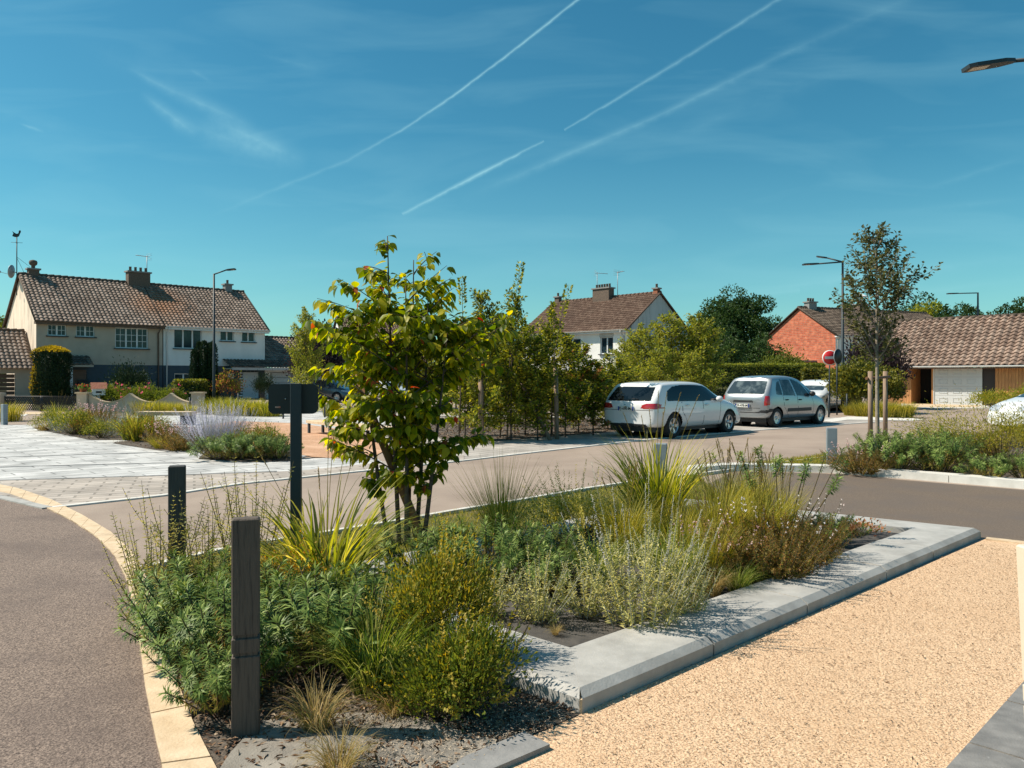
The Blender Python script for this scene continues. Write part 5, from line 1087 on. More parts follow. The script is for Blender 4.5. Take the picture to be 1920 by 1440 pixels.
M_STEM = mat('stem_green_brown', (.12, .10, .045), (.08, .055, .03), scale=12, rough=.8); M_STEMS = mat('stem_silver', (.36, .36, .28), rough=.7); M_BARK = mat('bark_brown', (.065, .045, .034), (.11, .08, .06), scale=14, rough=.9, bump=.004, bscale=40)
M_BARKP = mat('bark_pale', (.33, .28, .22), (.22, .18, .14), scale=9, rough=.9, bump=.006, bscale=30, c3=(.07, .055, .045), s3=12, c3lo=.6, c3hi=.7); M_STAKE = mat('stake_wood', (.30, .21, .15), (.22, .155, .11), scale=8, rough=.85, stretch=(5, 5, .6), bump=.003, bscale=20); M_STAKEB = mat('stake_brown', (.22, .11, .05), (.15, .075, .035), scale=8, rough=.8, stretch=(5, 5, .6))
def curve(p0, th, az, L, bend, n=8, wob=.0):
    """stem starting at p0, angle th from vertical toward az, bending by `bend` over its length"""
    pts = [Vector(p0)]; 
    for i in range(n):
        t = (i + .5) / n; a = th + bend * t; z = az + wob * math.sin(3 * t + az * 7)
        pts.append(pts[-1] + Vector((math.sin(a) * math.cos(z), math.sin(a) * math.sin(z), math.cos(a))) * (L / n))
    return pts
def along(pts, n, a=0.0, b=1.0, jit=.0):
    """n points along polyline between fractions a..b -> positions, tangents, t"""
    P = np.array([tuple(p) for p in pts]); m = len(P) - 1
    t = np.linspace(a, b, n) + np.random.randn(n) * jit / max(n, 1); t = np.clip(t, 0, .9999) * m; i = t.astype(int); f = (t - i)[:, None]
    return P[i] * (1 - f) + P[i + 1] * f, nrm(P[i + 1] - P[i]), t / m
def radial(T):    # random unit vectors square to tangents
    r = np.random.randn(*T.shape); r -= T * (r * T).sum(-1, keepdims=True); return nrm(r)
def mk_spurge(seed, n=18, H=.6, spread=1.15, r0=.13, leaf=.076, bare=.64, dens=78, low=True):
    np.random.seed(seed); random.seed(seed); t = thing('spurge_plant', '', 'shrub'); st = MB(); Lv = Leaves(); Lo = Leaves()
    for k in range(n):
        f = (k + .5) / n; az = k * 2.399 + random.uniform(-.4, .4); th = spread * math.sqrt(f) * random.uniform(.75, 1.1); L = H * random.uniform(.82, 1.12) * (1 + .15 * f); p0 = (r0 * math.sqrt(f) * math.cos(az), r0 * math.sqrt(f) * math.sin(az), 0)
        pts = curve(p0, th, az, L, -th * random.uniform(-.1, .45), 7, .1); st.tube(pts, [.0065, .006, .006, .0055, .005, .005, .0045, .003], 5)
        P, T, s = along(pts, dens, bare, 1.0, .5); rr = radial(T); u = (s - bare) / (1 - bare)
        d = rr * (1.0 - .30 * u[:, None] ** 4) + T * (.05 + .75 * u[:, None] ** 5) ; d[:, 2] -= .22 * (1 - u)
        sz = .62 + .38 * np.minimum(1, u * 1.6); Lv.add(P, d, T, leaf * sz * (.8 + .35 * np.random.rand(dens)) * (1 - .30 * np.maximum(u - .85, 0) / .15), .0105 * leaf / .076, T_NARROW, var=np.clip(.05 + .55 * np.random.rand(dens) + .45 * u ** 2 * np.random.rand(dens), 0, 1))
        if low:
            P, T, s = along(pts, 26, bare * .45, bare + .12, .5); d = radial(T); d[:, 2] -= .7; Lo.add(P, d, T, leaf * .75, .008, T_NARROW)
    st.build('stems', M_STEM, t); Lv.build('leaves', LM['spurge'], t)
    if low: Lo.build('dry_leaves', LM['spurge_dry'], t)
    return t
def mk_grass(seed, n, L, spread, droop, width, m, r0=.06, seg=6, name='reed_plant', heads=0, hm=None, Lj=.4):
    np.random.seed(seed); t = thing(name, '', 'plant'); Lv = Leaves(); Lv.blades(n, r0, L, spread, droop, width, seg, Lj=Lj); Lv.build('blades', LM[m], t)
    if heads:
        st = MB()
        for k in range(heads):
            Hd = Leaves()
            az = random.uniform(0, 6.28); pts = curve((0, 0, 0), spread * .5 * random.random(), az, L * random.uniform(1.0, 1.2), .25, 7); st.tube(pts, .0022, 3, cap=False)
            P, T, s = along(pts, 60, .84, 1.0); Hd.add(P, radial(T) * .35 + T, T, .022, .003, T_SIMPLE); Hd.build('seed_head', LM[hm or 'tan'], t)
        st.build('stalks', LM['tan'], t)
    return t
def mk_stemmy(seed, n, H, spread, leaf, lw, m, spacing=.022, r0=.12, bend=-.25, side=3, bare=.06, taper=.5, spike=0, name='leafy_shrub', stemm=None, cross=False, tip=.95):
    np.random.seed(seed); random.seed(seed); t = thing(name, '', 'shrub'); st = MB(); Lv = Leaves(); Fl = Leaves()
    def leafstem(pts, L, a=0.0, leafk=1.0):
        k = max(4, int(L / spacing)); P, T, s = along(pts, k, a, tip, .2); r = radial(T); sc = leafk * (1 - taper * s)
        for sg in (1, -1): Lv.add(P, r * sg * 1.0 + T * .42, np.cross(r, T) * .3 + T, leaf * sc * (.75 + .5 * np.random.rand(k)), lw * sc, T_SIMPLE)
    for k in range(n):
        f = (k + .5) / n; az = k * 2.399; th = spread * math.sqrt(f) * random.uniform(.7, 1.15); L = H * random.uniform(.65, 1.12); p0 = (r0 * math.sqrt(f) * math.cos(az), r0 * math.sqrt(f) * math.sin(az), 0)
        pts = curve(p0, th, az, L, th * bend + random.uniform(-.1, .15), 8, .15); st.tube(pts, [.005, .0048, .0045, .004, .0038, .0032, .0028, .0022, .0014], 4, cap=False); leafstem(pts, L, bare)
        for j in range(side):
            i = random.randint(1, 5); d = pts[i + 1] - pts[i]; a2 = random.uniform(0, 6.28); q = curve(pts[i], th + .55, a2, L * random.uniform(.18, .38), -.3, 4); st.tube(q, .0018, 3, cap=False); leafstem(q, L * .3, .05, .8)
        if spike and k % 2 == 0:
            P, T, s = along([pts[-2], pts[-1], pts[-1] + (pts[-1] - pts[-2]) * spike], 40, .1, 1); Fl = Leaves(); Fl.add(P, radial(T), T, .012, .010, T_SIMPLE); Fl.build('flower_spike', LM['greyp'], t); st.tube([pts[-1], pts[-1] + (pts[-1] - pts[-2]) * spike], .0015, 3)
    st.build('stems', stemm or M_STEM, t); Lv.build('leaves', LM[m], t)
    return t
def mk_mound(seed, n, R_, leaf, lw, m, K=60, cs=.09, name='leafy_shrub', m2=None, f2=.2, twigs=True, flowers=0, fm='flower', zc=.45, fsize=.022, stickout=0, tmpl=T_SIMPLE):
    """rounded shrub: many small clumps of leaves at twig ends through the volume"""
    np.random.seed(seed); random.seed(seed); t = thing(name, '', 'shrub'); rx, ry, rz = R_
    c = rdir(K); c[:, 2] = np.abs(c[:, 2]) * 1.0 - .15; rad = .42 + .58 * np.random.rand(K, 1) ** .5; lump = (1 + .22 * np.sin(c[:, :1] * 7 + seed) * np.cos(c[:, 1:2] * 6)) * (.82 + .36 * np.random.rand(K, 1) ** 2)
    c = c * rad * lump; cen = np.stack([c[:, 0] * rx, c[:, 1] * ry, rz * .5 + c[:, 2] * rz * .55], -1)
    st = MB()
    if twigs:
        for k in range(0, K, 2 if K > 80 else 1):
            a = Vector((cen[k][0] * .15, cen[k][1] * .15, 0)); b = Vector(cen[k]); mid = a.lerp(b, .55) + Vector((0, 0, -.04 * rz)); st.tube([a, mid, b], [.006, .004, .0015], 4, cap=False)
        st.build('stems', M_STEM, t)
    per = n // K; pos = np.repeat(cen, per, 0) + np.random.randn(K * per, 3) * np.array([cs, cs, cs * .9]); out = nrm(pos - np.array([0, 0, rz * .25])); d = out + .8 * rdir(len(pos)); d[:, 2] += .35
    pos[:, 2] = np.abs(pos[:, 2]); v = np.clip(np.repeat(np.random.rand(K), per) * .6 + np.random.rand(len(pos)) * .5, 0, 1)
    sel = np.random.rand(len(pos)) < (f2 if m2 else 0)
    Lv = Leaves()
    for q in range(stickout):
        az = random.uniform(0, 6.28); th = random.uniform(.1, 1.35); Rr = (rx * math.sin(th) + rz * math.cos(th)) * random.uniform(.95, 1.22); pts = curve((0, 0, .03), th, az, Rr, random.uniform(-.5, .1), 6, .3); kk = int(Rr / leaf * 2.2); P_, T_, s_ = along(pts, kk, .4, 1, .5); r_ = radial(T_)
        Lv.add(P_, r_ + T_ * .6, T_ + r_ * .3, leaf * (1.1 - .5 * s_), lw * 1.1, tmpl); st2 = MB().tube(pts, .0022, 3, cap=False); Lv.var[-1] = np.clip(Lv.var[-1] * .6 + .4, 0, 1)
    Lv.add(pos[~sel], d[~sel], out[~sel] + .5 * rdir((~sel).sum()), leaf * (.6 + .7 * np.random.rand((~sel).sum())), lw, tmpl, var=v[~sel]); Lv.build('leaves', LM[m], t)
    if m2: Lv = Leaves(); Lv.add(pos[sel] + out[sel] * cs * .3, d[sel], rdir(sel.sum()), leaf * .9, lw, tmpl); Lv.build('tinted_leaves', LM[m2], t)
    if flowers:
        k = np.random.randint(0, len(pos), flowers); P = pos[k] + out[k] * (.03 + .10 * np.random.rand(flowers, 1)) ; P[:, 2] += .04; Fl = Leaves()
        for q in range(4): Fl.add(P, rdir(flowers, .3), rdir(flowers, 1), fsize, fsize * .6)
        Fl.build('flowers', LM[fm], t)
    return t
def mk_gaura(seed, n=60, H=.5, r=.35, m='rust', fl=40, fm='flower', fs=.02):
    t = mk_stemmy(seed, n, H, 1.05, .036, .011, m, spacing=.010, r0=r * .5, bend=-.25, side=3, name='gaura_plant', taper=.35)
    np.random.seed(seed + 1); Fl = Leaves(); st = MB()
    for k in range(fl):
        az = random.uniform(0, 6.28); pts = curve((r * .3 * math.cos(az), r * .3 * math.sin(az), 0), random.uniform(.2, .9), az, H * random.uniform(1.0, 1.3), -.2, 6); st.tube(pts, .0016, 3, cap=False)
        P, T, s = along(pts, 3, .86, 1.0)
        for q in range(4): Fl.add(P, rdir(3), rdir(3), fs, fs * .6)
    st.build('flower_stalks', LM['rust'], t); Fl.build('flowers', LM[fm], t); return t
def place(proto, label, loc, rz=0, sc=1.0, group=None, used=set()):
    sc3 = sc if isinstance(sc, tuple) else (sc, sc, sc)
    if proto.name in used: o = dup(proto, loc, rz, sc3, label)
    else: used.add(proto.name); o = proto; o.location = loc; o.rotation_euler = (0, 0, rz); o.scale = sc3; o['label'] = label
    if group: o['group'] = group
    elif 'group' in o: del o['group']
    return o
def gp_(px, py, z=0.0): return tuple(G(px, py, z))
# prototypes
SP = [mk_spurge(1, 48, H=.52, spread=1.12), mk_spurge(2, 42, H=.50, spread=1.15), mk_spurge(3, 44, H=.54, spread=1.0)]
SPT = mk_spurge(4, 17, H=.80, spread=.75, bare=.80, dens=80, leaf=.078, low=False, r0=.2)
SPB = mk_spurge(5, 1, H=.2, spread=.05, bare=.3, dens=70, leaf=.07, low=False, r0=.0)
REED = mk_grass(11, 210, 1.12, .62, 1.35, .022, 'reed', r0=.16, seg=7, heads=7)
REED2 = mk_grass(12, 300, 1.22, .45, 1.05, .017, 'reed', r0=.16, seg=7, heads=9)
SED = [mk_grass(13, 520, .58, .55, 1.5, .0055, 'sedge', r0=.09), mk_grass(14, 420, .52, .6, 1.7, .005, 'sedge', r0=.09)]
TAN = [mk_grass(15, 260, .34, .6, 1.9, .0036, 'tan', r0=.05), mk_grass(16, 200, .30, .7, 2.2, .0036, 'tan', r0=.05)]
GOLD = [mk_grass(17, 620, .62, .5, 1.1, .0045, 'gold', r0=.12, heads=8), mk_grass(18, 560, .56, .6, 1.3, .0045, 'gold', r0=.12), mk_grass(19, 600, .70, .42, .9, .0048, 'gold', r0=.14, heads=10)]
FAN = mk_grass(20, 460, .92, .75, .12, .0042, 'gold', r0=.05, Lj=.55)
WIL = [mk_stemmy(21, 22, .85, .55, .052, .018, 'willow', spacing=.026, r0=.16, side=2), mk_stemmy(22, 18, .95, .40, .052, .018, 'willow', spacing=.030, r0=.12, side=1)]
SIL = [mk_stemmy(23, 20, .46, .75, .040, .014, 'silver', spacing=.014, r0=.10, side=3, stemm=M_STEMS), mk_stemmy(24, 32, .70, .55, .040, .014, 'silver', spacing=.015, r0=.2, side=4, spike=3.0, stemm=M_STEMS), mk_stemmy(25, 13, .34, .6, .038, .014, 'silver', spacing=.013, r0=.06, side=2, stemm=M_STEMS)]
AMB = [mk_mound(31, 7000, (.38, .36, .62), .034, .012, 'amber', K=90, cs=.058, m2='green', f2=.3, stickout=38), mk_mound(32, 3600, (.30, .28, .40), .040, .012, 'amber', K=56, cs=.058, m2='green', f2=.85, stickout=30)]
ORG = mk_mound(33, 2600, (.32, .28, .42), .018, .014, 'orange', K=70, cs=.06)
FINE = mk_mound(34, 5200, (.45, .38, .48), .026, .008, 'gold', K=100, cs=.07, stickout=40, m2='silver', f2=.3)
GAU = [mk_gaura(41, 90, .52, .5, fl=14, fs=.016), mk_gaura(42, 60, .45, .4, fl=22, fm='pinkf', fs=.020)]
RUSTP = mk_mound(43, 420, (.26, .10, .11), .035, .018, 'rusty', K=20, cs=.03, m2='green', f2=.2)
GND = 'plants of the near bed'; 
# near bed, left of the planter
place(SP[0], 'blue green spurge leaning over the cream kerb left of the nearest wooden post', (-1.50, 4.08, 0), .3, (.86, .86, .95))
place(SP[1], 'blue green spurge just right of the nearest wooden post', (-1.02, 4.22, 0), 1.3, 1.02)
place(SP[2], 'blue green spurge behind the leaning one, under the second wooden post', (-1.88, 4.72, 0), 2.3, .88)
place(SP[0], 'blue green spurge low between the two wooden posts', (-1.45, 4.72, 0), 4.0, .82)
place(SP[2], 'small spurge low on the kerb side at the foot of the nearest wooden post', (-1.40, 3.70, 0), 5.0, .62)
place(SP[1], 'blue green spurge behind the long green sedge, right of the post', (-.86, 4.75, 0), 3.1, .88)
place(SP[2], 'compact spurge by the kerb, left of the nearest wooden post and behind the leaning one', (-1.78, 4.38, 0), 1.9, .78)
place(WIL[0], 'willowy shrub with thin upright leafy stems at the left end of the near bed', (-2.40, 5.25, 0), .5, (.95, .95, .98))
place(WIL[1], 'tall thin stemmed willowy shrub between second wooden post and sign post', (-2.0, 5.85, 0), 1.1, 1.0)
place(WIL[1], 'thin stemmed willowy shrub in front of the second wooden post', (-2.08, 5.25, 0), 3.1, .88)
place(WIL[0], 'willowy shrub spilling over the cream kerb left of the wooden posts', (-2.18, 4.75, 0), 2.5, .66)
place(REED, 'big clump of tall yellow green reed grass beside the sign post', (-1.32, 5.45, 0), .2, (1.0, 1.0, .98))
place(ORG, 'small orange leaved shrub below the reed grass by the sign post', (-1.50, 5.05, 0), 0, 1.0)
place(SED[0], 'long arching green sedge in the near bed right of the spurge', (-.70, 3.90, 0), 0, (1.12, 1.12, 1.15))
place(SED[1], 'green sedge tucked behind the amber small leaved shrub', (-.62, 4.5, 0), 1, .9)
place(TAN[0], 'small straw coloured sedge at the foot of the nearest wooden post, right side', (-.88, 3.46, 0), 0, 1.0)
place(TAN[1], 'straw coloured sedge tuft at the bottom edge of the picture', (-.70, 3.10, 0), 1, .9)
place(TAN[1], 'wispy straw sedge tuft below the amber small leaved shrub', (-.55, 3.62, 0), 2.4, .85)
place(AMB[0], 'round amber and green small leaved shrub in the near bed', (-.40, 4.18, 0), .4, (.74, .8, 1.04))
place(AMB[1], 'low green small leaved shrub at the left corner of the concrete planter', (-.22, 3.66, 0), 1.6, (.80, .8, .95))
place(AMB[1], 'low amber tinted shrublet in front of the round small leaved shrub', (-.34, 3.62, 0), 3.0, (.75, .7, .72))
place(mk_stemmy(51, 26, .42, .8, .022, .007, 'rust', spacing=.012, r0=.1, side=3), 'thin reddish twiggy plant against the left edge of the coping', (-.16, 4.10, 0), 0, 1.0)
# inside the planter
zf = .055
place(SP[2], 'blue green spurge at the left corner of the planter beside the leafy young tree', (-.62, 5.75, zf), 1.0, .78)
place(SP[0], 'lush blue green spurge inside the planter right of the leafy young tree', (-.18, 5.75, zf), 2.2, .88)
place(SP[1], 'dark green spurge inside the planter below the fan grass', (.22, 5.95, zf), 3.2, .80)
place(SP[2], 'low spurge inside the planter behind the silvery seedlings', (.30, 5.45, zf), 4.4, .60)
place(FAN, 'fan of upright needle thin grass at the back of the planter', (-.10, 7.25, zf), 0, 1.06)
place(SIL[2], 'small silvery seedling shrub at the back left of the bare fabric', (-.12, 4.98, zf), 0, 1.0)
place(SIL[0], 'upright silvery shrub left of the bare fabric in the planter corner', (.16, 4.88, zf), 0, (.92, .92, 1.0))
place(SIL[2], 'small silvery shrublet behind the bare fabric in the planter corner', (.48, 4.98, zf), 2.0, (1.1, 1.1, 1.05))
place(SIL[1], 'large silvery green shrub with tall pale spikes leaning over the coping', (.80, 4.78, zf), 0, (1.0, 1.0, .98))
place(SIL[0], 'silvery shrub at the right of the one with the tall pale spikes', (1.12, 4.98, zf), 1.4, (.9, .9, 1.0))
place(FINE, 'fine twiggy golden shrub behind the silvery shrubs', (.55, 6.9, zf), 0, (1.0, 1.0, 1.05))
place(SED[1], 'dark green sedge between silvery shrubs and fine twiggy shrub', (.62, 5.75, zf), 0, 1.05)
place(SED[0], 'green sedge behind the tall pale spikes', (1.15, 5.65, zf), 2.0, 1.05)
place(REED2, 'tallest clump of yellow reed grass at the back of the planter', (1.42, 7.55, zf), 0, (1.0, 1.0, .98))
GG = 'golden fine grasses filling the planter'
for k, (x, y, s) in enumerate(((.95, 6.5, 1.0), (1.35, 6.3, 1.05), (1.75, 6.55, 1.0), (2.15, 6.75, 1.0), (1.70, 7.0, 1.05), (2.1, 7.35, 1.05), (2.5, 7.3, 1.0), (1.05, 7.2, .95), (2.45, 7.9, .95), (1.5, 5.85, .82))):
    place(GOLD[k % 3], 'golden fine grass ' + ('at the left end of the grass patch behind the pale spikes', 'behind the pale spikes of the big silvery shrub', 'in the middle of the front row', 'just left of the rear gaura', 'in front of the tallest reed clump', 'right beside the tallest reed clump', 'left of the bare stemmed spurge', 'left of the tallest reed clump', 'at the far back near the end of the coping', 'frontmost, next to the silvery shrub')[k], (x, y, zf), k * 1.7, (s, s, s * 1.15), GG)
place(GAU[0], 'reddish gaura with small white flowers, front right of the planter', (1.98, 5.98, zf), 0, (.95, .95, 1.02))
place(GAU[0], 'reddish gaura behind the flowering front one, near the tall bare stemmed spurge', (2.38, 6.45, zf), 2.6, (.85, .85, .9))
place(GAU[1], 'small pink flowered gaura between golden grass and front gaura', (1.55, 5.95, zf), 1.0, .85)
place(TAN[0], 'small tan sedge on the fabric near the coping, in front of the gaura', (1.42, 5.45, zf), 0, 1.0)
place(TAN[1], 'thin tan sedge tuft beside the coping, right of the silvery shrubs', (1.15, 5.22, zf), 2, .85)
place(SED[1], 'short green sedge in front of the reddish gaura', (1.62, 5.55, zf), 0, .62)
place(SPT, 'tall bare stemmed spurge with tufted tops at the right end of the planter', (2.62, 7.45, zf), .6, (1.0, 1.0, .98))
place(SP[1], 'low spurge under the tall bare stemmed one', (2.95, 7.15, zf), 2, .55)
place(SPB, 'single spurge seedling standing alone on the bare fabric', (2.98, 7.02, zf), 0, 1.0)
place(RUSTP, 'low creeping rust leaved plant at the right tip of the planter', (3.42, 7.55, zf), R(10), 1.0)
place(TAN[1], 'dry straw tuft at the fold of the fabric near the front corner of the planter', (.26, 4.62, zf), 4, .35)
# island at right
place(GAU[1], 'reddish gaura with pink flowers behind the kerb right of the grey bollard', (5.75, 12.65, .03), 0, (1.35, 1.2, 1.0))
for k, (x, y, s, lb) in enumerate(((6.35, 12.75, 1.15, 'spurge behind the kerb, first right of the pink gaura'), (6.95, 12.55, 1.2, 'spurge behind the kerb, in front of the staked tree'), (7.35, 13.2, 1.2, 'spurge behind the kerb spurges, near the golden mound'), (6.6, 13.5, 1.15, 'spurge at the foot of the staked tree'),
    (7.3, 11.75, .78, 'low spurge against the kerb in the middle of the island'), (7.75, 11.55, .8, 'low spurge against the kerb near the right edge of the picture'), (8.2, 11.35, .85, 'low spurge against the kerb cut by the right edge of the picture'))):
    place(SP[k % 3], lb, (x, y, .03), k * 1.3, s)
M1 = mk_mound(35, 9000, (1.5, .9, .85), .045, .010, 'gold', K=220, cs=.13, m2='gold', f2=.1)
place(M1, 'broad golden green feathery mound on the island at right', (8.45, 13.3, .03), R(-35), (1.15, 1.1, 1.12)); place(M1, 'second golden green feathery mound, nearer the right edge of the picture', (9.9, 12.9, .03), R(-20), (1.1, 1.05, 1.15))
place(GAU[1], 'pale flowered gaura in front of the partly seen white car', (9.6, 15.6, .03), 1.0, (1.5, 1.2, 1.25)); place(REED, 'green reed grass at the right edge of the picture by the white car bonnet', (10.3, 15.0, .03), 0, .95)
place(GAU[0], 'thin dark seeded gaura stalks behind the golden mound', (8.2, 14.6, .03), 2.0, (1.2, 1.0, 1.15))
# planted strip on the plaza
LAVG = mk_stemmy(60, 60, .85, .85, .026, .006, 'greyp', spacing=.02, r0=.28, side=3, name='grey_sage', stemm=M_STEMS)
LAV = mk_stemmy(61, 70, .95, .95, .020, .006, 'greyp', spacing=.02, r0=.3, side=4, name='russian_sage', stemm=M_STEMS)
np.random.seed(62); Fl = Leaves()
for k in range(170):
    az = random.uniform(0, 6.28); pts = curve((.25 * math.cos(az), .25 * math.sin(az), 0), random.uniform(.05, .95), az, random.uniform(.75, 1.15), -.15, 6); P, T, s = along(pts, 46, .45, 1.0); Fl.add(P, radial(T) + T * .3, T, .026, .014)
Fl.build('flowers', LM['lav'], LAV)
MED = mk_mound(36, 2200, (.5, .5, .55), .05, .016, 'green', K=60, cs=.08, m2='gold', f2=.35); MED2 = mk_mound(37, 2200, (.55, .5, .5), .045, .014, 'rust', K=60, cs=.09, m2='green', f2=.4)
strip_pl = [
 (TAN[1], 80, 808, (2.2, 2.2, 1.6), 'sparse straw tuft at the far left tip of the planted strip'), (MED, 98, 808, (1.1, 1, 1.0), 'dark green shrub at the left end of the planted strip'), (REED, 108, 805, (.7, .7, 1.0), 'yellow reed grass at the far end of the planted strip'),
 (LAVG, 118, 812, (.75, .75, .75), 'pale grey sage at the left end of the planted strip'), (MED, 140, 816, (1.2, 1.1, 1.15), 'wide green shrub second from the left end of the planted strip'), (GAU[1], 165, 810, (1.4, 1.4, 1.5), 'gaura behind the wide green shrub of the planted strip'),
 (MED2, 158, 816, (1.0, 1, 1.0), 'rusty brown shrub in the planted strip'), (GAU[1], 185, 812, (1.6, 1.5, 1.7), 'pink flowered gaura before the garden pillar'), (MED, 190, 822, (.9, .9, .75), 'low green shrub on the gravelly notch of the planted strip'),
 (GAU[1], 178, 806, (1.6, 1.5, 1.7), 'pale flowered gaura at the rear of the planted strip'), (LAVG, 212, 818, (.85, .85, .9), 'grey sage in the middle of the planted strip'), (LAVG, 236, 800, (1.0, 1.0, 1.25), 'tall grey sage before the scalloped wall'),
 (REED, 240, 826, (.72, .72, .88), 'yellow reed grass in the middle of the planted strip'), (REED2, 256, 829, (.60, .60, .74), 'yellow reed grass next to the middle one, on the step of the strip'), (MED2, 276, 828, (1.2, 1.2, 1.2), 'rusty shrub behind the stepped corner of the planted strip'), (REED, 290, 822, (.7, .7, .8), 'reed clump in front of the first concrete bench'),
 (GOLD[1], 302, 842, (1.0, 1, .72), 'small olive grass tuft on the second step of the strip'), (GAU[1], 318, 838, (1.3, 1.3, 1.2), 'pink gaura left of the lavender blue shrub'), (GAU[1], 345, 845, (1.3, 1.2, 1.1), 'pink gaura at the foot of the lavender blue shrub'),
 (LAV, 398, 846, (.95, .95, 1.05), 'large lavender blue flowering sage on the plaza strip'), (LAV, 425, 840, (.85, .85, .95), 'second lavender blue flowering sage, behind the large one'), (SP[1], 412, 862, (1.1, 1.1, .9), 'spurge in front of the lavender blue sage'),
 (SP[0], 448, 862, (1.1, 1.1, .95), 'brown tinged spurge right of the lavender blue sage'), (MED2, 470, 856, (.9, .9, 1.1), 'rust tinged shrub in the clump left of the sign post'), (SP[2], 486, 862, (1.15, 1.15, .92), 'spurge in the clump left of the sign post'), (SP[1], 520, 861, (1.0, 1.0, .8), 'rightmost spurge of the planted strip, touching the sign post'), (MED, 500, 852, (.9, .8, .95), 'green shrub at the rear of the clump left of the sign post')]
for k, (p, x, y, s, lb) in enumerate(strip_pl): place(p, lb, gp_(x, y), k * .9, s)
# greenery round the left houses and plaza edge
GH = mk_grass(63, 900, .75, .35, .8, .012, 'gold', r0=.55, seg=4); GH2 = mk_grass(64, 900, .7, .4, .8, .010, 'reed', r0=.5, seg=4)
for k, (x, y, s, lb) in enumerate(((275, 778, 1.0, 'fine yellowish grass left end of the bank before the scalloped wall'), (298, 778, 1.0, 'fine yellowish grass on the bank before the second scallop'), (325, 778, .9, 'fine yellowish grass on the bank near the slim bollard'), (350, 778, .8, 'fine grass behind the long concrete bench end'),
    (408, 777, 1.3, 'tall bright grass clump right of the end pillar'), (432, 779, 1.3, 'tall bright grass clump at the foot of the street lamp'), (462, 780, 1.2, 'broad grass clump right of the slim bollard at the lawn'), (485, 780, 1.2, 'broad green grass before the white front door'), (505, 781, 1.1, 'broad green grass touching the sign board'), (625, 781, .8, 'grass tuft right of the sign board'), (5, 790, 1.1, 'grass tuft behind the small grey bollard'))):
    place((GH, GH2)[k % 2] if k < 4 or k > 8 else GH2, lb, gp_(x, y), k * 1.1, s)
ROS = mk_mound(38, 3400, (.85, .5, 1.0), .07, .04, 'green', K=80, cs=.12, flowers=14, fm='rosef', fsize=.10, name='rose_bush')
for k, (px, lb) in enumerate(((185, 'rose bush behind the wall next to the letter box'), (208, 'rose bush with pink blooms over the first dip of the wall'), (250, 'rose bush behind the middle hump of the wall'), (275, 'rose bush with pink blooms over the second dip of the wall'), (318, 'rose bush behind the last hump of the wall'))):
    place(ROS, lb, (gwx(px, 36.6), 36.6, 0), k * 1.9, (1, 1, 1.08 if k % 2 == 0 else 1.15))
def hedge(label, x0, x1, y0, y1, h, m, n, leaf, loc=(0, 0, 0), rz=0, top=None, name='hedge', seedv=0):
    np.random.seed(seedv + 100); t = thing(name, label, 'hedge', loc, rz); w, d = x1 - x0, y1 - y0
    MB().box(x0 + .12, y0 + .12, 0, x1 - .12, y1 - .12, h - .12).build('core', LM['dark'], t)
    A_ = np.array([w * h, w * h, d * h, d * h, w * d]); k = (A_ / A_.sum() * n).astype(int); P = []; N = []
    for i, kk in enumerate(k):
        a, b = np.random.rand(kk), np.random.rand(kk); j = np.random.rand(kk) * .16
        if i == 0: P.append(np.stack([x0 + a * w, y0 + j, b * h], -1)); N.append((0, -1, .1))
        if i == 1: P.append(np.stack([x0 + a * w, y1 - j, b * h], -1)); N.append((0, 1, .1))
        if i == 2: P.append(np.stack([x0 + j, y0 + a * d, b * h], -1)); N.append((-1, 0, .1))
        if i == 3: P.append(np.stack([x1 - j, y0 + a * d, b * h], -1)); N.append((1, 0, .1))
        if i == 4: P.append(np.stack([x0 + a * w, y0 + b * d, h - j], -1)); N.append((0, 0, 1))
    N = np.concatenate([np.tile(np.array(q, float), (kk, 1)) for q, kk in zip(N, k)]); P = np.concatenate(P); P += np.sin(P[:, [1, 2, 0]] * 2.3) * .05
    d_ = rdir(len(P)) + N * .6; Lv = Leaves(); Lv.add(P, d_, N + .6 * rdir(len(P)), leaf * (.6 + .8 * np.random.rand(len(P))), leaf * .55); Lv.build('leaves', LM[m], t)
    if top is not None:
        kk = n // 8; P = np.stack([x0 + np.random.rand(kk) * w, y0 + np.random.rand(kk) * d, np.full(kk, h) + np.random.rand(kk) * .06], -1); Lv = Leaves(); Lv.add(P, rdir(kk, .8), rdir(kk), leaf, leaf * .5); Lv.build('sunlit_top_leaves', LM[top], t)  # yellow leaf layer puts sunlight on the hedge top into colour
    return t
hedge('trimmed hedge block with sunlit left face before the white house window', gwx(324, 43.5), gwx(370, 43.5), 43.5, 45.0, 1.40, 'ivy', 3500, .12, top='yel')
hedge('long trimmed green hedge with sunlit top in yellow leaves behind the parked cars', 0, 6.6, 0, 1.4, 2.30, 'hedge', 16000, .11, (10.6, 42.8, 0), R(-6), top='yel', seedv=1)
hedge('dark ivy covered hedge section behind the silver car', 0, 2.9, 0, 1.2, 2.05, 'ivy', 7000, .13, (15.6, 41.2, 0), R(-12), seedv=2)
hedge('low dark hedge with flowers between the white estate car and the tall hedge', 0, 5.5, 0, .8, 1.15, 'olive', 5000, .10, (8.5, 37.8, 0), R(-8), seedv=3)
hedge('distant hedge bordering the driveway seen beyond the staked trees', 0, 14, 0, 1.2, 2.0, 'oak', 11000, .16, (-4.5, 50, 0), R(3), seedv=4)
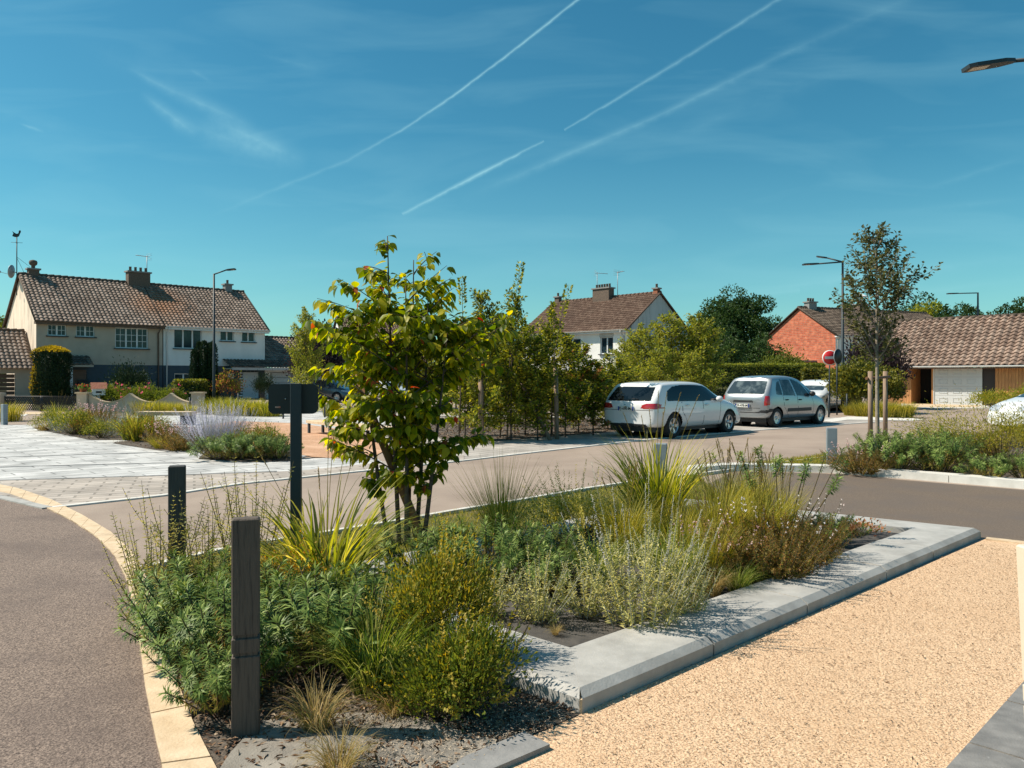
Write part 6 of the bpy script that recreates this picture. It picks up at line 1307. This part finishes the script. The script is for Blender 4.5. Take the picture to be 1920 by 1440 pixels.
IVP = mk_mound(39, 5200, (.95, .85, 2.2), .13, .09, 'ivy', K=120, cs=.20, name='ivy_post'); place(IVP, 'ivy covered post and greenery right of the no entry sign', (15.0, 33.6, 0), 0, (1.1, 1, 1.0)); place(IVP, 'ivy clump behind the ivy covered post, toward the staked tree', (16.4, 34.6, 0), 2, (1.0, 1, .92))
BUS = mk_mound(40, 5200, (1.5, 1.4, 3.2), .14, .09, 'hedge', K=130, cs=.24, name='round_bush'); place(BUS, 'rounded green bush rising before the red brick gable', (17.5, 49.5, 0), 0, 1.0)
PUR = mk_mound(44, 9000, (1.9, 1.8, 3.9), .15, .10, 'purple', K=200, cs=.26, name='purple_tree'); place(PUR, 'dark purple leaved small tree between brick house and garage', (18.6, 39.5, 0), 0, (.82, .82, 1.0)); place(PUR, 'dark purple leaved tree behind the multi-stemmed young tree at left', (-12.6, 50, 0), 1, (1.0, 1.0, 1.16)); place(PUR, 'low purple shrub before the timber cladding of the garage', (20.1, 40.6, 0), 2, (.36, .4, .42))
GTF = mk_grass(65, 1100, .9, .5, .9, .014, 'gold', r0=.5, seg=4)
for k, (x, y, s, lb) in enumerate(((1625, 781, .9, 'green grass mound left of the staked tree trunk'), (1660, 783, .9, 'green grass mound right behind the staked tree trunk'), (1690, 783.5, .85, 'green grass mound toward the garage driveway'), (1600, 779, .7, 'small grass mound at the slim bollard'))): place(GTF, lb, gp_(x, y), k, s)
LOW = mk_mound(45, 2600, (1.2, .8, .8), .10, .05, 'yel', K=60, cs=.16, name='low_shrub', m2='golden', f2=.15); place(LOW, 'yellow green low shrub right of the pale garage door', (25.2, 40.2, 0), 0, 1.0); place(LOW, 'golden low shrub behind the partly seen white car', (27.0, 40.0, 0), 1, (1.2, 1, 1.25))
# columns by the left houses
def colm(seed, r, h, m, n, leaf, name, label, loc, m2=None, taper=.0, K=90):
    np.random.seed(seed); t = thing(name, label, 'shrub', loc); z = np.random.rand(n) ; a = np.random.rand(n) * 6.283; rr = r * (1 - taper * z) * np.minimum(1, 3.2 * np.sqrt(np.maximum(1 - z, 0.0))) * (.75 + .3 * np.random.rand(n)) * (1 + .12 * np.sin(a * 3 + z * 9))
    P = np.stack([rr * np.cos(a), rr * np.sin(a), z * h], -1); N = np.stack([np.cos(a), np.sin(a), .35 + 0 * a], -1); d = rdir(n) * .6 + N * .5; d[:, 2] += .7; Lv = Leaves(); Lv.add(P, d, N + .5 * rdir(n), leaf * (.6 + .8 * np.random.rand(n)), leaf * .5); Lv.build('leaves', LM[m], t)
    MB().tube([(0, 0, 0), (0, 0, h * .9)], [r * .45, r * .30], 8).build('trunk', LM['dark'], t)
    if m2:
        k = (z > .90) | ((np.cos(a - R(200)) > .85) & (np.random.rand(n) < .6)); k &= np.random.rand(n) < .8; Lv = Leaves(); Lv.add(P[k] * 1.04, d[k], N[k], leaf * 1.1, leaf * .7); Lv.build('golden_growth', LM[m2], t)
    return t
colm(71, .92, 3.3, 'dark', 9000, .13, 'ivy_column', 'tall rounded ivy column with golden top before the beige house', (-27.4, 45.8, 0), 'golden')
for k, (px, top) in enumerate(((365, 655), (374, 642), (383, 640), (392, 644), (399, 641))):
    d = 46.0 + .4 * (k % 2); colm(72 + k, .36, EYE + (HY - top) / F * d, 'dark', 2600, .11, 'cypress', ['leftmost shortest spire of the dark cypress clump by the white house', 'second spire from the left of the dark cypress clump', 'middle spire of the dark cypress clump', 'fourth spire of the dark cypress clump, next to the lamp pole', 'rightmost spire of the dark cypress clump, behind the lamp pole'][k], (gwx(px, d), d, 0), taper=.5)
DS = mk_mound(46, 2600, (1.0, .8, 2.0), .13, .05, 'dark', K=60, cs=.22, name='dark_shrub'); place(DS, 'dark shrub before the ground floor window of the beige house', (gwx(243, 46), 46, 0), 0, (1.1, 1, 1.25)); place(DS, 'dark shrub at the gable corner of the beige house porch', (gwx(108, 47), 47, 0), 1, (.8, .8, .8)); place(DS, 'dark wispy shrub left of the white garage door', (gwx(494, 50), 50, 0), 2, (.7, .7, .95))
BR = mk_mound(47, 2200, (.8, .7, 1.7), .10, .06, 'rusty', K=60, cs=.16, name='brown_shrub', m2='yel', f2=.4); place(BR, 'brown and yellow shrub right of the lamp pole', (gwx(426, 46), 46, 0), 0, (1, 1, 1.1))
# ------------------------------------------------------------------ trees
def mk_tree(seed, stems, branchf, leaff, name, label, loc, bark, twigr=.004):
    """stems: list of (pts, r0, r1); branchf yields branches; leaff adds leaves along a branch"""
    pass
# the leafy multi-stemmed young tree in the foreground
random.seed(5); np.random.seed(5)
TL = (-1.04, 7.3, 0)
tr = thing('young_tree', 'leafy multi-stemmed young tree with large drooping yellow green leaves in the middle of the picture', 'tree', TL)
wood = MB(); Lv = Leaves(); Lr = Leaves()
def env(z):      # crown radius at height z
    return np.interp(z, [.55, .9, 1.2, 1.6, 1.95, 2.3, 2.6, 2.85, 3.0], [.22, .52, .76, .88, .74, .54, .38, .20, .08])
def leafy(pts, n, a=.05, L=.096, W=.064, droop=.7):
    P, T, s = along(pts, n, a, 1.0, .6); r = radial(T); r[:, 2] *= .4; d = nrm(r) * .8 + T * .55; d[:, 2] -= droop * (.5 + np.random.rand(n)); d = nrm(d)
    nr = np.tile(np.array([0, 0, 1.0]), (n, 1)) + .55 * rdir(n); k = L * (.6 + .65 * np.random.rand(n)); v = np.clip(np.random.rand(n) ** 1.3, 0, 1)
    red = np.random.rand(n) < .018; Lv.add(P[~red] + d[~red] * .02, d[~red], nr[~red], k[~red], k[~red] * W / L, T_BIG, var=v[~red]); Lr.add(P[red], d[red], nr[red], k[red] * .8, k[red] * .5, T_BIG)
tops = []
for k, (x, y, th, az, H) in enumerate(((-.03, 0, .05, 2.8, 2.95), (.12, .05, .08, .5, 2.4), (-.14, .03, .16, 3.3, 2.3), (.20, -.03, .15, -.2, 2.1), (.04, .10, .07, 1.2, 2.75), (.05, -.08, .09, 4.6, 2.45))):
    pts = curve((x, y, 0), th, az, H, -.06 if k else -.02, 14, .3); wood.tube(pts, [.024 - .0014 * i for i in range(15)], 8)
    nb = 15
    for j in range(nb):
        t_ = .20 + .78 * (j + random.random() * .6) / nb; i = min(int(t_ * 14), 13); p = pts[i].lerp(pts[i + 1], t_ * 14 - i); z = p.z
        a2 = random.uniform(0, 6.28); R_ = max(.08, float(env(z)) - Vector((p.x, p.y, 0)).length * .5) * random.uniform(.65, 1.05)
        if z > 2.2: ang = random.uniform(.6, 1.1)
        else: ang = random.uniform(.8, 1.25)
        if z < .5: continue
        b = curve(p, ang, a2, R_ / max(math.sin(ang), .5), random.uniform(.0, .5), 5, .2); wood.tube(b, [.008, .0065, .005, .004, .003, .002], 5, cap=False); leafy(b, max(9, int(R_ * 44)))
        for q in range(3 if R_ > .3 else 2):
            ii = random.randint(1, 3); c = curve(b[ii], ang + .2, a2 + random.choice((-.8, .8)), R_ * .45, .3, 4); wood.tube(c, .0028, 4, cap=False); leafy(c, max(5, int(R_ * 25)))
    leafy(pts[-4:], 10, 0, L=.10)
# the lobes that stand out at left and right
for (z0, az, L, ang) in ((1.35, 3.05, 1.05, .95), (1.75, 3.3, 1.15, .75), (1.45, 2.9, 1.0, .8), (1.75, .15, .98, .75), (1.05, .25, .82, 1.0), (1.0, 3.3, .8, .95), (2.1, 2.9, .62, .8), (1.9, .3, .85, .6)):
    b = curve((0.02, 0, z0 - .35), ang, az, L, .25, 7); wood.tube(b, [.011, .009, .008, .007, .006, .005, .004, .003], 5, cap=False); leafy(b, 30, .3, L=.115)
    for q in range(3): c = curve(b[random.randint(3, 6)], ang + .3, az + random.uniform(-1.2, 1.2), .28, .4, 4); wood.tube(c, .003, 4, cap=False); leafy(c, 12, L=.11)
wood.build('trunk', M_BARK, tr); Lv.build('leaves', LM['big'], tr); Lr.build('red_leaves', LM['redl'], tr)
st = MB(); a, b = Vector((.06, -.12, .0)), Vector((-.50, .25, 1.62)); a = Vector((.24, -.10, 0)); st.tube([a, b], [.042, .040], 10); o = st.build('tree_stake', M_STAKEB); o.location = TL; tag(o, 'thick brown stake leaning through the multi-stemmed young tree', 'stake')
# generic small tree
def small_tree(seed, H, r, prof, nb, leafn, leaf, lw, m, bark, base=.2, ang=(.5, .9), bend=-.35, name='young_tree', stemw=.25, m2=None, lean=0.0, sub=2):
    random.seed(seed); np.random.seed(seed); t = thing(name, '', 'tree'); wd = MB(); Lv = Leaves(); L2 = Leaves()
    pts = curve((0, 0, 0), lean, random.uniform(0, 6.28), H, random.uniform(-.06, .06), 14, stemw); wd.tube(pts, [r * (1 - .88 * i / 14) for i in range(15)], 8)
    def lf(b, n, a=.15):
        P, T, s = along(b, n, a, 1, 1.0); rr = radial(T); d = rr + T * .7; d[:, 2] -= .25; Lv.add(P + rr * leaf * .4, d, np.array([0, 0, 1.0]) + .7 * rdir(n), leaf * (.6 + .7 * np.random.rand(n)), lw, T_SIMPLE)
        if m2 and random.random() < .12: L2.add(P, d, rdir(n), leaf, lw)
    for j in range(nb):
        t_ = base + (.98 - base) * (j + random.random()) / nb; i = min(int(t_ * 14), 13); p = pts[i].lerp(pts[i + 1], t_ * 14 - i); R_ = float(np.interp(t_, *prof)) * random.uniform(.6, 1.15); a = random.uniform(*ang); a2 = j * 2.4 + random.uniform(-.5, .5)
        b = curve(p, a, a2, R_, bend * a, 6, .25); wd.tube(b, [max(.004, r * .32 * (1 - .13 * k)) * min(1, R_ * 1.4 + .25) for k in range(7)], 5, cap=False); lf(b, int(leafn * R_))
        for q in range(sub): ii = random.randint(1, 4); c = curve(b[ii], a + .25, a2 + random.choice((-1, 1)) * random.uniform(.5, 1.1), R_ * random.uniform(.35, .6), -.2, 4); wd.tube(c, .004, 4, cap=False); lf(c, int(leafn * R_ * .5))
    lf(pts[9:], int(leafn * H * .12), 0)
    wd.build('trunk', bark, t); Lv.build('crown', LM[m], t)
    if m2 and L2.n: L2.build('tinted_leaves', LM[m2], t)
    return t
PRFS = [([0, .1, .3, .5, .6, .85, 1], [.5, .9, 1.1, .5, .9, .4, .3]), ([0, .15, .3, .45, .7, .85, 1], [.7, .5, 1.0, 1.1, .5, .6, .1]), ([0, .1, .3, .6, .85, 1], [.6, 1.0, .8, .9, .5, .2]), ([0, .2, .4, .6, .8, 1], [.4, 1.1, .7, 1.0, .3, .3])]
HN = [small_tree(80 + k, 3.2, .022, PRFS[k], (34, 38, 36, 30)[k], 70, .09, .06, 'horn', M_BARK, base=.06, ang=(.35, 1.15), bend=-.4, name='hornbeam', m2='rusty' if k == 2 else None, sub=3) for k in range(4)]
hb_ = [(872, 826, 3.3, 'first staked hornbeam of the row, left behind the leafy young tree'), (906, 830, 3.35, 'staked hornbeam beside the thick straight stake'), (938, 822, 3.15, 'third hornbeam from the left in the row'), (958, 826, 3.7, 'hornbeam with a leader shooting above the row'), (985, 818, 3.3, 'hornbeam in the middle of the row left of the leaning stake'),
       (1008, 826, 3.2, 'front hornbeam in the middle of the row'), (1035, 816, 3.35, 'hornbeam behind the second straight stake'), (1060, 820, 3.2, 'hornbeam with long arching leader in the right half of the row'), (1085, 812, 2.7, 'hornbeam with some orange leaves toward the right of the row'), (1112, 816, 2.3, 'low hornbeam near the end of the row'), (1140, 806, 2.6, 'hornbeam next to the rear of the white estate car'), (1165, 800, 2.5, 'last hornbeam of the row behind the white estate car')]
for k, (px, py, h, lb) in enumerate(hb_):
    g = G(px, py); s = h / 3.2 * (1 if px < 1090 else 1); place(HN[2] if px in (1085, 1112) else HN[k % 4 if k % 4 != 2 else 0], lb, (g.x, g.y, 0), k * 1.3, (1.0, 1.0, s * (.9, 1.08, .84, 1.0, .92, .8, 1.04, .86, .95, .9, .85, .9)[k]))
# leaders shooting above the row
for (px, py, d, top, lb) in ((958, 600, 19.6, (977, 492), 'long leafy shoot rising highest above the hornbeam row'), (1040, 640, 20.4, (1067, 534), 'second long leafy shoot leaning right above the row'), (868, 600, 19.0, (866, 520), 'leafy shoot above the row right of the young tree')):
    np.random.seed(px); t = thing('hornbeam_shoot', lb, 'tree shoot'); x0, z0 = gwx(px, d), 0.0; x1, z1 = gwx(top[0], d), EYE + (HY - top[1]) / F * d; xm, zm = gwx(px, d), EYE + (HY - py) / F * d
    pts = [Vector((x0 - .1, d, 0)), Vector((x0 - .05, d, 1.4)), Vector((xm, d, zm - .3)), Vector((xm + (x1 - xm) * .5, d, (zm + z1) / 2 - .05)), Vector((x1, d, z1))]; MB().tube(pts, [.018, .015, .010, .006, .003], 5).build('stem', M_BARK, t)
    P, T, s = along(pts[2:], 200, .1, 1, 1.0); rr = radial(T); keep = np.random.rand(200) < np.where(s < .5, .4, 1.0); P, T, rr = P[keep], T[keep], rr[keep]; n = len(P); Lv = Leaves(); Lv.add(P + rr * .05, rr + T * .4, rdir(n), .085, .055); Lv.build('leaves', LM['horn'], t)
# stakes of the row
def stake(lb, p0, p1, r=.045, m=None, group='wooden stakes of the hornbeam row'):
    o = MB().tube([Vector(p0), Vector(p1)], r, 10).build('tree_stake', m or M_STAKE); tag(o, lb, 'stake', group); return o
def zat(d, py): return EYE + (HY - py) / F * d
for (px, py, px1, py1, lb, r) in ((902, 831, 901, 684, 'thick straight stake standing before the hornbeam row', .065), (1044, 824, 1043, 690, 'straight stake in the middle of the hornbeam row', .06), (939, 808, 940, 700, 'thin stake behind the left part of the row', .04), (1032, 826, 978, 718, 'stake leaning left in the middle of the row', .05), (1117, 800, 1090, 720, 'stake leaning left near the end of the row', .05), (862, 812, 861, 700, 'thin stake at the left end of the row', .04)):
    g = G(px, py); stake(lb, (g.x, g.y, 0), (gwx(px1, g.y), g.y + .2, zat(g.y, py1)), r)
GR = small_tree(90, 1.3, .012, ([0, 1], [.5, .2]), 26, 60, .07, .05, 'horn', M_BARK, base=.02, ang=(.5, 1.1), name='undergrowth_shrub')
for k, (px, py, lb) in enumerate(((895, 818, 'low undergrowth shrub at the left foot of the row'), (965, 815, 'low undergrowth shrub between the first stakes'), (1020, 812, 'low undergrowth shrub by the leaning stake'), (1075, 806, 'low undergrowth shrub right of the middle stake'), (1135, 800, 'low undergrowth shrub by the rear of the white car'), (935, 800, 'undergrowth shrub at the back of the row, left half'), (1000, 800, 'undergrowth shrub at the back of the row, middle'), (1050, 798, 'undergrowth shrub at the back of the row, right half'))):
    g = G(px, py); place(GR, lb, (g.x, g.y, 0), k * 1.7, (1.1, 1.1, 1.0 + .3 * (k % 3)))
# yellow green young trees behind the white car
YT = [small_tree(95, 4.3, .05, ([0, .2, .5, .8, 1], [.8, 1.7, 1.7, 1.0, .3]), 44, 40, .12, .08, 'yel', M_BARK, base=.1, ang=(.6, 1.15), bend=-.15, sub=4), small_tree(96, 4.0, .05, ([0, .2, .5, .8, 1], [.8, 1.6, 1.6, 1.0, .3]), 40, 38, .12, .08, 'yel', M_BARK, base=.1, ang=(.6, 1.15), bend=-.15, sub=4)]
for k, (px, d, h, lb) in enumerate(((1205, 30, .82, 'yellow green young tree before the grey gable, left one'), (1262, 31, 1.02, 'yellow green young tree before the grey gable, middle one'), (1310, 31, .92, 'yellow green young tree right of the grey gable'), (1235, 27, .66, 'low yellow green young tree behind the roof of the white car'), (1175, 33, .72, 'yellow green young tree left of the bright white house front'), (1300, 28, .62, 'low yellow green young tree behind the bonnet of the white car'))):
    place(YT[k % 2], lb, (gwx(px, d), d, 0), k * 1.3, (h * 1.02, h * 1.02, h))
place(YT[0], 'small yellow green tree right of the white house wing, behind the sign board', (gwx(574, 36), 36, 0), 2.2, (.68, .68, 1.08)); 
place(YT[1], 'yellow green tree in the distance beyond the leafy young tree', (gwx(800, 40), 40, 0), 1.2, (1.1, 1.1, .9)); place(YT[0], 'yellow green tree in the distance at the left end of the hornbeam row', (gwx(855, 34), 34, 0), .2, (.9, .9, .86))
# staked tree at right
OT = small_tree(97, 4.95, .052, ([0, .36, .5, .7, .85, 1], [.7, 1.1, 1.5, 1.3, .85, .35]), 32, 46, .095, .07, 'olive', M_BARKP, base=.36, ang=(.6, 1.0), bend=-.45, name='staked_tree', stemw=.10, sub=3)
g = G(1645, 836); place(OT, 'slender staked tree with sparse olive leaves and pale trunk at right', (g.x, g.y, .03), .4, (1, 1, 1.0))
for px, py in ((1632, 834), (1660, 826)):
    q = G(px, py); stake('round wooden stake left of the slender staked tree' if px < 1640 else 'round wooden stake right of the slender staked tree', (q.x, q.y, 0), (q.x, q.y, zat(q.y, 696)), .055, group='two stakes of the staked tree')
q0, q1 = G(1632, 834), G(1660, 826); tag(MB().tube([(q0.x - .12, q0.y - .05, 1.58), (q1.x + .08, q1.y - .05, 1.62)], .035, 6).build('stake_crossbar', M_STAKEB), 'short crossbar tying the two round stakes to the tree', 'crossbar')
# big background trees
def big_tree(seed, H, rx, rz, m, label, loc, n=16000, leaf=.34, K=46, zc=None, name='tree', crown_low=.15, sc=(1, 1, 1)):
    random.seed(seed); np.random.seed(seed); t = thing(name, label, 'tree', loc); t.scale = sc; zc = zc or H - rz
    c = rdir(K); rad = .35 + .55 * np.random.rand(K, 1) ** .6; cen = c * rad * np.array([rx, rx, rz]) + np.array([0, 0, zc]); cen[:, 2] = np.maximum(cen[:, 2], H * crown_low + .5); cr = rx * (.22 + .16 * np.random.rand(K))
    per = n // K; P = []; N = []; v = []
    for k in range(K):
        a = rdir(per); r = cr[k] * (.55 + .55 * np.random.rand(per, 1)); P.append(cen[k] + a * r * np.array([1, 1, .85])); N.append(a); v.append(np.clip(np.random.rand() * .5 + .5 * np.random.rand(per), 0, 1))
    P = np.concatenate(P); N = np.concatenate(N); v = np.concatenate(v); P[:, 2] = np.maximum(P[:, 2], .3); Lv = Leaves(); Lv.add(P, N + rdir(len(P)) * .9, N + .5 * rdir(len(P)), leaf * (.5 + .9 * np.random.rand(len(P))), leaf * .6, T_SIMPLE, var=v); Lv.build('crown', LM[m], t)
    wd = MB(); wd.tube([(0, 0, 0), (.1, 0, zc * .5), (0, .1, zc)], [rx * .09, rx * .07, rx * .04], 8)
    for k in range(0, K, 3): wd.tube([(0, 0, zc * .45), Vector(cen[k]) * .6 + Vector((0, 0, zc * .22)), Vector(cen[k])], [rx * .035, rx * .022, .03], 5, cap=False)
    wd.build('trunk', M_BARK, t); return t
big_tree(101, 11.6, 4.5, 5.6, 'oak', 'large dark green tree left of the red brick gable', (gwx(1388, 86), 86, 0), n=26000, leaf=.30, K=64)
big_tree(102, 9.0, 3.2, 4.2, 'oak', 'dark tree at the left flank of the large dark tree', (gwx(1325, 84), 84, 0), n=11000, leaf=.28)
big_tree(103, 11.0, 4.0, 5.0, 'oak', 'dark tree behind the roof of the brick house', (gwx(1590, 96), 96, 0), n=11000)
big_tree(104, 12.3, 4.2, 5.5, 'oak', 'dark tree behind the slender staked tree crown', (gwx(1742, 98), 98, 0), n=12000); big_tree(105, 9.6, 3.0, 4.5, 'yel', 'yellowish tree in front of the dark trees behind the garage', (gwx(1745, 82), 82, 0), n=9000)
big_tree(106, 11.0, 3.4, 5.0, 'oak', 'dark tree left of the far street lamp', (gwx(1800, 100), 100, 0), n=9000); big_tree(107, 11.4, 4.0, 5.0, 'oak', 'dark tree at the right edge behind the garage roof', (gwx(1905, 92), 92, 0), n=12000)
big_tree(108, 10.4, 3.6, 5.0, 'oak', 'dark tree between brick house chimneys and staked tree', (gwx(1665, 100), 100, 0), n=9000); big_tree(109, 7.5, 2.6, 3.6, 'green', 'green tree at the far left edge behind the beige house', (gwx(-8, 72), 72, 0), n=8000, leaf=.26)
big_tree(110, 6.6, 2.4, 3.2, 'oak', 'dark green tree behind the hornbeam row, left of the middle house', (gwx(935, 60), 60, 0), n=8000, leaf=.24); big_tree(111, 5.2, 2.2, 2.6, 'oak', 'dark green low tree behind the hedge left of the brick gable', (gwx(1420, 62), 62, 0), n=8000, leaf=.22); big_tree(112, 5.6, 2.5, 2.8, 'green', 'green tree between the far houses behind the leafy young tree', (gwx(700, 66), 66, 0), n=8000, leaf=.24)
big_tree(113, 5.5, 2.2, 2.7, 'oak', 'dark low tree behind the large dark tree shrubs near the grey gable', (gwx(1345, 58), 58, 0), n=7000, leaf=.22)
# short grass on the verge and weeds along the kerbs: uncountable
np.random.seed(200); Lv = Leaves()
def inarea(poly, n):
    xs = [p[0] for p in poly]; ys = [p[1] for p in poly]; P = np.stack([np.random.uniform(min(xs), max(xs), n * 4), np.random.uniform(min(ys), max(ys), n * 4)], -1); ins = np.zeros(len(P), bool); j = len(poly) - 1
    for i in range(len(poly)):
        xi, yi, xj, yj = poly[i][0], poly[i][1], poly[j][0], poly[j][1]; ins ^= ((yi > P[:, 1]) != (yj > P[:, 1])) & (P[:, 0] < (xj - xi) * (P[:, 1] - yi) / (yj - yi + 1e-12) + xi); j = i
    return P[ins][:n]
P = inarea(vg, 14000); n = len(P); d = rdir(n, 1.8); Lv.add(np.concatenate([P, np.full((n, 1), .012)], 1), d, rdir(n), .05 * (.5 + np.random.rand(n)), .005, T_NARROW)
P = inarea([G(1330, 884), G(1545, 882), G(1590, 862), G(1546, 856)], 5000); n = len(P); d = rdir(n, 1.8); Lv.add(np.concatenate([P, np.full((n, 1), .036)], 1), d, rdir(n), .06 * (.5 + np.random.rand(n)), .007, T_NARROW)
o = Lv.build('verge_grass', LM['gold']); tag(o, 'short yellowish grass on the verge behind the planter', kind='stuff')
